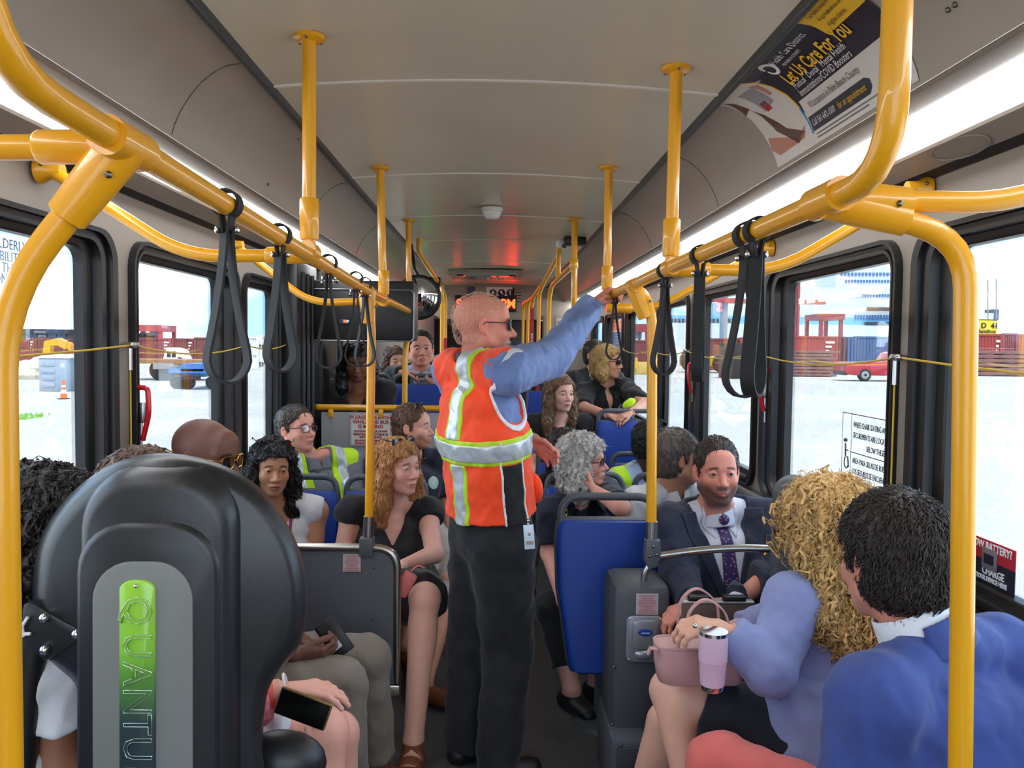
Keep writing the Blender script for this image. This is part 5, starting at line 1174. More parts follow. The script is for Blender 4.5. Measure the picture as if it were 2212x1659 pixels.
class Head:
    """local frame: x to the person's right-in-image side vector, y forward, z up; origin mid-eye height"""
    def __init__(s, c, yaw, pitch=0., roll=0., sc=1., fem=False, wide=1.0):
        s.c = np.asarray(c, float); a = math.radians(yaw)
        f = np.array([math.sin(a), -math.cos(a), 0.]); sd = np.array([math.cos(a), math.sin(a), 0.]); up = np.array([0, 0, 1.])
        p = math.radians(pitch); f, up = f*math.cos(p) + up*math.sin(p), up*math.cos(p) - f*math.sin(p)
        r = math.radians(roll); sd, up = sd*math.cos(r) + up*math.sin(r), up*math.cos(r) - sd*math.sin(r)
        s.R = np.stack([sd, f, up], 1); s.s = sc; s.fem = fem; s.w = wide
    def W(s, p): return s.c + s.R@(np.asarray(p, float)*np.array([s.w, 1, 1])*s.s)
    def L(s, P): return ((P - s.c)@s.R)/s.s/np.array([s.w, 1, 1])
    def ell(s, c, r, rot=None, **k):
        R = s.R if rot is None else s.R@np.asarray(rot); return d_ell(s.W(c), np.array([r[0]*s.w, r[1], r[2]])*s.s, R, **k)
    def cap(s, a, b_, r1, r2): return d_cap(s.W(a), s.W(b_), r1*s.s, r2*s.s)
    def both(s, fn, *pts):  # mirrored
        for m in (-1, 1): yield fn(*[(m*p[0], p[1], p[2]) for p in pts])

def head_field(F, H, mouth='neutral', nose=1.0, jaw=1.0, chub=0., ears=True):
    fem = H.fem; K = H.s
    F.add(H.ell((0, -.016, .031), (.0755, .097, .083)), .01)
    F.add(H.ell((0, .022, -.035), (.0635 + .004*chub, .068, .082)), .03*K)
    jw = (.046 if fem else .053)*jaw + .006*chub
    for m in (-1, 1):
        F.add(H.cap((m*jw, .0, -.058), (m*.014, .060, -.100), .024 + .004*chub, .016), .022*K)
        F.add(H.ell((m*.036, .058, -.028), (.026, .024, .024)), .022*K)
        F.add(H.cap((m*.046, .062, .019), (m*.012, .080, .017), .010, .011), .016*K)
    F.add(H.ell((0, .064, -.100), (.022 if not fem else .018, .020, .018)), .016*K)
    F.add(H.ell((0, .066, .05), (.048, .022, .034)), .03*K)
    # eye sockets, nose, mouth
    for m in (-1, 1): F.sub(H.ell((m*.0325, .096, -.001), (.017, .016, .0115)), .014*K)
    F.add(H.cap((0, .080, .006), (0, .104*1.0 + .004*nose, -.036), .0068, .0112*nose), .012*K)
    for m in (-1, 1):
        F.add(H.ell((m*.0125, .092, -.041), (.0085, .011, .008)), .008*K)
        F.sub(H.ell((m*.007, .103, -.0495), (.004, .005, .003)), .003)
    F.add(H.ell((0, .076, -.070), (.026, .018, .020)), .012*K)
    if mouth == 'smile': ul = [(-.028, .076, -.064), (-.013, .0905, -.0685), (0, .093, -.0685)]; ll = [(-.022, .080, -.072), (0, .0915, -.0785)]
    else: ul = [(-.024, .080, -.0695), (-.010, .0925, -.066), (0, .0945, -.067)]; ll = [(-.019, .083, -.0755), (0, .0925, -.0775)]
    for m in (-1, 1):
        P = [(m*x, y, z) for x, y, z in ul]; F.add(H.cap(P[0], P[1], .0032, .0048), .004); F.add(H.cap(P[1], P[2], .0048, .0044), .003)
        P = [(m*x, y, z) for x, y, z in ll]; F.add(H.cap(P[0], P[1], .0036, .0062), .004)
        a = [(m*x, y + .004, z - .0045) for x, y, z in ul]; F.sub(H.cap(a[0], a[2], .0010, .0016), .003)
    # lids
    for m in (-1, 1):
        F.add(H.ell((m*.0325, .0745, -.001), (.0135, .0135, .0125)), .004)
        F.add(H.cap((m*.0455, .075, .002), (m*.033, .0875, .0075), .0038, .0042), .005); F.add(H.cap((m*.033, .0875, .0075), (m*.020, .083, .002), .0042, .0034), .005)
        F.add(H.cap((m*.0445, .076, -.005), (m*.032, .0860, -.0085), .003, .003), .005)
    if ears:
        for m in (-1, 1):
            th = .35; rot = np.array([[math.cos(th*m), -math.sin(th*m), 0], [math.sin(th*m), math.cos(th*m), 0], [0, 0, 1]])
            F.add(H.ell((m*.0805, -.012, -.004), (.0075, .0175, .031), rot), .006); F.sub(H.ell((m*.089, -.009, .0), (.006, .010, .018), rot), .005); F.add(H.ell((m*.0755, -.002, -.030), (.006, .008, .009), rot), .005)
    return F

def face_color(H, P, skin, lips, brow, beard=None, beard_a=.9, flush=.25, stub=0., eye='brown', hairline=None, closed=False, browt=1.0, goatee=False):
    """true local colours: skin, lips, brows, beard, eyes"""
    q = H.L(P); x, y, z = np.abs(q[:, 0]), q[:, 1], q[:, 2]; n = len(P); C = np.tile(np.array(skin[:3]), (n, 1))
    fr = np.clip((y-.03)/.02, 0, 1)
    def mix(w, c): C[:] = C*(1-w[:, None]) + np.array(c[:3])*w[:, None]
    def blob(cx, cy_, cz, rx, rz, soft=.35): return np.clip((1 - np.sqrt(((x-cx)/rx)**2 + ((z-cz)/rz)**2))/soft, 0, 1)*fr
    red = np.array(skin[:3])*np.array([1.04, .72, .68]); mix(flush*blob(.040, 0, -.035, .030, .028, .8), red); mix(flush*.8*blob(0, 0, -.04, .018, .022, .8), red)
    mix(np.clip((x-.076)/.006, 0, 1)*flush, red)
    if stub > 0: mix(stub*np.clip((-.028 - z)/.018, 0, 1)*np.clip((y+.01)/.03, 0, 1)*np.clip((.13 + z)/.03, 0, 1), np.array(skin[:3])*.55 if beard is None else beard)
    if beard is not None:
        w = np.clip((-.050 - z + .55*np.clip(x-.030, 0, 1))/.022, 0, 1)*np.clip((y+.012)/.02, 0, 1)*np.clip((.15 + z)/.02, 0, 1)
        must = blob(0, 0, -.0565, .032, .008, .4)
        if goatee: w = w*np.clip((y-.048)/.02, 0, 1)*np.clip((.045-x)/.015, 0, 1)
        w = np.maximum(w, must); mix(beard_a*w, beard)
    w = blob(0, 0, -.0725, .025, .0085, .25)*np.clip((y-.072)/.006, 0, 1); mix(w, lips)
    bz = .0235 - .006*np.clip((x-.03)/.02, 0, 1)*1.0; w = np.clip((1 - np.abs(z-bz)/(.0052*browt))/.4, 0, 1)*np.clip((x-.012)/.006, 0, 1)*np.clip((.052-x)/.008, 0, 1)*fr; mix(.85*w, brow)
    # the eyes
    ex = x - .0325; ez = z + .0008; ap = 1 - (ex/.0130)**2 - (ez/(.0052))**2
    ew = np.clip(ap/.22, 0, 1)*fr
    if closed: mix(np.clip(1 - np.abs(ez + .004 - .002*(ex/.0135)**2)/.0016, 0, 1)*(np.abs(ex) < .013)*fr, (.03, .02, .02))
    else:
        lash = np.clip(1 - np.abs(ap)/.42, 0, 1)*(z > -.002)*fr; mix(.85*lash, (.035, .022, .018)); mix(ew, (.40, .37, .35)); rr = np.sqrt((q[:, 0]-np.sign(q[:, 0])*.0325)**2 + (z+.0003)**2)
        mix(ew*np.clip((.0062-rr)/.0012, 0, 1), np.array(rgb(*EYEC[eye])[:3])); mix(ew*np.clip((.0028-rr)/.001, 0, 1), (.008, .007, .007))
    return C

def hand_field(F, W_, d, q, thumb, s=1., curl=(.35, .5, .4), spread=1., thumb_in=.35, k=.006):
    """W_ wrist, d toward the knuckles, q the way the palm faces, thumb = side of the thumb"""
    d = nrm(d); q = nrm(np.asarray(q) - d*np.dot(q, d)); t = nrm(np.asarray(thumb) - d*np.dot(thumb, d) - q*np.dot(thumb, q)); W_ = np.asarray(W_, float)
    F.add(d_ecap(W_ + d*.008*s, W_ + d*.078*s, .028*s, .018*s, .039*s, .0135*s, t, cap=.014*s), .018)
    cs = curl if isinstance(curl, list) else [curl]*4; tips = []
    for i, (o, L) in enumerate(((.0285, .92), (.0095, 1.03), (-.0095, .97), (-.0275, .78))):
        p = W_ + (d*(.084 - .006*abs(i-1.2)) + t*o)*s; dd = nrm(d + t*o*4*spread*.5); ang = 0.; r = .0092 - .0006*(i == 3)
        for j, l in enumerate((.043, .027, .022)):
            ang += cs[i][j]; v = dd*math.cos(ang) + q*math.sin(ang); p2 = p + v*l*L*s; F.add(d_cap(p, p2, r*s, (r-.0009)*s), k if j else .008); p = p2; r -= .0009
        tips.append(p)
    p = W_ + (d*.022 + t*.022 + q*.004)*s; v = nrm(d*.75 + t*(.75 - thumb_in) + q*thumb_in); p2 = p + v*.042*s; F.add(d_cap(p, p2, .014*s, .0112*s), .012)
    v = nrm(d*.9 + t*(.35 - thumb_in*.8) + q*thumb_in*1.1); p3 = p2 + v*.030*s; F.add(d_cap(p2, p3, .0108*s, .0100*s), .005); v2 = nrm(v + q*thumb_in*.6 - t*thumb_in*.5); F.add(d_cap(p3, p3 + v2*.024*s, .0100*s, .0082*s), .004)
    return tips

class Body:
    """joints of one person; side B is +side (image right when facing the camera)"""
    def __init__(s, H, yaw, lean=(0, 0), sit=True, seat=.46, sh=.178, scale=1., shrug=0., neck=.0, pelvis=None, girth=1., arms=None, legs=None, floor=0.):
        a = math.radians(yaw); s.f = np.array([math.sin(a), -math.cos(a), 0.]); s.s = np.array([math.cos(a), math.sin(a), 0.]); s.up = np.array([0, 0, 1.]); s.H = H; k = s.k = scale; s.g = girth
        f, sd = s.f, s.s
        s.C = H.c + np.array([0, 0, -.207*k]) - f*(.035*k + neck)   # centre of the shoulder line
        hz = floor + seat + .075*k; s.P = np.asarray(pelvis, float) if pelvis is not None else np.array([s.C[0], s.C[1], min(hz, s.C[2] - .36*k)]) - f*lean[0] - sd*lean[1]
        s.t = nrm(s.C - s.P)                                          # torso axis
        s.fr = nrm(f - s.t*np.dot(f, s.t)); s.sd = np.cross(s.fr, s.t)
        if np.dot(s.sd, sd) < 0: s.sd = -s.sd
        s.S = {m: s.C + s.sd*m*sh*k + s.t*shrug for m in (-1, 1)}
        s.Hp = {m: s.P + s.sd*m*.088*k for m in (-1, 1)}
        s.E, s.Wr, s.hand = {}, {}, {}
        s.K, s.A = {}, {}
        for m in (-1, 1):
            s.E[m] = s.S[m] - s.up*.285*k + f*.06*k + sd*m*.04*k; s.Wr[m] = s.E[m] + f*.215*k - sd*m*.075*k - s.up*.10*k
            if sit: s.K[m] = s.Hp[m] + f*.43*k + sd*m*.03 ; s.K[m][2] = max(s.P[2]-.0, floor + .50*k); s.A[m] = s.K[m] + f*.03; s.A[m][2] = floor + .09
            else: s.K[m] = s.Hp[m] - s.up*.44*k + f*.015; s.A[m] = s.K[m] - s.up*.42*k - f*.02; s.A[m][2] = floor + .085
        s.toe = {m: f for m in (-1, 1)}; s.floor = floor; s.fem = H.fem
    # torso and limb shapes
    def torso(s, F, t=0., bust=None, legs=False):
        k, g = s.k, s.g; C, P = s.C, s.P; ax = s.t; L = float(np.linalg.norm(C-P)); fem = s.fem
        ch = (.148 if fem else .165)*k; wa = (.118 if fem else .138)*k*g; hp = (.165 if fem else .155)*k*(.5 + .5*g)
        F.add(d_ecap(C - ax*.085*k, C - ax*.20*k, ch + t, .098*k + t, ch*.95*(.5 + .5*g) + t, .102*k*(.6 + .4*g) + t, s.sd, cap=.075*k + t), .03)
        F.add(d_ecap(C - ax*.20*k + s.fr*.01*g, P + ax*.09*k + s.fr*.015*(g-.6), wa*1.05 + t, .096*k*g + t, wa + t, .100*k*g + t, s.sd, cap=.08*k), .05)
        F.add(d_ecap(P + ax*.07*k, P - ax*.0*k, hp*.95 + t, .108*k*(.6 + .4*g) + t, hp + t, .105*k + t, s.sd, cap=.07*k + t), .05)
        for m in (-1, 1):
            F.add(d_cap(C + s.t*.055*k + s.sd*m*.04*k - s.fr*.012, s.S[m] - s.sd*m*.012 + s.t*.006, .040*k + t, .048*k + t), .03)
            F.add(d_ell(s.S[m], (.056*k + t,)*3), .02)
            if bust or (bust is None and fem): F.add(d_ell(C - ax*.175*k + s.sd*m*.068*k + s.fr*.075*k, ((.062*k + t), .062*k + t, .062*k + t)), .03)
            elif not fem: F.add(d_ell(C - ax*.12*k + s.sd*m*.075*k + s.fr*.062*k, (.075*k + t, .045*k + t, .065*k + t), np.stack([s.sd, s.fr, s.t], 1)), .03)
        return F
    def neckf(s, F, t=0.):
        H = s.H; F.add(d_ecap(H.W((0, -.022, -.055)), s.C - s.t*.045*s.k - s.fr*.012, (.050 if s.fem else .060)*s.k + t, (.052 if s.fem else .062)*s.k + t, (.050 if s.fem else .064)*s.k + t, (.046 if s.fem else .054)*s.k + t, s.sd, cap=.03), .022); return F
    def arm(s, F, m, t=0., upto=2., k_=.028, cutn=True):
        k = s.k*(.88 if s.fem else 1.)*(.55 + .45*s.g); S, E, Wp = s.S[m], s.E[m], s.Wr[m]
        fl = .004 if upto < 2 else 0.
        def cuts(a, b_, u): d = nrm(b_-a); return [(a + (b_-a)*u, d)]
        u1 = min(upto, 1.); F.add(d_cap(S, E, .054*k + t, .042*k + t, cuts(S, E, u1) if upto < 1 else ()), k_)
        if upto > 1: F.add(d_cap(E, Wp, .0435*k + t, .027*s.k + t*.9, cuts(E, Wp, upto-1) if upto < 2 else cuts(E, Wp, 1.)), .02)
        return F
    def leg(s, F, m, t=0., upto=2., k_=.04):
        k = s.k*(.55 + .45*s.g); a, b_, c = s.Hp[m], s.K[m], s.A[m]
        def cuts(p, q, u): d = nrm(q-p); return [(p + (q-p)*u, d)]
        F.add(d_cap(a, b_, .088*k + t, .058*k + t, cuts(a, b_, upto) if upto < 1 else ()), k_)
        if upto > 1:
            F.add(d_cap(b_, c, .056*k + t, .036*k + t, cuts(b_, c, upto-1) if upto < 2 else ()), .02)
            d = nrm(c-b_); F.add(d_ell(b_ + (c-b_)*.30 - s.toe[m]*.02, (.05*k + t, .05*k + t, .11*k + t)) , .03) if upto >= 2 else None
        return F
    def foot(s, F, m, t=0., h=.0):
        A = s.A[m]; d = s.toe[m]; base = np.array([A[0], A[1], s.floor + .035 + max(0, A[2]-s.floor-.09)])
        F.add(d_ecap(base - d*.045, base + d*.13, .036 + t, .036 + t, .042 + t, .024 + t, np.cross(d, [0, 0, 1.]), cap=.035 + t), .02); F.add(d_cap(A, base - d*.03, .036 + t, .034 + t), .02); return F
    def loc(s, P): q = P - s.C; return q@s.sd, q@s.fr, q@s.t
def slab(fn):
    return fn

def person(label, H, B, skin, lips=None, brow=(50, 36, 28), beard=None, stub=0., eye='brown', mouth='neutral', h=.010, hh=.0034, flush=.25, hands=None, jaw=1., chub=0., nose=1., closed=False, beard_a=.9, feet=True, legs=True, group=None, browt=1., goatee=False):
    """the continuous skin surface; clothing and hair are added as its children"""
    sk = np.array(rgb(*skin)[:3]); lp = np.array(rgb(*lips)[:3]) if lips else sk*np.array([.80, .50, .48])
    HF = Fld(); head_field(HF, H, mouth, nose, jaw, chub)
    F = Fld(); F.ops = list(HF.ops); F.lo, F.hi = HF.lo.copy(), HF.hi.copy()
    B.neckf(F); B.torso(F)
    for m in (-1, 1): B.arm(F, m)
    if legs:
        for m in (-1, 1): B.leg(F, m); B.foot(F, m)
    HB = []
    for m, hd in (hands or {}).items():
        if hd is None: continue
        G2 = Fld(); tips = hand_field(G2, B.Wr[m], hd['d'], hd['q'], hd['t'], s=hd.get('s', B.k*(.92 if H.fem else 1.)), curl=hd.get('curl', (.35, .5, .4)), thumb_in=hd.get('thumb', .35), spread=hd.get('spread', 1.)); hd['tips'] = tips
        F.ops += G2.ops; F._bb(G2.lo, G2.hi); HB.append((G2.lo - .012, G2.hi + .012))
    for m in (-1, 1):
        if (hands or {}).get(m) is None: F.add(d_ecap(B.Wr[m], B.Wr[m] + nrm(B.Wr[m]-B.E[m])*.12, .036*B.k, .02*B.k, .036*B.k, .016*B.k, np.array([.3, .2, .9])), .02)
    zn = H.c - H.R[:, 2]*.118*H.s
    def inhead(V): q = H.L(V); return q[:, 2] > -.135
    parts = []
    hlo, hhi = HF.lo - .02, HF.hi + .01; hlo[2] -= .05
    V, Q = nets(F, hlo, hhi, hh); parts.append(clipfaces(V, Q, lambda V: (H.L(V)[:, 2] > -.150) & ((V > hlo + hh) & (V < hhi - hh)).all(1)))
    boxes = HB
    for lo, hi in boxes:
        V, Q = nets(F, lo, hi, .0034); parts.append(clipfaces(V, Q, lambda V: ((V > lo) & (V < hi)).all(1)))
    V, Q = nets(F, F.lo, F.hi, h)
    def keepb(V):
        k = ~((H.L(V)[:, 2] > -.150 + h*3) & ((V > hlo + h) & (V < hhi - h)).all(1))
        for lo, hi in boxes: k &= ~((V > lo + h*1.3) & (V < hi - h*1.3)).all(1)
        return k
    parts.append(clipfaces(V, Q, keepb)); V, Q = merge(parts)
    br = np.array(rgb(*brow)[:3]); bd = np.array(rgb(*beard)[:3]) if beard else None
    C = np.tile(sk, (len(V), 1)); q = H.L(V); near = (np.abs(q[:, 0]) < .12) & (np.abs(q[:, 1]) < .14) & (q[:, 2] > -.16) & (q[:, 2] < .14)
    C[near] = face_color(H, V[near], sk, lp, br, bd, beard_a, flush, stub, eye, closed=closed, browt=browt, goatee=goatee)
    o = mesh_obj('person', V, Q, SKIN, None, C); setp(o, label, 'person', group); o['_f'] = 0
    del o['_f']; return o

CLOTH = {}
def cloth(name, col, rough=.85, bump=.35, bscale=380, var=.05, **k): return mat('cloth ' + name, col, rough, bump=bump, bscale=bscale, var=var, vscale=14, sheen=.15, **k)
def neckcut(F, B, r=.066, drop=0., front=0.):
    """round neck opening"""
    k = B.k; c = B.C + B.t*(.055*k - drop) + B.fr*(.012 + front); F.sub(d_cap(c - B.t*.01, c + B.t*.25, r*k, r*k*1.1), .008); return F
def vcut(F, B, zb, slope, back=False, top=.12):
    """V opening at the front: remove |u| < (w - zb)*slope"""
    def f(P):
        u, v, w = B.loc(P); d = (np.abs(u) - (w - zb)*slope)/math.sqrt(1 + slope*slope); return np.maximum(d, -v if not back else v)
    F.sub(f, .004); return F
def hemcut(F, B, w0): F.cut(lambda P: (w0 - B.loc(P)[2]), .004); return F
def shirt(B, P_, m, t=.009, sleeve=2., neck='collar', hem=None, name='shirt', h=.0075, fold=.0035, v=None, bust=None, nr=.064, drop=0., extra=None, seed=1, arms=(-1, 1)):
    F = Fld(); B.torso(F, t, bust); shirt.T = F.copy()
    if sleeve > 0:
        for a in arms: B.arm(F, a, t + (.006 if sleeve < 2 else .003), sleeve)
    else:
        for a in (-1, 1):
            S = B.S[a]; F.sub(d_ell(S + B.sd*a*.062*B.k - B.t*.02, (.055*B.k, .085*B.k, .085*B.k), np.stack([B.sd, B.fr, B.t], 1)), .01)
    F.noise(fold, .13, seed); F.noise(fold*.35, .055, seed + 2)
    neckcut(F, B, nr, drop)
    if v: vcut(F, B, *v)
    L = float(np.linalg.norm(B.C - B.P)); hemcut(F, B, -(L + .03) if hem is None else hem)
    if extra: extra(F)
    shirt.F = F
    return fobj(name, F, m, P_, h)
def collar(B, P_, m, r=.062, hgt=.035, name='collar', tilt=.5, open_=.25, t=.006, h=.004, flare=.006, zoff=0., low=.015):
    k = B.k; c = B.C + B.t*(.042*k + zoff) + B.fr*.008; ax = nrm(B.t + B.fr*(-.12)); F = Fld(); a, b_ = c - ax*low, c + ax*hgt
    F.add(d_ecap(a, b_, (r + .012)*k, (r + .012)*k, r*k + flare, r*k + flare, B.sd, cap=.02), 0); F.sub(d_ecap(a - ax*.05, b_ + ax*.06, (r + .012)*k - t, (r + .012)*k - t, r*k + flare - t, r*k + flare - t, B.sd, cap=.02), 0)
    F.cut(d_plane(b_ , nrm(ax + B.fr*.35)), .002); F.cut(d_plane(c - ax*(low + .007), -ax - B.fr*.25), .002)
    if open_:
        def f(P): u, v, w = B.loc(P); return np.maximum(np.abs(u) - (w - .03*k + .03)*open_, -v)
        F.sub(f, .002)
    o = fobj(name, F, m, P_, h)
    # two folded collar points lying on the chest
    return o
def surf_v(B, F, u, w, off=0.):
    """front surface point of a garment at torso coordinates (u, w)"""
    a = np.arange(.30, -.12, -.003); out = []
    for uu, ww in zip(u, w):
        p = B.C + B.sd*uu + B.t*ww; d = F((p[None] + B.fr[None]*a[:, None]).astype(F32)); k = int(np.argmax(d < off)) if (d < off).any() else int(np.argmin(d)); out.append(p + B.fr*a[k])
    return np.array(out)
def collar_points(B, P_, m, F0, name='collar_point', drop=.0):
    for s in (-1, 1):
        n = 6; A, Bq, Cq, Dq = (.010, .030), (.066, .070), (.074, .0), (.040, -.045 - drop); uu, ww = [], []
        for i in range(n+1):
            for j in range(n+1):
                x, y = i/n, j/n; p = [(A[c]*(1-x) + Bq[c]*x)*(1-y) + (Dq[c]*(1-x) + Cq[c]*x)*y for c in (0, 1)]; uu.append(s*p[0]*B.k); ww.append(p[1]*B.k)
        X = surf_v(B, F0, uu, ww, .004); X2 = X + B.fr*.006; g = lambda i, j, o=0: o + i*(n+1) + j; N_ = (n+1)**2; q = []
        for i in range(n):
            for j in range(n): q += [(g(i, j, N_), g(i+1, j, N_), g(i+1, j+1, N_), g(i, j+1, N_)), (g(i, j), g(i, j+1), g(i+1, j+1), g(i+1, j))]
        for k in range(n): q += [(g(k, 0), g(k+1, 0), g(k+1, 0, N_), g(k, 0, N_)), (g(k, n), g(k, n, N_), g(k+1, n, N_), g(k+1, n)), (g(0, k), g(0, k, N_), g(0, k+1, N_), g(0, k+1)), (g(n, k), g(n, k+1), g(n, k+1, N_), g(n, k, N_))]
        mesh_obj(name, np.concatenate([X, X2]), np.array(q), m, P_)
def surf_patch(F0, B, P_, m, g, off=.004, name='patch', h=.004, box=None):
    F = Fld(); F.ops = list(F0.ops) + [('o', None, off)]; F.lo, F.hi = (F0.lo - off, F0.hi + off) if box is None else box
    F.cut(g, .0015); V, Q = nets(F, F.lo, F.hi, h); return mesh_obj(name, V, Q, m, P_) if len(Q) else None
def trousers(B, P_, m, t=.012, upto=1.93, name='trousers', h=.009, waist=.10, fold=.005, seed=3, straight=0.):
    F = Fld(); k, g = B.k, B.g
    F.add(d_ecap(B.P + B.t*.12*k, B.P, (.150*k*(.5 + .5*g)) + t, .106*k*(.6 + .4*g) + t, .160*k*(.5 + .5*g) + t, .108*k + t, B.sd, cap=.07*k, cuts=[(B.P + B.t*waist, B.t)]), .03)
    for s in (-1, 1):
        B.leg(F, s, t + .004, upto)
        if straight: d_ = nrm(B.A[s]-B.K[s]); F.add(d_cap(B.K[s], B.A[s] + d_*.045, straight, straight*.92, [(B.A[s] + d_*.045, d_)]), .03); F.add(d_cap(B.Hp[s], B.K[s], .10, straight), .03)
    F.noise(fold, .16, seed); F.noise(fold*.3, .06, seed + 1); return fobj(name, F, m, P_, h)
def skirt(B, P_, m, t=.014, upto=.95, name='skirt', h=.009, fold=.004):
    F = Fld(); k = B.k
    F.add(d_ecap(B.P + B.t*.12*k, B.P, .145*k + t, .104*k + t, .168*k + t, .11*k + t, B.sd, cap=.07*k, cuts=[(B.P + B.t*.11, B.t)]), .03)
    for s in (-1, 1): B.leg(F, s, t + .012, upto, .07)
    mid = lambda u: (B.Hp[1] + B.Hp[-1])/2*(1-u) + (B.K[1] + B.K[-1])/2*u
    F.add(d_cap(mid(0), mid(upto), .08*k + t, .055*k + t, [(mid(upto), nrm(mid(1)-mid(0)))]), .08)
    F.noise(fold, .12, 5); return fobj(name, F, m, P_, h)
def shoes(B, P_, m, t=.006, name='shoe', h=.006, top=.075):
    for s in (-1, 1):
        F = Fld(); B.foot(F, s, t); zc_ = B.floor + max(0, B.A[s][2]-B.floor-.09); F.cut(d_plane((0, 0, zc_ + top), (0, 0, 1)), .004); F.cut(d_plane((0, 0, zc_ + .002), (0, 0, -1)), .002); fobj(name, F, m, P_, h)

# ---- hair
def hairmat(name, col, rough=.45, stretch=(90, 90, 9), bump=.9): return mat('hair ' + name, col, rough, bump=bump, bscale=1.3, stretch=stretch, var=.32, vscale=1., spec=.4, bdist=.004)
def hair_cap(H, top=.014, side=.007, line=.070, temple=.020, nape=-.075, lift=0., vol=(0, 0, 0), fringe=0., ear=True):
    F = Fld(); F.add(H.ell((0, -.018 + vol[1], .034 + vol[2]), (.0775 + side + vol[0], .100 + side, .085 + top)), .01)
    F.add(H.ell((0, -.035, -.025), (.068 + side, .075 + side, .070)), .02)
    # clear the face: forehead line, then in front of the ears
    def c1(P): q = H.L(P); return np.minimum(q[:, 1] - temple, line - fringe - q[:, 2] - .35*(.09 - q[:, 1]) - 2*q[:, 0]**2)*.85*H.s
    def c2(P): q = H.L(P); return np.maximum(nape - q[:, 2], -(q[:, 2] + .010) - 9*np.clip(-q[:, 1] - .004, 0, 1))*H.s
    F.cut(c1, .006); F.cut(c2, .006)
    if ear:
        for m in (-1, 1): F.sub(H.ell((m*.088, -.008, -.004), (.022, .019, .031)), .004)
    F.noise(.0022, .03, 4); return F
def put_hair(F, H, m, P_, base=True, name='hair', n=900, length=.024, r=.0024, flow=None, h=.0045, lift=.10, jit=.14, wav=0., seed=1, keep=None, segs=3):
    V, Q = nets(F, F.lo, F.hi, h); rng = np.random.default_rng(seed); nets_last[0] = V
    if flow is None:
        R = H.R
        def flow(P, N):
            q = H.L(P); D = np.zeros_like(P); fw = np.where(q[:, 2] > .06, 1., .15); D += R[:, 1][None]*(fw*np.where(q[:, 1] > -.05, .8, -.2))[:, None] - R[:, 2][None]*.9 + R[:, 0][None]*(q[:, 0]*4)[:, None]; return D
    if n: V, Q = tufts(V, Q, n, length*H.s, r*H.s, flow, rng, lift, wav, segs, keep, jit, F, H)
    if not base: k = len(nets_last[0]); Q = Q[(Q >= k).all(1)] - k; V = V[k:]
    return mesh_obj(name, V, Q, m, P_)
nets_last = [None]
def down_flow(P, N): D = np.zeros_like(P); D[:, 2] = -1; return D
def long_hair(H, length=.30, vol=.018, part=0., front=.0, back=True, width=.085, line=.072, wavy=.006, temple=.030):
    F = hair_cap(H, .016, .014, line=line, temple=temple, nape=-.09, ear=False)
    for m in (-1, 1):
        a = H.W((m*.074, .006 + front, .045)); c = H.W((m*(.082 + .2*vol), -.005 + front, -.05)); e = c + np.array([0, 0, -length*.55*H.s]) + H.R[:, 0]*m*.018; g = e + np.array([0, 0, -length*.45*H.s]) + H.R[:, 1]*.012
        F.add(d_cap(a, c, .022*H.s, .030*H.s + vol*.4), .025); F.add(d_cap(c, e, .030*H.s + vol*.4, .034*H.s + vol*.3), .03); F.add(d_cap(e, g, .034*H.s + vol*.2, .012), .03)
    if back: a = H.W((0, -.075, .0)); e = a + np.array([0, 0, -length*H.s]) - H.R[:, 1]*.01; F.add(d_ecap(a, e, .075*H.s, .045*H.s, .080*H.s, .03, H.R[:, 0], cap=.03), .04)
    # keep the face and neck front clear
    F.sub(H.ell((0, .080, -.030), (.058, .075, .098)), .010); F.noise(wavy*.6, .05, 2); F.noise(wavy*.5, .022, 3); return F
def glasses(H, P_, m=None, lens=None, name='sunglasses', w=.027, hgt=.019, up=0., fwd=0., on_top=False):
    t = None; y0 = .1005 + fwd; rot = H.R
    b = MB(); b2 = MB(); zz = .0 + up
    def Wl(p):
        if on_top: q = np.array(p); return H.W((q[0]*1.12, q[1]*.5 - .008, q[2]*.8 + .118 + (.012 - q[1]*.12)))
        return H.W(p)
    for s in (-1, 1):
        pts = [Wl((s*.034 + x, y0 - .012*abs((s*.034 + x)/.06)**2, zz + z)) for x, z in rrect(2*w, 2*hgt, hgt*.75, 5)]
        b.tube(pts, .0019*H.s, 6, closed=True)
        c = np.mean(pts, axis=0); fn = H.R[:, 1]*.0015
        ring1 = [tuple(p + fn*.4) for p in pts]; vs = [b2.bm.verts.new(Vector(p)) for p in ring1]; vs2 = [b2.bm.verts.new(Vector(np.array(p) - fn*1.2)) for p in ring1]
        cc = b2.bm.verts.new(Vector(c + fn*2)); c2 = b2.bm.verts.new(Vector(c + fn*.6)); n = len(vs)
        for k in range(n): b2.bm.faces.new((vs[k], vs[(k+1) % n], cc)); b2.bm.faces.new((vs2[(k+1) % n], vs2[k], c2)); b2.bm.faces.new((vs[k], vs2[k], vs2[(k+1) % n], vs[(k+1) % n]))
        b.tube([Wl((s*(.034 + w), y0 - .012, zz + .006)), Wl((s*.076, .06, zz + .007)), Wl((s*.0835, .0, zz + .010)), Wl((s*.082, -.02, zz - .004))], .0022*H.s, 6)
    b.tube([Wl((-.009, y0, zz + .006)), Wl((0, y0 + .003, zz + .008)), Wl((.009, y0, zz + .006))], .002*H.s, 6)
    fo = b.build(name, m or FRM, P_); b2.build('lens', lens or LENSM, fo); return fo
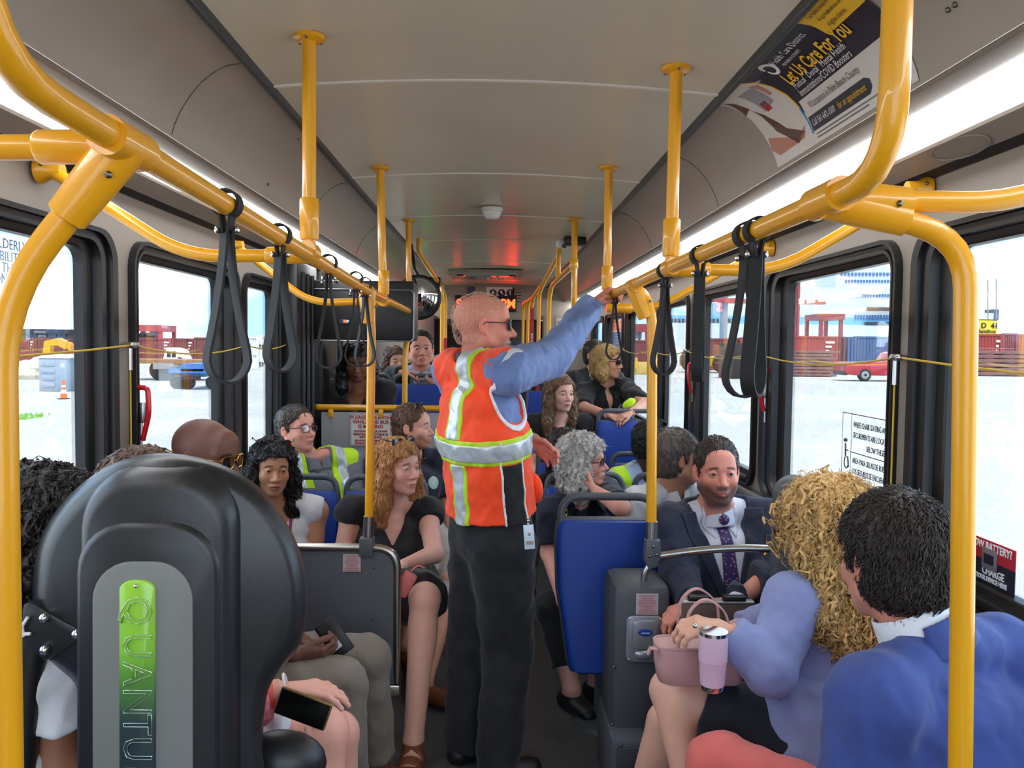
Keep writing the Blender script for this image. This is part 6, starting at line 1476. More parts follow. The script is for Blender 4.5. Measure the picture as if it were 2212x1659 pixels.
# ================================================================== the passengers
def HP(px, py, Y, yaw, pitch=0, roll=0, sc=1., fem=False, wide=1.): return Head(U(px, py, Y), yaw, pitch, roll, sc, fem, wide)
NAVYC = cloth('navy', (26, 30, 48)); BLACKC = cloth('black', (17, 17, 19)); WHITEC = cloth('white', (214, 216, 222)); GREYC = cloth('grey polo', (116, 118, 128)); KHAKI = cloth('khaki', (126, 116, 104)); CHAR = cloth('charcoal suit', (30, 30, 36))
SUITN = cloth('navy suit', (36, 42, 62), bscale=700); SUITB = cloth('blue suit', (56, 74, 140), bscale=420, var=.14, stretch=(3, 3, .5)); LAV = cloth('lavender blazer', (140, 148, 192), bscale=500, var=.04); SHIRTB = cloth('blue shirt', (112, 134, 184), bscale=500, bump=.25)
LIME = cloth('lime vest', (196, 240, 30), rough=.7); LIME.node_tree.nodes['Principled BSDF'].inputs['Specular IOR Level'].default_value = .3
ORANGE = cloth('orange vest', (255, 74, 18), rough=.75, bump=.2); SILVERT = mat('silver reflective tape', (206, 214, 218), .38, metal=.35, bump=.5, bscale=22, var=.06, bdist=.004); LIMET = mat('lime trim', (190, 222, 40), .7); PIPE = mat('white piping', (230, 230, 230), .6)
GOLD = mat('gold', (212, 170, 80), .25, metal=1.)
def badge_patch(F, B, P_, u0, w0, r, m, name='chest_emblem'):
    return surf_patch(F, B, P_, m, lambda P: (lambda u, v, w: np.maximum(np.sqrt((u-u0)**2 + (w-w0)**2) - r, -v))(*B.loc(P)), .003, name, .0035)
def slabfn(B, u=None, v=None, w=None):
    def g(P):
        a = B.loc(P); d = np.full(len(P), -9., F32)
        for q, lim in zip(a, (u, v, w)):
            if lim: d = np.maximum(d, np.maximum(lim[0]-q, q-lim[1]))
        return d
    return g
def buttons(B, F, P_, u, ws, m=WHITE):
    b = MB()
    for w in ws:
        p = B.C + B.sd*u + B.t*w; a = np.arange(.02, .25, .004); Pq = (p[None] + B.fr[None]*a[:, None]).astype(F32); d = F(Pq); k = int(np.argmax(d > 0)); b.sph(Pq[k], .0045, 8)
    b.build('buttons', m, P_)
def suit(B, o, jm, sm, tie=None, tiem=None, zb=-.34, slope=.26, h=.0075, arms=(-1, 1), sleeve=1.93, hem=None, lap=True, t=.017):
    shirt(B, o, sm, t=.007, sleeve=0, name='dress_shirt', h=.0075, fold=.001, bust=False, nr=.056); F1 = shirt.T
    collar(B, o, sm, r=.056, hgt=.034, name='shirt_collar', open_=.10, low=.050)
    collar_points(B, o, sm, shirt.T)
    if tie: surf_patch(F1, B, o, tiem, lambda P: (lambda u, v, w: np.maximum.reduce([np.abs(u) - (.020 + .05*np.clip(-w, 0, .4)), w - .012, -.40 - w, -v]))(*B.loc(P)), .009, 'tie', .004); 
    if tie: p = B.C + B.fr*.085*B.k + B.t*.022; F = Fld(); F.add(d_ell(p + B.t*.0, (.02, .014, .02), np.stack([B.sd, B.fr, B.t], 1))); fobj('tie_knot', F, tiem, o, .004)
    shirt(B, o, jm, t=t, sleeve=sleeve, name='jacket', h=h, fold=.004, v=(zb, slope), nr=.070, hem=hem, bust=False, arms=arms); F2 = shirt.F
    if lap:
        Fl = Fld(); Fl.ops = list(F2.ops); Fl.lo, Fl.hi = F2.lo, F2.hi
        surf_patch(Fl, B, o, jm, lambda P: (lambda u, v, w: np.maximum.reduce([np.abs(u) - (w-zb)*slope - np.clip(.012 + .13*(w-zb), 0, .055), w - .055, zb - .01 - w, -v + .0]))(*B.loc(P)), .006, 'lapels', .004)
    return F2
def phone(name, c, x, y, w, h, label, bodym, faces):
    """x along width, y along height"""
    M = frame3(c, x, y); t = empty(name, tuple(c), label, 'phone'); R3 = M.to_3x3()
    b = MB(); b.box(c, (w, h, .009), .004, R=R3); b.build('case', bodym, t)
    for nm, m, off, sx, sy, (u, v) in faces:
        b = MB(); b.box(Vector(c) + R3 @ Vector((u, v, off)), (w*sx, h*sy, .001), R=R3); b.build(nm, m, t)
    return t

# ---- 1 the standing man in the orange vest
H = HP(1046, 703, 3.04, 96, 2, 0, 1.01, wide=1.02)
B = Body(H, 118, sit=False, girth=1.28, pelvis=U(1062, 1165, 3.10), sh=.185, shrug=.02)
B.E[-1] = U(1192, 772, 3.12); B.Wr[-1] = np.array([.405, 3.30, 1.778]); B.S[-1] = B.S[-1] + np.array([.03, .02, .03])
B.E[1] = U(1075, 1010, 3.32); B.Wr[1] = U(1142, 950, 3.28)
B.K[1] = U(1020, 1390, 3.13); B.A[1] = UZ(1008, 1592, .085); B.K[-1] = U(1098, 1400, 3.02); B.A[-1] = UZ(1076, 1640, .085)
B.toe = {1: nrm((.75, .65, 0)), -1: nrm((.9, .35, 0))}
o = person('standing man in orange safety vest and dark sunglasses gripping the overhead rail', H, B, (214, 140, 120), lips=(170, 100, 92), brow=(170, 130, 105), beard=(206, 186, 170), beard_a=.75, stub=.0, goatee=True, flush=.45,
           hands={-1: dict(d=(.74, .32, .62), q=(.55, 0, -.83), t=(0, 1, .1), curl=(.55, 1.2, .8), thumb=.5), 1: dict(d=(.8, -.1, -.5), q=(-.3, -.9, -.2), t=(.3, 0, .9), curl=(.4, .5, .4))}, h=.009, nose=1.15, chub=.6)
put_hair(hair_cap(H, .0015, .0005, line=.080, temple=.004, nape=-.062), H, hairmat('white blond', (226, 190, 164), bump=.3), o, base=False, n=3200, length=.009, r=.0007, lift=.3)
glasses(H, o, FRM, LENSM, w=.028, hgt=.021)
shirt(B, o, SHIRTB, t=.012, sleeve=1.97, name='shirt', h=.0065, fold=.006, bust=False, arms=(-1, 1), hem=-.46)
F = Fld(); B.arm(F, -1, .019, 1.92); F.noise(.005, .16, 2); F.noise(.0015, .07, 6); fobj('shirt_sleeve', F, SHIRTB, o, .005)
Wd = nrm(B.Wr[-1] - B.E[-1]); F = Fld(); F.add(d_cap(B.Wr[-1] - Wd*.085, B.Wr[-1] - Wd*.014, .043, .039, [(B.Wr[-1] - Wd*.014, Wd), (B.Wr[-1] - Wd*.085, -Wd)])); F.sub(d_cap(B.Wr[-1] - Wd*.04, B.Wr[-1] + Wd*.05, .032, .032)); fobj('shirt_cuff', F, SHIRTB, o, .004)
b = MB(); pc = B.Wr[-1] - Wd*.03 + V3(-.005, -.040, .006); b.sph(pc, .006, 10); b.sph(B.Wr[-1] - Wd*.16 + V3(0, -.046, .0), .0055, 10); b.build('cuff_buttons', WHITE, o)
collar(B, o, SHIRTB, r=.064, hgt=.036, open_=.3); collar(B, o, NAVYC, r=.069, hgt=.012, name='vest_neckband', open_=.5)
ARMC, ARMR = B.S[-1] - B.sd*.062 - B.t*.065 + B.fr*.02, np.array([.150, .088, .135])
shirt(B, o, ORANGE, t=.028, sleeve=0, name='safety_vest', h=.006, fold=.0035, v=(-.30, .22), nr=.078, hem=-.505, bust=False, extra=lambda F: F.sub(d_ell(ARMC, ARMR, np.stack([B.sd, B.fr, B.t], 1)), .008)); VF = shirt.F
HB_ = -.235
surf_patch(VF, B, o, LIMET, lambda P: (lambda u, v, w: np.maximum(np.abs(w-HB_) - .048, 0*w-1))(*B.loc(P)), .003, 'lime_band', .0045)
surf_patch(VF, B, o, SILVERT, lambda P: (lambda u, v, w: np.maximum(np.abs(w-HB_) - .033, 0*w-1))(*B.loc(P)), .006, 'silver_band', .0045)
for uc in (-.062,):
    surf_patch(VF, B, o, LIMET, lambda P: (lambda u, v, w: np.maximum.reduce([np.abs(u-uc - .02*np.clip(w, -.1, .1)*0) - .040, v - .03, np.minimum(.048 - np.abs(w-HB_), 1)]))(*B.loc(P)), .0035, 'lime_brace', .0045)
    surf_patch(VF, B, o, SILVERT, lambda P: (lambda u, v, w: np.maximum.reduce([np.abs(u-uc) - .026, v - .03, .048 - np.abs(w-HB_)]))(*B.loc(P)), .0065, 'silver_brace', .0045)
surf_patch(VF, B, o, BLACKC, slabfn(B, u=(-.6, -.02), v=(-.030, .048), w=(-.7, HB_ - .050)), .0035, 'side_panel', .0045)
surf_patch(VF, B, o, PIPE, slabfn(B, u=(-.6, -.02), v=(.047, .055), w=(-.7, -.19)), .005, 'piping', .0045); surf_patch(VF, B, o, PIPE, slabfn(B, u=(-.6, -.02), v=(-.037, -.030), w=(-.7, -.19)), .005, 'piping', .0045)
# armhole piping: a thin ring around the cut
def ringg(P):
    q = (P - ARMC)@np.stack([B.sd, B.fr, B.t], 1); k0 = np.sqrt(((q/ARMR)**2).sum(1)); return np.abs(k0 - 1.07)*.09 - .0055
surf_patch(VF, B, o, PIPE, ringg, .004, 'armhole_piping', .0045)
pk = B.C + B.fr*.155*1.1 - B.sd*.10 - B.t*.43; F = Fld(); F.add(d_ell(pk - B.fr*.02, (.050, .030, .060), np.stack([B.sd, B.fr, B.t], 1))); fobj('vest_pocket', F, ORANGE, o, .005)
trousers(B, o, mat('cloth black trousers', (20, 21, 26), .85, bump=.35, bscale=380, var=.05, sheen=.1), t=.022, upto=1.9, waist=.12, fold=.004, h=.009, straight=.082)
shoes(B, o, BLK)
q = U(1143, 1160, 2.86); t = empty('id_badge', q, 'small white badge card hanging below the orange vest', 'badge'); b = MB(); b.box(q, (.037, .003, .088), .003, R=Matrix.Rotation(-.08, 3, 'Y')); b.build('card', mat('badge white', (206, 222, 234), .3), t)
b = MB(); b.box(q + V3(.002, -.003, -.02), (.026, .001, .012)); b.box(q + V3(0, -.003, .01), (.010, .001, .010)); b.build('print', mat('badge print', (150, 150, 140), .6), t)
b = MB(); b.tube([q + V3(-.004, 0, .044), q + V3(-.005, .01, .075)], .004, 8); b.sph(q + V3(-.004, 0, .058), .007, 8); b.build('clip', STEEL, t)

# ---- 2 woman in the black dress
H = HP(861, 1010, 3.58, 50, 3, 0, .985, True); B = Body(H, 16, sh=.17, girth=1.12, lean=(-.02, .02)); B.C = B.C + V3(-.03, .0, 0)
for m in (-1, 1): B.S[m] = B.S[m] + V3(-.03, 0, 0)
B.E[1] = U(938, 1196, 3.46); B.Wr[1] = U(872, 1222, 3.30); B.E[-1] = U(742, 1190, 3.52); B.Wr[-1] = U(800, 1235, 3.3)
B.K[1] = U(918, 1292, 3.16); B.A[1] = UZ(893, 1600, .09); B.K[-1] = U(845, 1285, 3.22); B.A[-1] = UZ(812, 1545, .09); B.toe = {1: nrm((-.05, -1, 0)), -1: nrm((0, -1, 0))}
o = person('woman in a sleeveless black v-neck dress behind the grey modesty panel', H, B, (222, 170, 150), lips=(186, 112, 108), brow=(140, 96, 66), eye='blue', hands={1: dict(d=(-.8, -.3, -.5), q=(0, .2, -1), t=(0, -1, .2)), -1: None}, flush=.35, chub=.8, h=.009)
HB_l = hairmat('strawberry blonde', (176, 124, 74))
F = long_hair(H, .19, .016, temple=.028, line=.066); put_hair(F, H, HB_l, o, n=1700, length=.07, r=.0022, flow=down_flow, jit=.05, segs=6)
glasses(H, o, FRM, LENSM, on_top=True)
shirt(B, o, BLACKC, t=.010, sleeve=.22, name='dress', v=(-.135, .52), fold=.003, h=.007); skirt(B, o, BLACKC, upto=.96, t=.020)
LEATH = mat('tan leather', (128, 74, 40), .5, bump=.2, bscale=200)
for m in (1, -1):
    F = Fld(); A_ = B.A[m]; d = B.toe[m]; base = np.array([A_[0], A_[1], .012]); F.add(d_ecap(base - d*.05, base + d*.15, .036, .014, .044, .012, np.cross(d, [0, 0, 1.]), cap=.03)); fobj('sandal_sole', F, mat('cork sole', (140, 110, 80), .8), o, .005)
    for s_, hgt in ((.02, .072), (.095, .052)):
        F = Fld(); c = base + d*s_; sd = np.cross(d, [0, 0, 1.]); B.foot(F, m, .008); F.cut(d_plane(c + d*.022, d), .001); F.cut(d_plane(c - d*.022, -d), .001); F.cut(d_plane((0, 0, .012), (0, 0, -1)), .001); F.cut(d_plane((0, 0, hgt + .02), (0, 0, 1)), .001); fobj('sandal_strap', F, LEATH, o, .004)
q = U(876, 1262, 3.12); t = empty('pink_purse', q, 'small coral pink wristlet purse on the black dress lap', 'purse')
b = MB(); b.box(q, (.055, .03, .10), .01, R=Matrix.Rotation(.5, 3, 'Y')); b.build('body', mat('coral leather', (214, 112, 110), .5, bump=.2, bscale=200), t); b = MB(); b.strip(bend([q + V3(.02, 0, .05), q + V3(.045, .02, .07), q + V3(.07, .05, .05)], .02), (0, 1, .2), .012, .003); b.build('strap', MATS['coral leather'], t)

# ---- 3 woman in the white top
H = HP(588, 1011, 3.58, 26, -2, -3, .97, True); B = Body(H, 14, sh=.16, girth=.9); B.C = B.C + V3(.03, 0, 0)
for m in (-1, 1): B.S[m] = B.S[m] + V3(.03, 0, 0); B.E[m] = B.S[m] + V3(m*.01, -.08, -.28)
o = person('woman with black wavy hair in a white sleeveless top by the window', H, B, (196, 142, 112), lips=(150, 84, 80), brow=(38, 26, 22), eye='dark', hands={}, h=.010)
F = long_hair(H, .25, .014, temple=.020, wavy=.008, line=.076); put_hair(F, H, hairmat('black wavy', (24, 20, 20), .35), o, n=1500, length=.07, r=.0026, flow=down_flow, wav=.003, segs=6, jit=.06)
glasses(H, o, FRM, LENSM, on_top=True); shirt(B, o, WHITEC, t=.009, sleeve=0, name='white_top', drop=.03, nr=.075)
surf_patch(shirt.F, B, o, mat('magenta lanyard', (170, 40, 100), .7), lambda P: (lambda u, v, w: np.maximum.reduce([np.abs(u - .035 - .12*(w + .15)) - .007, -v, w - .03, -.4 - w]))(*B.loc(P)), .004, 'lanyard', .004)
trousers(B, o, NAVYC)

# ---- 4 bald man with sunglasses on the side bench
H = HP(446, 986, 2.60, 76, -7, 0, 1.04); B = Body(H, 92, seat=.45, girth=1.15, lean=(.10, 0))
B.P[0] = min(B.P[0], -.86); B.Hp = {m: B.P + B.sd*m*.09 for m in (-1, 1)}
B.K[1] = U(790, 1425, 2.82); B.K[-1] = U(735, 1478, 2.52); B.A[1] = np.array([-.40, 2.86, .09]); B.A[-1] = np.array([-.44, 2.5, .09])
B.E[1] = U(560, 1300, 2.75); B.Wr[1] = U(655, 1392, 2.68); B.E[-1] = U(530, 1340, 2.42); B.Wr[-1] = U(640, 1415, 2.50)
o = person('bald man in sunglasses and khaki trousers half hidden by the wheelchair backrest', H, B, (112, 74, 62), lips=(96, 56, 52), brow=(30, 22, 18), eye='dark', hands={1: dict(d=(.85, -.2, .0), q=(.1, -.3, -.9), t=(.1, .1, 1), curl=(.5, .7, .5)), -1: dict(d=(.9, .2, -.1), q=(0, .8, .5), t=(.2, -.3, .8), curl=(.7, .9, .6))}, h=.009, flush=.1)
glasses(H, o, GOLD, LENSM, w=.024); shirt(B, o, NAVYC, t=.010, sleeve=.6, bust=False); trousers(B, o, KHAKI, t=.014, fold=.005); shoes(B, o, LEATH)
p = U(722, 1378, 2.58); phone('phone', p, (.75, .15, .55), (-.5, .15, .85), .072, .125, 'black phone with a pale logo patch in the hand over the khaki knees', BLKP, [('logo', mat('pale logo', (220, 220, 230), .3), -.0053, .45, .22, (-.012, -.03)), ('logo', mat('pale logo', (220, 220, 230), .3), .0053, .5, .25, (-.01, -.02)), ('camera_bump', BLK, .006, .4, .2, (-.01, .045))])

# ---- 5 woman in the coral top with a phone
H = Head((-.86, 2.02, 1.20), 88, -14, 0, .96, True); B = Body(H, 92, lean=(.06, 0), sh=.165)
B.K[1] = U(728, 1585, 2.18); B.K[-1] = U(700, 1580, 1.95); B.A[1] = np.array([-.40, 2.2, .09]); B.A[-1] = np.array([-.42, 1.95, .09])
B.E[-1] = U(525, 1520, 1.78); B.Wr[-1] = U(608, 1492, 1.80); B.E[1] = U(540, 1500, 2.1); B.Wr[1] = U(618, 1560, 1.98)
o = person('woman in a pink patterned top holding a dark phone behind the wheelchair backrest', H, B, (226, 166, 146), brow=(90, 60, 44), hands={-1: dict(d=(.9, .05, .05), q=(.1, .1, -1), t=(.3, -.8, .3), curl=(.25, .4, .3), thumb=.25), 1: dict(d=(.85, -.5, -.1), q=(0, -.3, .95), t=(.4, .7, .1), curl=(.5, .7, .5))}, h=.009)
put_hair(long_hair(H, .2), H, hairmat('chestnut', (84, 54, 36)), o, n=500, flow=down_flow, length=.05)
PAT = mat('pink patterned blouse', (220, 120, 130), .8, var=.55, vscale=1.); PAT.node_tree.nodes['Noise Texture'].inputs['Scale'].default_value = 42
shirt(B, o, PAT, t=.012, sleeve=1.55, name='blouse', fold=.006); skirt(B, o, WHITEC, t=.03, upto=.86, fold=.010); shoes(B, o, LEATH)
w_ = B.Wr[-1]; d_ = nrm(w_ - B.E[-1]); F = Fld(); F.add(d_cap(w_ - d_*.035, w_ - d_*.012, .031, .030, [(w_ - d_*.012, d_), (w_ - d_*.035, -d_)])); fobj('watch_strap', F, mat('coral strap', (236, 100, 84), .5), o, .003)
b = MB(); s1 = nrm(np.cross(d_, (0, 0, 1.))); s2 = np.cross(d_, s1); b.tube([w_ + d_*.012 + s1*.034*math.cos(a) + s2*.034*math.sin(a) for a in np.linspace(0, 6.283, 24, endpoint=False)], .003, 6, closed=True); b.build('bracelet', WHITE, o)
p = U(655, 1530, 1.73); phone('phone', p, (.86, -.05, -.30), (.30, -.1, .86), .118, .066, 'dark phone with a gold rim in the hand over the white skirt', mat('gold rim', (170, 140, 90), .3, metal=.8), [('screen', mat('dark screen', (16, 17, 15), .08, coat=.5), .0052, .94, .90, (0, 0)), ('back', BLKP, -.0052, .94, .9, (0, 0))])

# ---- 6 dark-haired woman in a white tee at the left edge
H = HP(108, 1170, 1.52, 86, -8, 0, .98, True); B = Body(H, 82, sh=.165, lean=(.10, 0)); B.E[-1] = U(128, 1660, 1.44); B.Wr[-1] = B.E[-1] + V3(.20, .02, -.10); B.E[1] = B.S[1] + V3(.05, .05, -.28); B.Wr[1] = B.E[1] + V3(.22, -.05, -.05)
B.S[-1] = U(108, 1440, 1.46)
o = person('dark-haired person in a white short-sleeved top between the stanchion and the wheelchair backrest', H, B, (150, 100, 74), brow=(30, 22, 18), eye='dark', hands={}, h=.009)
F = long_hair(H, .12, .03, wavy=.014); put_hair(F, H, hairmat('black brown', (30, 24, 22)), o, n=1500, length=.05, r=.003, flow=down_flow, wav=.008, segs=5)
shirt(B, o, WHITEC, t=.014, sleeve=.55, name='tee', fold=.005); trousers(B, o, NAVYC)
w_ = B.E[-1]*.35 + B.Wr[-1]*.65

# ---- 7 man with glasses and lime vest
H = HP(641, 927, 4.30, 60, 7, 0, .99, wide=1.05); B = Body(H, 26, girth=1.1, sh=.18, lean=(0, -.03)); B.C = B.C + V3(.12, 0, 0); B.P = B.P + V3(.12, 0, 0)
for m in (-1, 1): B.S[m] = B.S[m] + V3(.12, 0, 0); B.E[m] = B.S[m] + V3(.03, -.08, -.28); B.Wr[m] = B.E[m] + V3(.10, -.2, -.05); B.Hp[m] = B.Hp[m] + V3(.12, 0, 0); B.K[m] = B.K[m] + V3(.12, 0, 0); B.A[m] = B.A[m] + V3(.12, 0, 0)
o = person('young man in glasses and a lime safety vest over a grey polo by the partition', H, B, (224, 158, 138), lips=(190, 112, 104), brow=(60, 44, 34), hands={}, flush=.4, chub=1.2, jaw=1.05, h=.010)
put_hair(hair_cap(H, .016, .008), H, hairmat('dark brown', (58, 46, 38)), o, n=900); glasses(H, o, FRM, CLEAR, name='spectacles', w=.023)
shirt(B, o, GREYC, t=.010, sleeve=.65, bust=False); collar(B, o, GREYC, low=.045, open_=.18); F1 = shirt.F; collar_points(B, o, GREYC, shirt.T)
shirt(B, o, LIME, t=.020, sleeve=0, name='safety_vest', v=(-.42, .15), nr=.074, bust=False); VF = shirt.F
for s in (-1, 1): surf_patch(VF, B, o, SILVERT, slabfn(B, u=(s*.115-.025, s*.115+.025), w=(-.5, .2)), .004, 'silver_brace', .005)
trousers(B, o, KHAKI)

# ---- 8 bearded young man with navy polo
H = HP(893, 923, 4.50, 76, 3, 0, 1.0); B = Body(H, 35, girth=1.0); B.K[1] = U(992, 1215, 4.28); B.A[1] = UZ(918, 1470, .09); B.K[-1] = U(915, 1230, 4.25); B.A[-1] = U(880, 1440, 4.0); B.A[-1][2] = .09
B.toe = {1: nrm((.8, -.6, 0)), -1: nrm((.4, -.9, 0))}
o = person('young man with reddish beard and sunglasses on his head in a navy polo', H, B, (226, 166, 142), brow=(100, 66, 46), beard=(150, 92, 62), beard_a=.7, eye='blue', hands={}, h=.010)
put_hair(hair_cap(H, .018, .006), H, hairmat('auburn', (92, 62, 46)), o, n=900); glasses(H, o, FRM, LENSM, on_top=True)
shirt(B, o, NAVYC, t=.011, sleeve=.7, bust=False); badge_patch(shirt.F, B, o, .085, -.10, .036, mat('seal print', (170, 190, 176), .7, var=.4, vscale=8))
trousers(B, o, cloth('stone shorts', (178, 172, 164)), t=.022, upto=1.45, name='shorts'); shoes(B, o, LEATH)

# ---- 9-11 rear left
H = HP(772, 779, 5.45, 6, -20, 0, 1.03, True, wide=1.04); B = Body(H, 0, sh=.185, girth=1.3, seat=.88)
for m in (-1, 1): B.E[m] = B.S[m] + V3(.02*-m, -.06, -.28); B.Wr[m] = B.E[m] + V3(-m*.12, -.08, -.05); B.K[m][1] = 5.26; B.A[m][1] = 5.26; B.A[m][2] = .44; B.K[m][2] = .80
o = person('woman in black looking down behind the partition rail', H, B, (140, 92, 70), lips=(120, 64, 60), brow=(28, 20, 18), eye='dark', closed=True, hands={}, chub=1., h=.012)
put_hair(long_hair(H, .24, .018, wavy=.004), H, hairmat('black straight', (18, 16, 17), .3), o, n=900, length=.07, flow=down_flow, jit=.05)
shirt(B, o, BLACKC, t=.014, sleeve=1.9, v=(-.16, .5), name='cardigan'); buttons(B, shirt.F, o, .0, (-.20, -.25)); trousers(B, o, BLACKC)
H = HP(852, 781, 6.9, 32, 0, 0, .98, True); B = Body(H, 10, seat=.86); o = person('brown-haired woman half hidden behind the dark-suited man', H, B, (206, 150, 124), hands={}, h=.013, hh=.0045)
put_hair(long_hair(H, .22), H, hairmat('brown', (74, 50, 36)), o, n=500, length=.06, flow=down_flow); shirt(B, o, cloth('dark grey', (52, 54, 60)), sleeve=1.9); trousers(B, o, BLACKC)
H = HP(909, 754, 5.95, 10, 2, 4, 1.06, wide=1.06); B = Body(H, 8, sh=.19, girth=1.15, seat=.86, lean=(.10, 0)); B.E[-1] = U(850, 815, 6.0); B.Wr[-1] = U(868, 806, 5.86); B.E[1] = U(960, 850, 6.0); B.Wr[1] = U(940, 830, 5.9)
o = person('man in dark suit and open pale shirt holding the seat ahead', H, B, (222, 156, 134), brow=(50, 38, 30), flush=.4, chub=1., hands={-1: dict(d=(.9, -.1, .0), q=(.1, -.3, -.9), t=(0, -.6, -.5), curl=(.4, .8, .6)), 1: None}, h=.012)
put_hair(hair_cap(H, .012, .005), H, hairmat('near black', (38, 32, 30)), o, n=700); suit(B, o, CHAR, cloth('pale check shirt', (168, 182, 216)), None, h=.009)
trousers(B, o, CHAR)

# ---- 12 smiling bearded man in the navy suit
H = HP(1549, 1018, 3.05, -3, 1, 2, 1.01, wide=.99); B = Body(H, 6, sh=.188, girth=1.05, lean=(-.02, -.02)); B.C = B.C + V3(.02, .02, 0)
for m in (-1, 1): B.S[m] = B.S[m] + V3(.02, .02, 0)
B.E[-1] = U(1465, 1240, 2.98); B.Wr[-1] = U(1497, 1302, 2.78); B.E[1] = U(1672, 1240, 2.95); B.Wr[1] = U(1590, 1300, 2.74); B.K[-1] = U(1490, 1400, 2.76); B.K[1] = U(1600, 1400, 2.76)
for m in (-1, 1): B.A[m] = B.K[m]*1.; B.A[m][2] = .09
o = person('smiling bearded man in a navy suit and purple tie beside the empty blue seat', H, B, (226, 150, 130), lips=(190, 100, 96), brow=(48, 34, 28), beard=(70, 58, 54), beard_a=.78, stub=.35, mouth='smile', flush=.5,
           hands={-1: dict(d=(-.75, -.2, -.3), q=(0, .1, -1), t=(.3, -.8, .2), curl=(.45, .6, .4)), 1: dict(d=(-.9, -.1, -.1), q=(0, .2, -1), t=(0, -.7, .4), curl=(.4, .6, .4))}, h=.008, hh=.003)
put_hair(hair_cap(H, .014, .003, line=.050, temple=.026), H, hairmat('dark brown', (58, 46, 38)), o, n=1600, length=.016, r=.0016)
TIE = mat('purple tie', (66, 40, 96), .6, var=.0); tn = TIE.node_tree; vo = tn.nodes.new('ShaderNodeTexVoronoi'); vo.inputs['Scale'].default_value = 85; rpp = tn.nodes.new('ShaderNodeValToRGB'); rpp.color_ramp.elements[0].color = rgb(196, 150, 180); rpp.color_ramp.elements[0].position = .22; rpp.color_ramp.elements[1].color = rgb(60, 38, 92); rpp.color_ramp.elements[1].position = .30
tn.links.new(tn.nodes['Texture Coordinate'].outputs['Object'], vo.inputs['Vector']); tn.links.new(vo.outputs['Distance'], rpp.inputs[0]); tn.links.new(rpp.outputs[0], tn.nodes['Principled BSDF'].inputs['Base Color'])
F2 = suit(B, o, SUITN, cloth('white dress shirt', (226, 226, 236)), True, TIE, h=.0062, zb=-.36, slope=.26); trousers(B, o, SUITN); shoes(B, o, BLK)
badge_patch(F2, B, o, .115, -.095, .008, GOLD, 'lapel_pin')
w_ = B.Wr[1]; b = MB(); d_ = nrm(w_ - B.E[1]); F = Fld(); F.add(d_cap(w_ - d_*.03, w_ + d_*.004, .034, .034, [(w_ + d_*.004, d_), (w_ - d_*.03, -d_)])); fobj('shirt_cuff', F, MATS['cloth white dress shirt'], o, .004)

# ---- 13 grey-haired woman leaning on the seat handle
H = HP(1262, 996, 3.86, 72, 3, 4, .985, True); B = Body(H, 30, sh=.165, girth=1.1, lean=(.14, -.08))
B.E[1] = U(1342, 1096, 3.50); B.Wr[1] = U(1288, 1062, 3.72); B.E[-1] = U(1186, 1195, 3.78); B.Wr[-1] = U(1215, 1295, 3.52); B.K[-1] = U(1192, 1315, 3.62); B.A[-1] = UZ(1236, 1490, .09); B.K[1] = U(1260, 1310, 3.58); B.A[1] = UZ(1290, 1470, .09)
o = person('grey-haired woman in glasses resting her chin on her hand behind the empty blue seat', H, B, (224, 160, 140), lips=(180, 100, 100), brow=(150, 130, 116), hands={1: dict(d=(-.55, .35, .35), q=(-.3, .5, .7), t=(.3, .3, .8), curl=(.9, 1.1, .8), thumb=.5), -1: None}, flush=.4, h=.009)
F = long_hair(H, .11, .030, wavy=.012, temple=.020, line=.070, width=.09); put_hair(F, H, hairmat('silver grey', (196, 190, 182), .4), o, n=2600, length=.05, r=.0022, flow=down_flow, wav=.007, segs=5, jit=.2)
glasses(H, o, mat('tortoise frame', (96, 44, 34), .3), CLEAR, name='spectacles', w=.024)
shirt(B, o, NAVYC, t=.012, sleeve=.75, name='tee'); badge_patch(shirt.F, B, o, .09, -.15, .040, mat('seal print', (170, 190, 176), .7, var=.4, vscale=8)); trousers(B, o, BLACKC, upto=1.7); shoes(B, o, BLK)
w_ = U(1220, 1108, 3.62); b = MB(); b.tube([w_ + V3(.012*math.cos(a), 0, .016*math.sin(a)) for a in np.linspace(0, 6.283, 16, endpoint=False)], .003, 6, closed=True); b.build('gold_buckle', GOLD, o)

# ---- 14 man in the white polo
H = HP(1464, 990, 3.72, 98, 0, 0, 1.03); B = Body(H, 20, sh=.195, girth=1.2); o = person('grey-templed man in a white polo looking out of the window behind the navy suit', H, B, (196, 138, 110), brow=(70, 60, 54), hands={}, h=.010)
put_hair(hair_cap(H, .018, .010, nape=-.08), H, hairmat('pepper grey', (96, 86, 80)), o, n=1200, length=.03); shirt(B, o, WHITEC, t=.012, sleeve=.7, bust=False, v=(-.12, .22)); F1 = shirt.F; collar(B, o, WHITEC, open_=.3, low=.045); collar_points(B, o, WHITEC, shirt.T)
surf_patch(F1, B, o, mat('green stitching', (70, 110, 90), .7, var=.4, vscale=10), slabfn(B, u=(.06, .12), v=(0, .4), w=(-.13, -.10)), .003, 'chest_emblem', .0035); trousers(B, o, NAVYC)
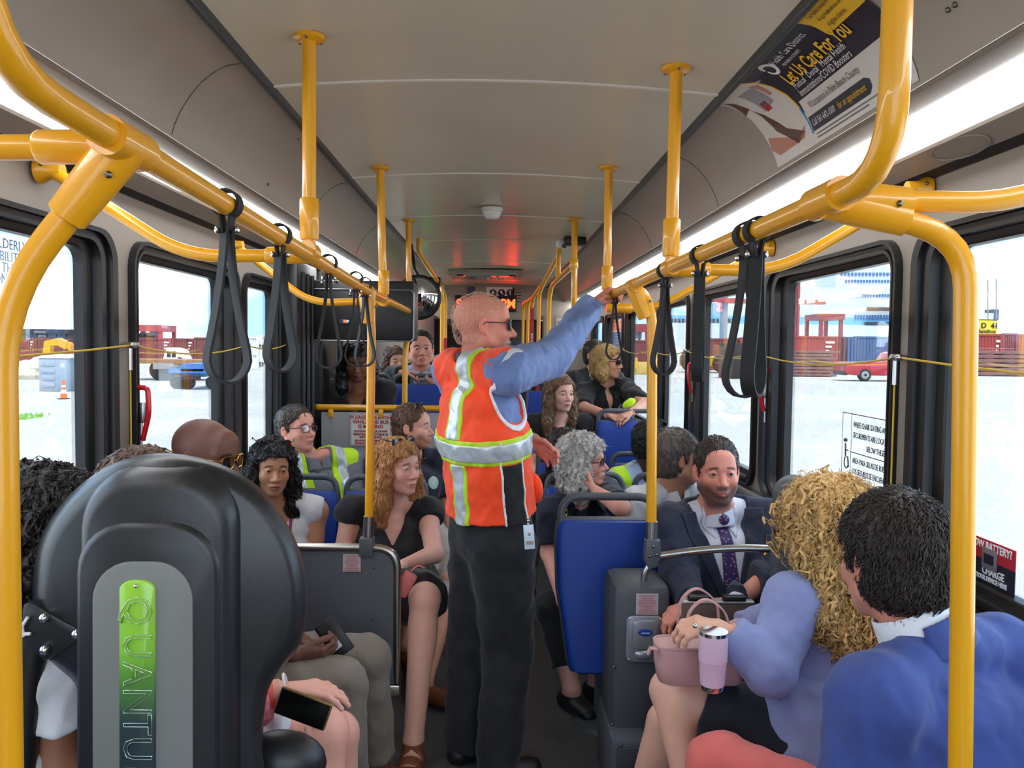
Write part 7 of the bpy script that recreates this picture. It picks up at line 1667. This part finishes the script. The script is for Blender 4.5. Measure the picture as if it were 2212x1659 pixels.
# ---- 15 man in lime vest behind the stanchion
H = HP(1412, 958, 4.42, 100, -4, 0, 1.02); B = Body(H, 15, sh=.19); o = person('dark-haired man in a lime vest over a pale blue shirt behind the bent-top stanchion', H, B, (74, 50, 42), lips=(70, 42, 40), brow=(20, 16, 14), eye='dark', hands={}, flush=.1, h=.011, hh=.004)
put_hair(hair_cap(H, .012, .008, nape=-.09), H, hairmat('black', (16, 14, 14)), o, n=900, length=.014); glasses(H, o, FRM, LENSM, on_top=True); shirt(B, o, cloth('pale blue shirt', (176, 190, 220)), t=.010, sleeve=1.9, bust=False); collar(B, o, MATS['cloth pale blue shirt'])
shirt(B, o, LIME, t=.020, sleeve=0, name='safety_vest', v=(-.40, .34), nr=.08, bust=False); VF = shirt.F
for s in (-1, 1): surf_patch(VF, B, o, SILVERT, slabfn(B, u=(s*.11-.028, s*.11+.028), w=(-.5, .2)), .004, 'silver_brace', .005)
trousers(B, o, NAVYC)
# ---- 16 dark-haired woman behind the grey-haired one
H = HP(1226, 975, 4.6, 58, 0, 0, .98, True); B = Body(H, 15); o = person('dark-haired woman mostly hidden behind the grey-haired woman', H, B, (190, 136, 110), hands={}, h=.013, hh=.0045); put_hair(long_hair(H, .2), H, hairmat('dark chestnut', (48, 34, 28)), o, n=800, length=.06, flow=down_flow); shirt(B, o, BLACKC); trousers(B, o, BLACKC)
# ---- 17 woman with red earrings
H = HP(1211, 851, 5.42, 28, 2, 0, .985, True); B = Body(H, 15, seat=.70); o = person('young woman with red earrings and long light-brown hair beyond the standing man', H, B, (228, 176, 156), lips=(190, 110, 106), brow=(84, 60, 46), hands={}, h=.011)
put_hair(long_hair(H, .25, .012, temple=.016, line=.078), H, hairmat('light brown', (124, 94, 68)), o, n=1200, length=.07, flow=down_flow, jit=.07); shirt(B, o, BLACKC, sleeve=.2, v=(-.08, .5)); trousers(B, o, BLACKC)
b = MB()
for s in (-1, 1): b.sph(H.W((s*.084, -.006, -.052)), (.006, .006, .016), 8)
b.build('earrings', mat('red bead', (190, 24, 60), .3), o)
# ---- 18 woman in black polo and sunglasses
H = HP(1313, 783, 5.98, 62, 2, 0, .99, True); B = Body(H, 22, seat=.80, sh=.175, girth=1.15, lean=(.14, -.04)); B.E[-1] = U(1262, 880, 5.72); B.Wr[-1] = U(1312, 896, 5.45); B.E[1] = U(1392, 872, 5.65); B.Wr[1] = U(1362, 892, 5.44)
o = person('blonde woman in sunglasses and a black polo leaning on the bright empty seat', H, B, (222, 160, 134), lips=(190, 100, 96), brow=(120, 90, 60), hands={-1: dict(d=(.9, -.1, -.1), q=(0, .2, -1), t=(0, -.8, .3), curl=(.5, .7, .5)), 1: dict(d=(-.7, -.3, -.2), q=(0, .2, -1), t=(0, -.8, .3), curl=(.5, .7, .5))}, h=.010)
put_hair(long_hair(H, .08, .016, temple=.018), H, hairmat('dark blonde', (176, 142, 88)), o, n=1000, length=.05, flow=down_flow); glasses(H, o, FRM, LENSM, w=.028, hgt=.016)
shirt(B, o, BLACKC, t=.012, sleeve=.95, name='polo', v=(-.13, .30)); F1 = shirt.F; collar_points(B, o, BLACKC, shirt.T); badge_patch(F1, B, o, .09, -.115, .034, mat('violet seal print', (150, 140, 190), .6)); badge_patch(F1, B, o, .09, -.115, .024, mat('seal cream', (214, 200, 190), .6, var=.3, vscale=8)); buttons(B, F1, o, .0, (-.16, -.21)); trousers(B, o, KHAKI)
b = MB(); b.sph(H.W((-.083, -.004, -.055)), (.006, .006, .018), 8); b.build('earring', mat('pearl', (226, 220, 210), .25), o)
q = U(1358, 878, 5.50); b = MB(); b.sph(q + V3(0, 0, .02), (.05, .02, .028), 14, Matrix.Rotation(-.6, 3, 'Y')); b.sph(q + V3(.02, .01, .035), (.03, .015, .024), 12); setp(b.build('folded_vest', LIME), 'folded lime cloth held above the bright empty seat', 'vest')
# ---- 19 man behind her
H = HP(1288, 768, 6.9, 45, 0, 0, 1.03); B = Body(H, 12, seat=.82, sh=.19, girth=1.2); o = person('dark-haired man in black behind the woman in sunglasses', H, B, (204, 140, 116), brow=(46, 34, 28), hands={}, h=.013, hh=.0045); put_hair(hair_cap(H, .012, .006, nape=-.085), H, hairmat('near black', (38, 32, 30)), o, n=700); shirt(B, o, BLACKC, t=.014, sleeve=1.9, bust=False); collar(B, o, WHITEC, r=.062, hgt=.02); trousers(B, o, BLACKC)
# far passengers on the rear bench
H = HP(945, 798, 7.3, 5, 0, 0, 1.0); B = Body(H, 0, seat=.80); o = person('passenger far back beside the yellow pole with the grey sleeve', H, B, (170, 120, 98), hands={}, h=.014, hh=.005); put_hair(hair_cap(H, .012, .006), H, hairmat('black', (16, 14, 14)), o, n=300); shirt(B, o, BLACKC, sleeve=1.9, bust=False); trousers(B, o, BLACKC)
H = HP(1172, 778, 8.6, -5, 0, 0, 1.0); B = Body(H, 0, seat=.80); o = person('passenger at the very back by the red lettered pole', H, B, (200, 150, 126), hands={}, h=.014, hh=.005); put_hair(hair_cap(H, .012, .006), H, hairmat('black', (16, 14, 14)), o, n=300); shirt(B, o, BLACKC, sleeve=1.9, bust=False); trousers(B, o, BLACKC)

# ---- 20 woman with curly blonde hair in the lavender blazer
H = HP(1782, 1135, 2.20, 196, -3, 0, .985, True); B = Body(H, 228, sh=.165, girth=1.0, lean=(-.04, 0), pelvis=V3(.87, 2.12, .53))
B.S[1] = B.S[1] + V3(-.045, .02, -.01); B.E[1] = U(1662, 1448, 1.98); B.Wr[1] = U(1572, 1362, 2.02); B.E[-1] = U(1700, 1330, 2.50); B.Wr[-1] = U(1600, 1360, 2.45)
B.K[1] = U(1450, 1492, 2.22); B.A[1] = U(1492, 1720, 2.05); B.K[-1] = U(1440, 1560, 2.42); B.A[-1] = V3(.42, 2.40, .09); B.toe = {1: nrm((-.8, .2, -.3)), -1: nrm((-.9, .3, 0))}
o = person('woman with long curly blonde hair in a lavender blue blazer holding a pink tumbler', H, B, (222, 168, 142), hands={1: dict(d=(-.85, .05, .12), q=(-.1, .35, -.9), t=(-.2, .9, .0), curl=(.55, .75, .5), thumb=.5, s=.98), -1: None}, h=.008)
CURL = hairmat('curly blonde', (232, 190, 124), .36)
F = hair_cap(H, .020, .016, ear=False, nape=-.14, line=.07, temple=.03)
hp = H.W((0, -.06, 0)); rt = CR
for du, dz0, dz1, r in ((-.055, .05, -.20, .045), (.0, .06, -.27, .05), (.055, .05, -.24, .045), (.035, -.18, -.36, .034)):
    a = H.c + rt*du*.9 + V3(0, -.075, dz0); e = H.c + rt*(du*1.25 + .01) + V3(0, -.150, dz1); F.add(d_cap(a, e, r, r*.7), .04)
F.noise(.006, .045, 2); F.noise(.004, .02, 5)
V, Q = nets(F, F.lo, F.hi, .005); rng = np.random.default_rng(11)
def crown_flow(P, N): D = P - H.W((0, -.02, .1)); D[:, 2] = 0; D /= np.maximum(np.linalg.norm(D, axis=1), 1e-6)[:, None]; D *= .6; D[:, 2] = -1; return D
V2, Q2 = tufts(V, Q, 620, .24, .0078, crown_flow, rng, .10, .014, 22, jit=.04, fld=F, H=H, off=.007, wl=13., clear=False)
V3_, Q3 = tufts(V, Q, 1800, .16, .0014, crown_flow, rng, .2, .011, 14, jit=.07, fld=F, H=H, off=.009, wl=14., clear=False); n0 = len(V)
Vm, Qm = merge([(V2, Q2), (V3_[n0:], (Q3[(Q3 >= n0).all(1)] - n0))]); mesh_obj('hair', Vm, Qm, CURL, o)
shirt(B, o, WHITEC, t=.008, sleeve=0, name='blouse'); 
shirt(B, o, LAV, t=.017, sleeve=1.95, name='blazer', h=.006, fold=.003, v=(-.36, .24), nr=.072, hem=-.66, bust=False); BF = shirt.F
F = Fld(); F.add(d_ecap(B.P + B.t*.16, B.P - B.t*.06, .19, .145, .225, .20, B.sd, cap=.06)); F.noise(.004, .14, 3); F.sub(d_ecap(B.P + B.t*.1, B.P - B.t*.3, .17, .13, .20, .18, B.sd), .004); F.cut(d_plane(B.P - B.t*.10, -B.t), .003); fobj('blazer_skirt', F, LAV, o, .006)
Fp = Fld(); Fp.ops = list(F.ops); Fp.lo, Fp.hi = F.lo, F.hi
c0 = U(1675, 1518, 1.95); ux = nrm(np.cross(B.t, CF)); ux = ux if ux[0] > 0 else -ux
surf_patch(Fp, B, o, LAV, lambda P: (lambda q: np.maximum.reduce([np.abs(q@ux) - .043, np.abs(q@CU) - .025, (q@CF) - .16]))(P - c0), .005, 'pocket_flap', .004)
for i in range(4):
    b = MB(); u = i/3.; p = B.Wr[1]*(1-.05-.13*u) + B.E[1]*(.05 + .13*u) + V3(-.012, -.044, -.012); b.sph(p, (.007, .004, .007), 10); b.build('cuff_button', GOLD if False else CHROME, o)
skirt(B, o, cloth('dark navy skirt', (18, 20, 32)), t=.016, upto=.70, fold=.003); shoes(B, o, BLK)
b = MB(); tip = (np.array(B.Wr[1]) + V3(-.085, .0, .0)); b.sph(U(1502, 1352, 1.985), (.007, .007, .007), 10); b.build('ring', CHROME, o)
# her handbag, tumbler and the brown case behind
ROSE = mat('rose leather', (196, 150, 146), .5, bump=.25, bscale=180, var=.04)
c = U(1510, 1428, 2.12); t = empty('handbag', tuple(c), 'dusty rose leather handbag on the crossed legs', 'handbag'); wB, hB, dB = .235, .10, .10
rings = []
for z, f in ((-.05, .86), (-.046, .94), (0, 1.0), (.042, 1.02), (.05, 1.0)):
    rings.append([(c[0] + f*x, c[1] + f*y, c[2] + z) for x, y in rrect(wB, dB, .03, 5)])
b = MB(); b.loft(rings); b.build('body', ROSE, t, angle=60)
b = MB(); b.tube([(c[0] + x, c[1] + y, c[2] + .05) for x, y in rrect(wB, dB, .03, 5)], .004, 6, closed=True); b.build('rim', ROSE, t)
for dy in (-.045, .05):
    b = MB(); b.strip(bend([(c[0] - .05, c[1] + dy, c[2] + .03), (c[0] - .045, c[1] + dy, c[2] + .15), (c[0] + .0, c[1] + dy, c[2] + .19), (c[0] + .06, c[1] + dy, c[2] + .15), (c[0] + .07, c[1] + dy, c[2] + .03)], .06), (0, 1, 0), .014, .004); b.build('handle', ROSE, t)
b = MB(); b.strip([(c[0] - wB/2, c[1] - .03, c[2] + .045), (c[0] - wB/2 - .022, c[1] - .04, c[2] + .05), (c[0] - wB/2 - .03, c[1] - .04, c[2] + .035)], (0, 1, 0), .02, .003); b.build('zip_tab', ROSE, t)
PINKT = mat('pink tumbler coat', (224, 186, 204), .4, coat=.2)
c = U(1540, 1425, 1.96); sc_ = 1.96/FPX; t = empty('tumbler', tuple(c), 'pale pink insulated tumbler with steel rim and base', 'tumbler')
R_ = lambda w: w*sc_/2; Z_ = lambda y: (1425 - y)*sc_
b = MB(); b.lathe(c, [(0, Z_(1480)), (R_(52), Z_(1480)), (R_(54), Z_(1476)), (R_(60), Z_(1428)), (R_(62), Z_(1426)), (R_(63), Z_(1424)), (R_(64), Z_(1368)), (0, Z_(1368))], 32); b.build('body', PINKT, t)
b = MB(); b.lathe(c, [(0, Z_(1492)), (R_(48), Z_(1492)), (R_(51), Z_(1488)), (R_(52), Z_(1478)), (0, Z_(1478))], 32); b.build('steel_base', CHROME, t)
b = MB(); b.lathe(c, [(0, Z_(1369)), (R_(63.5), Z_(1369)), (R_(63), Z_(1360)), (0, Z_(1360))], 32); b.build('steel_rim', CHROME, t)
c = U(1548, 1355, 2.62); t = empty('brown_case', tuple(c), 'brown lap case with a pale edge and black grips held by the bearded man', 'case')
b = MB(); b.box(c, (.235, .03, .17), .008); b.build('body', mat('brown case', (104, 86, 80), .5, var=.08), t); b = MB(); b.box(c + V3(0, 0, .087), (.24, .034, .008), .003); b.build('pale_edge', mat('pale aluminium', (190, 186, 180), .35, metal=.6), t)
for dx in (-.06, .055):
    b = MB(); b.box(c + V3(dx, 0, .098), (.075, .03, .018), .005); b.build('grip', BLKP, t)

# ---- 21 man in the blue suit, nearest on the right
H = HP(1925, 1210, 1.60, 194, -4, 0, 1.04, wide=1.03); B = Body(H, 208, sh=.195, girth=1.15, lean=(-.05, 0), pelvis=V3(.90, 1.46, .53))
B.C = B.C + V3(.06, -.03, -.01); 
for m in (-1, 1): B.S[m] = B.C + B.sd*m*.195
B.E[1] = B.S[1] + V3(-.03, .02, -.27); B.Wr[1] = B.E[1] + V3(-.13, .18, -.06); B.E[-1] = B.S[-1] + V3(.04, .08, -.27); B.Wr[-1] = B.E[-1] + V3(-.16, .16, -.05)
B.K[1] = V3(.50, 1.66, .60); B.K[-1] = V3(.56, 1.9, .58); B.A[1] = V3(.48, 1.66, .09); B.A[-1] = V3(.52, 1.92, .09)
o = person('dark-haired man in a bright blue suit jacket seen from behind at the near window', H, B, (214, 146, 122), hands={}, flush=.5, h=.008)
F = hair_cap(H, .020, .012, nape=-.105, line=.07, temple=.02); DK = hairmat('dark espresso', (52, 42, 37), .42)
put_hair(F, H, DK, o, n=4600, length=.026, r=.0019, jit=.30, lift=.5, wav=.003, segs=4)
shirt(B, o, WHITEC, t=.008, sleeve=0, name='dress_shirt', bust=False); 
nb_, nt_ = B.C - B.t*.045 - B.fr*.012, H.W((0, -.022, -.055)); ax = nrm(nt_ - nb_); k0 = nb_ + (nt_ - nb_)*.62; Fc = Fld(); Fc.add(d_ecap(k0 - ax*.03, k0 + ax*.052, .084, .082, .074, .074, B.sd, cap=.02)); Fc.sub(d_ecap(k0 - ax*.1, k0 + ax*.12, .078, .076, .066, .066, B.sd, cap=.02)); Fc.cut(d_plane(k0 + ax*.050, ax), .002); fobj('shirt_collar', Fc, mat('crisp white cotton', (232, 232, 236), .7), o, .004)
shirt(B, o, SUITB, t=.020, sleeve=1.95, name='jacket', h=.006, fold=.0025, v=(-.36, .26), nr=.066, bust=False, hem=-.5)
Fc = Fld(); Fc.add(d_ecap(k0 - ax*.035, k0 + ax*.030, .100, .098, .088, .088, B.sd, cap=.02)); Fc.sub(d_ecap(k0 - ax*.1, k0 + ax*.12, .085, .083, .080, .080, B.sd, cap=.02)); Fc.cut(d_plane(k0 + ax*.026, ax), .002); Fc.cut(lambda P: np.maximum(B.loc(P)[1] - .0, np.abs(B.loc(P)[0]) - .088), .002); fobj('jacket_collar', Fc, SUITB, o, .004)
trousers(B, o, cloth('coral trousers', (228, 112, 104)), t=.016, fold=.004); shoes(B, o, LEATH)
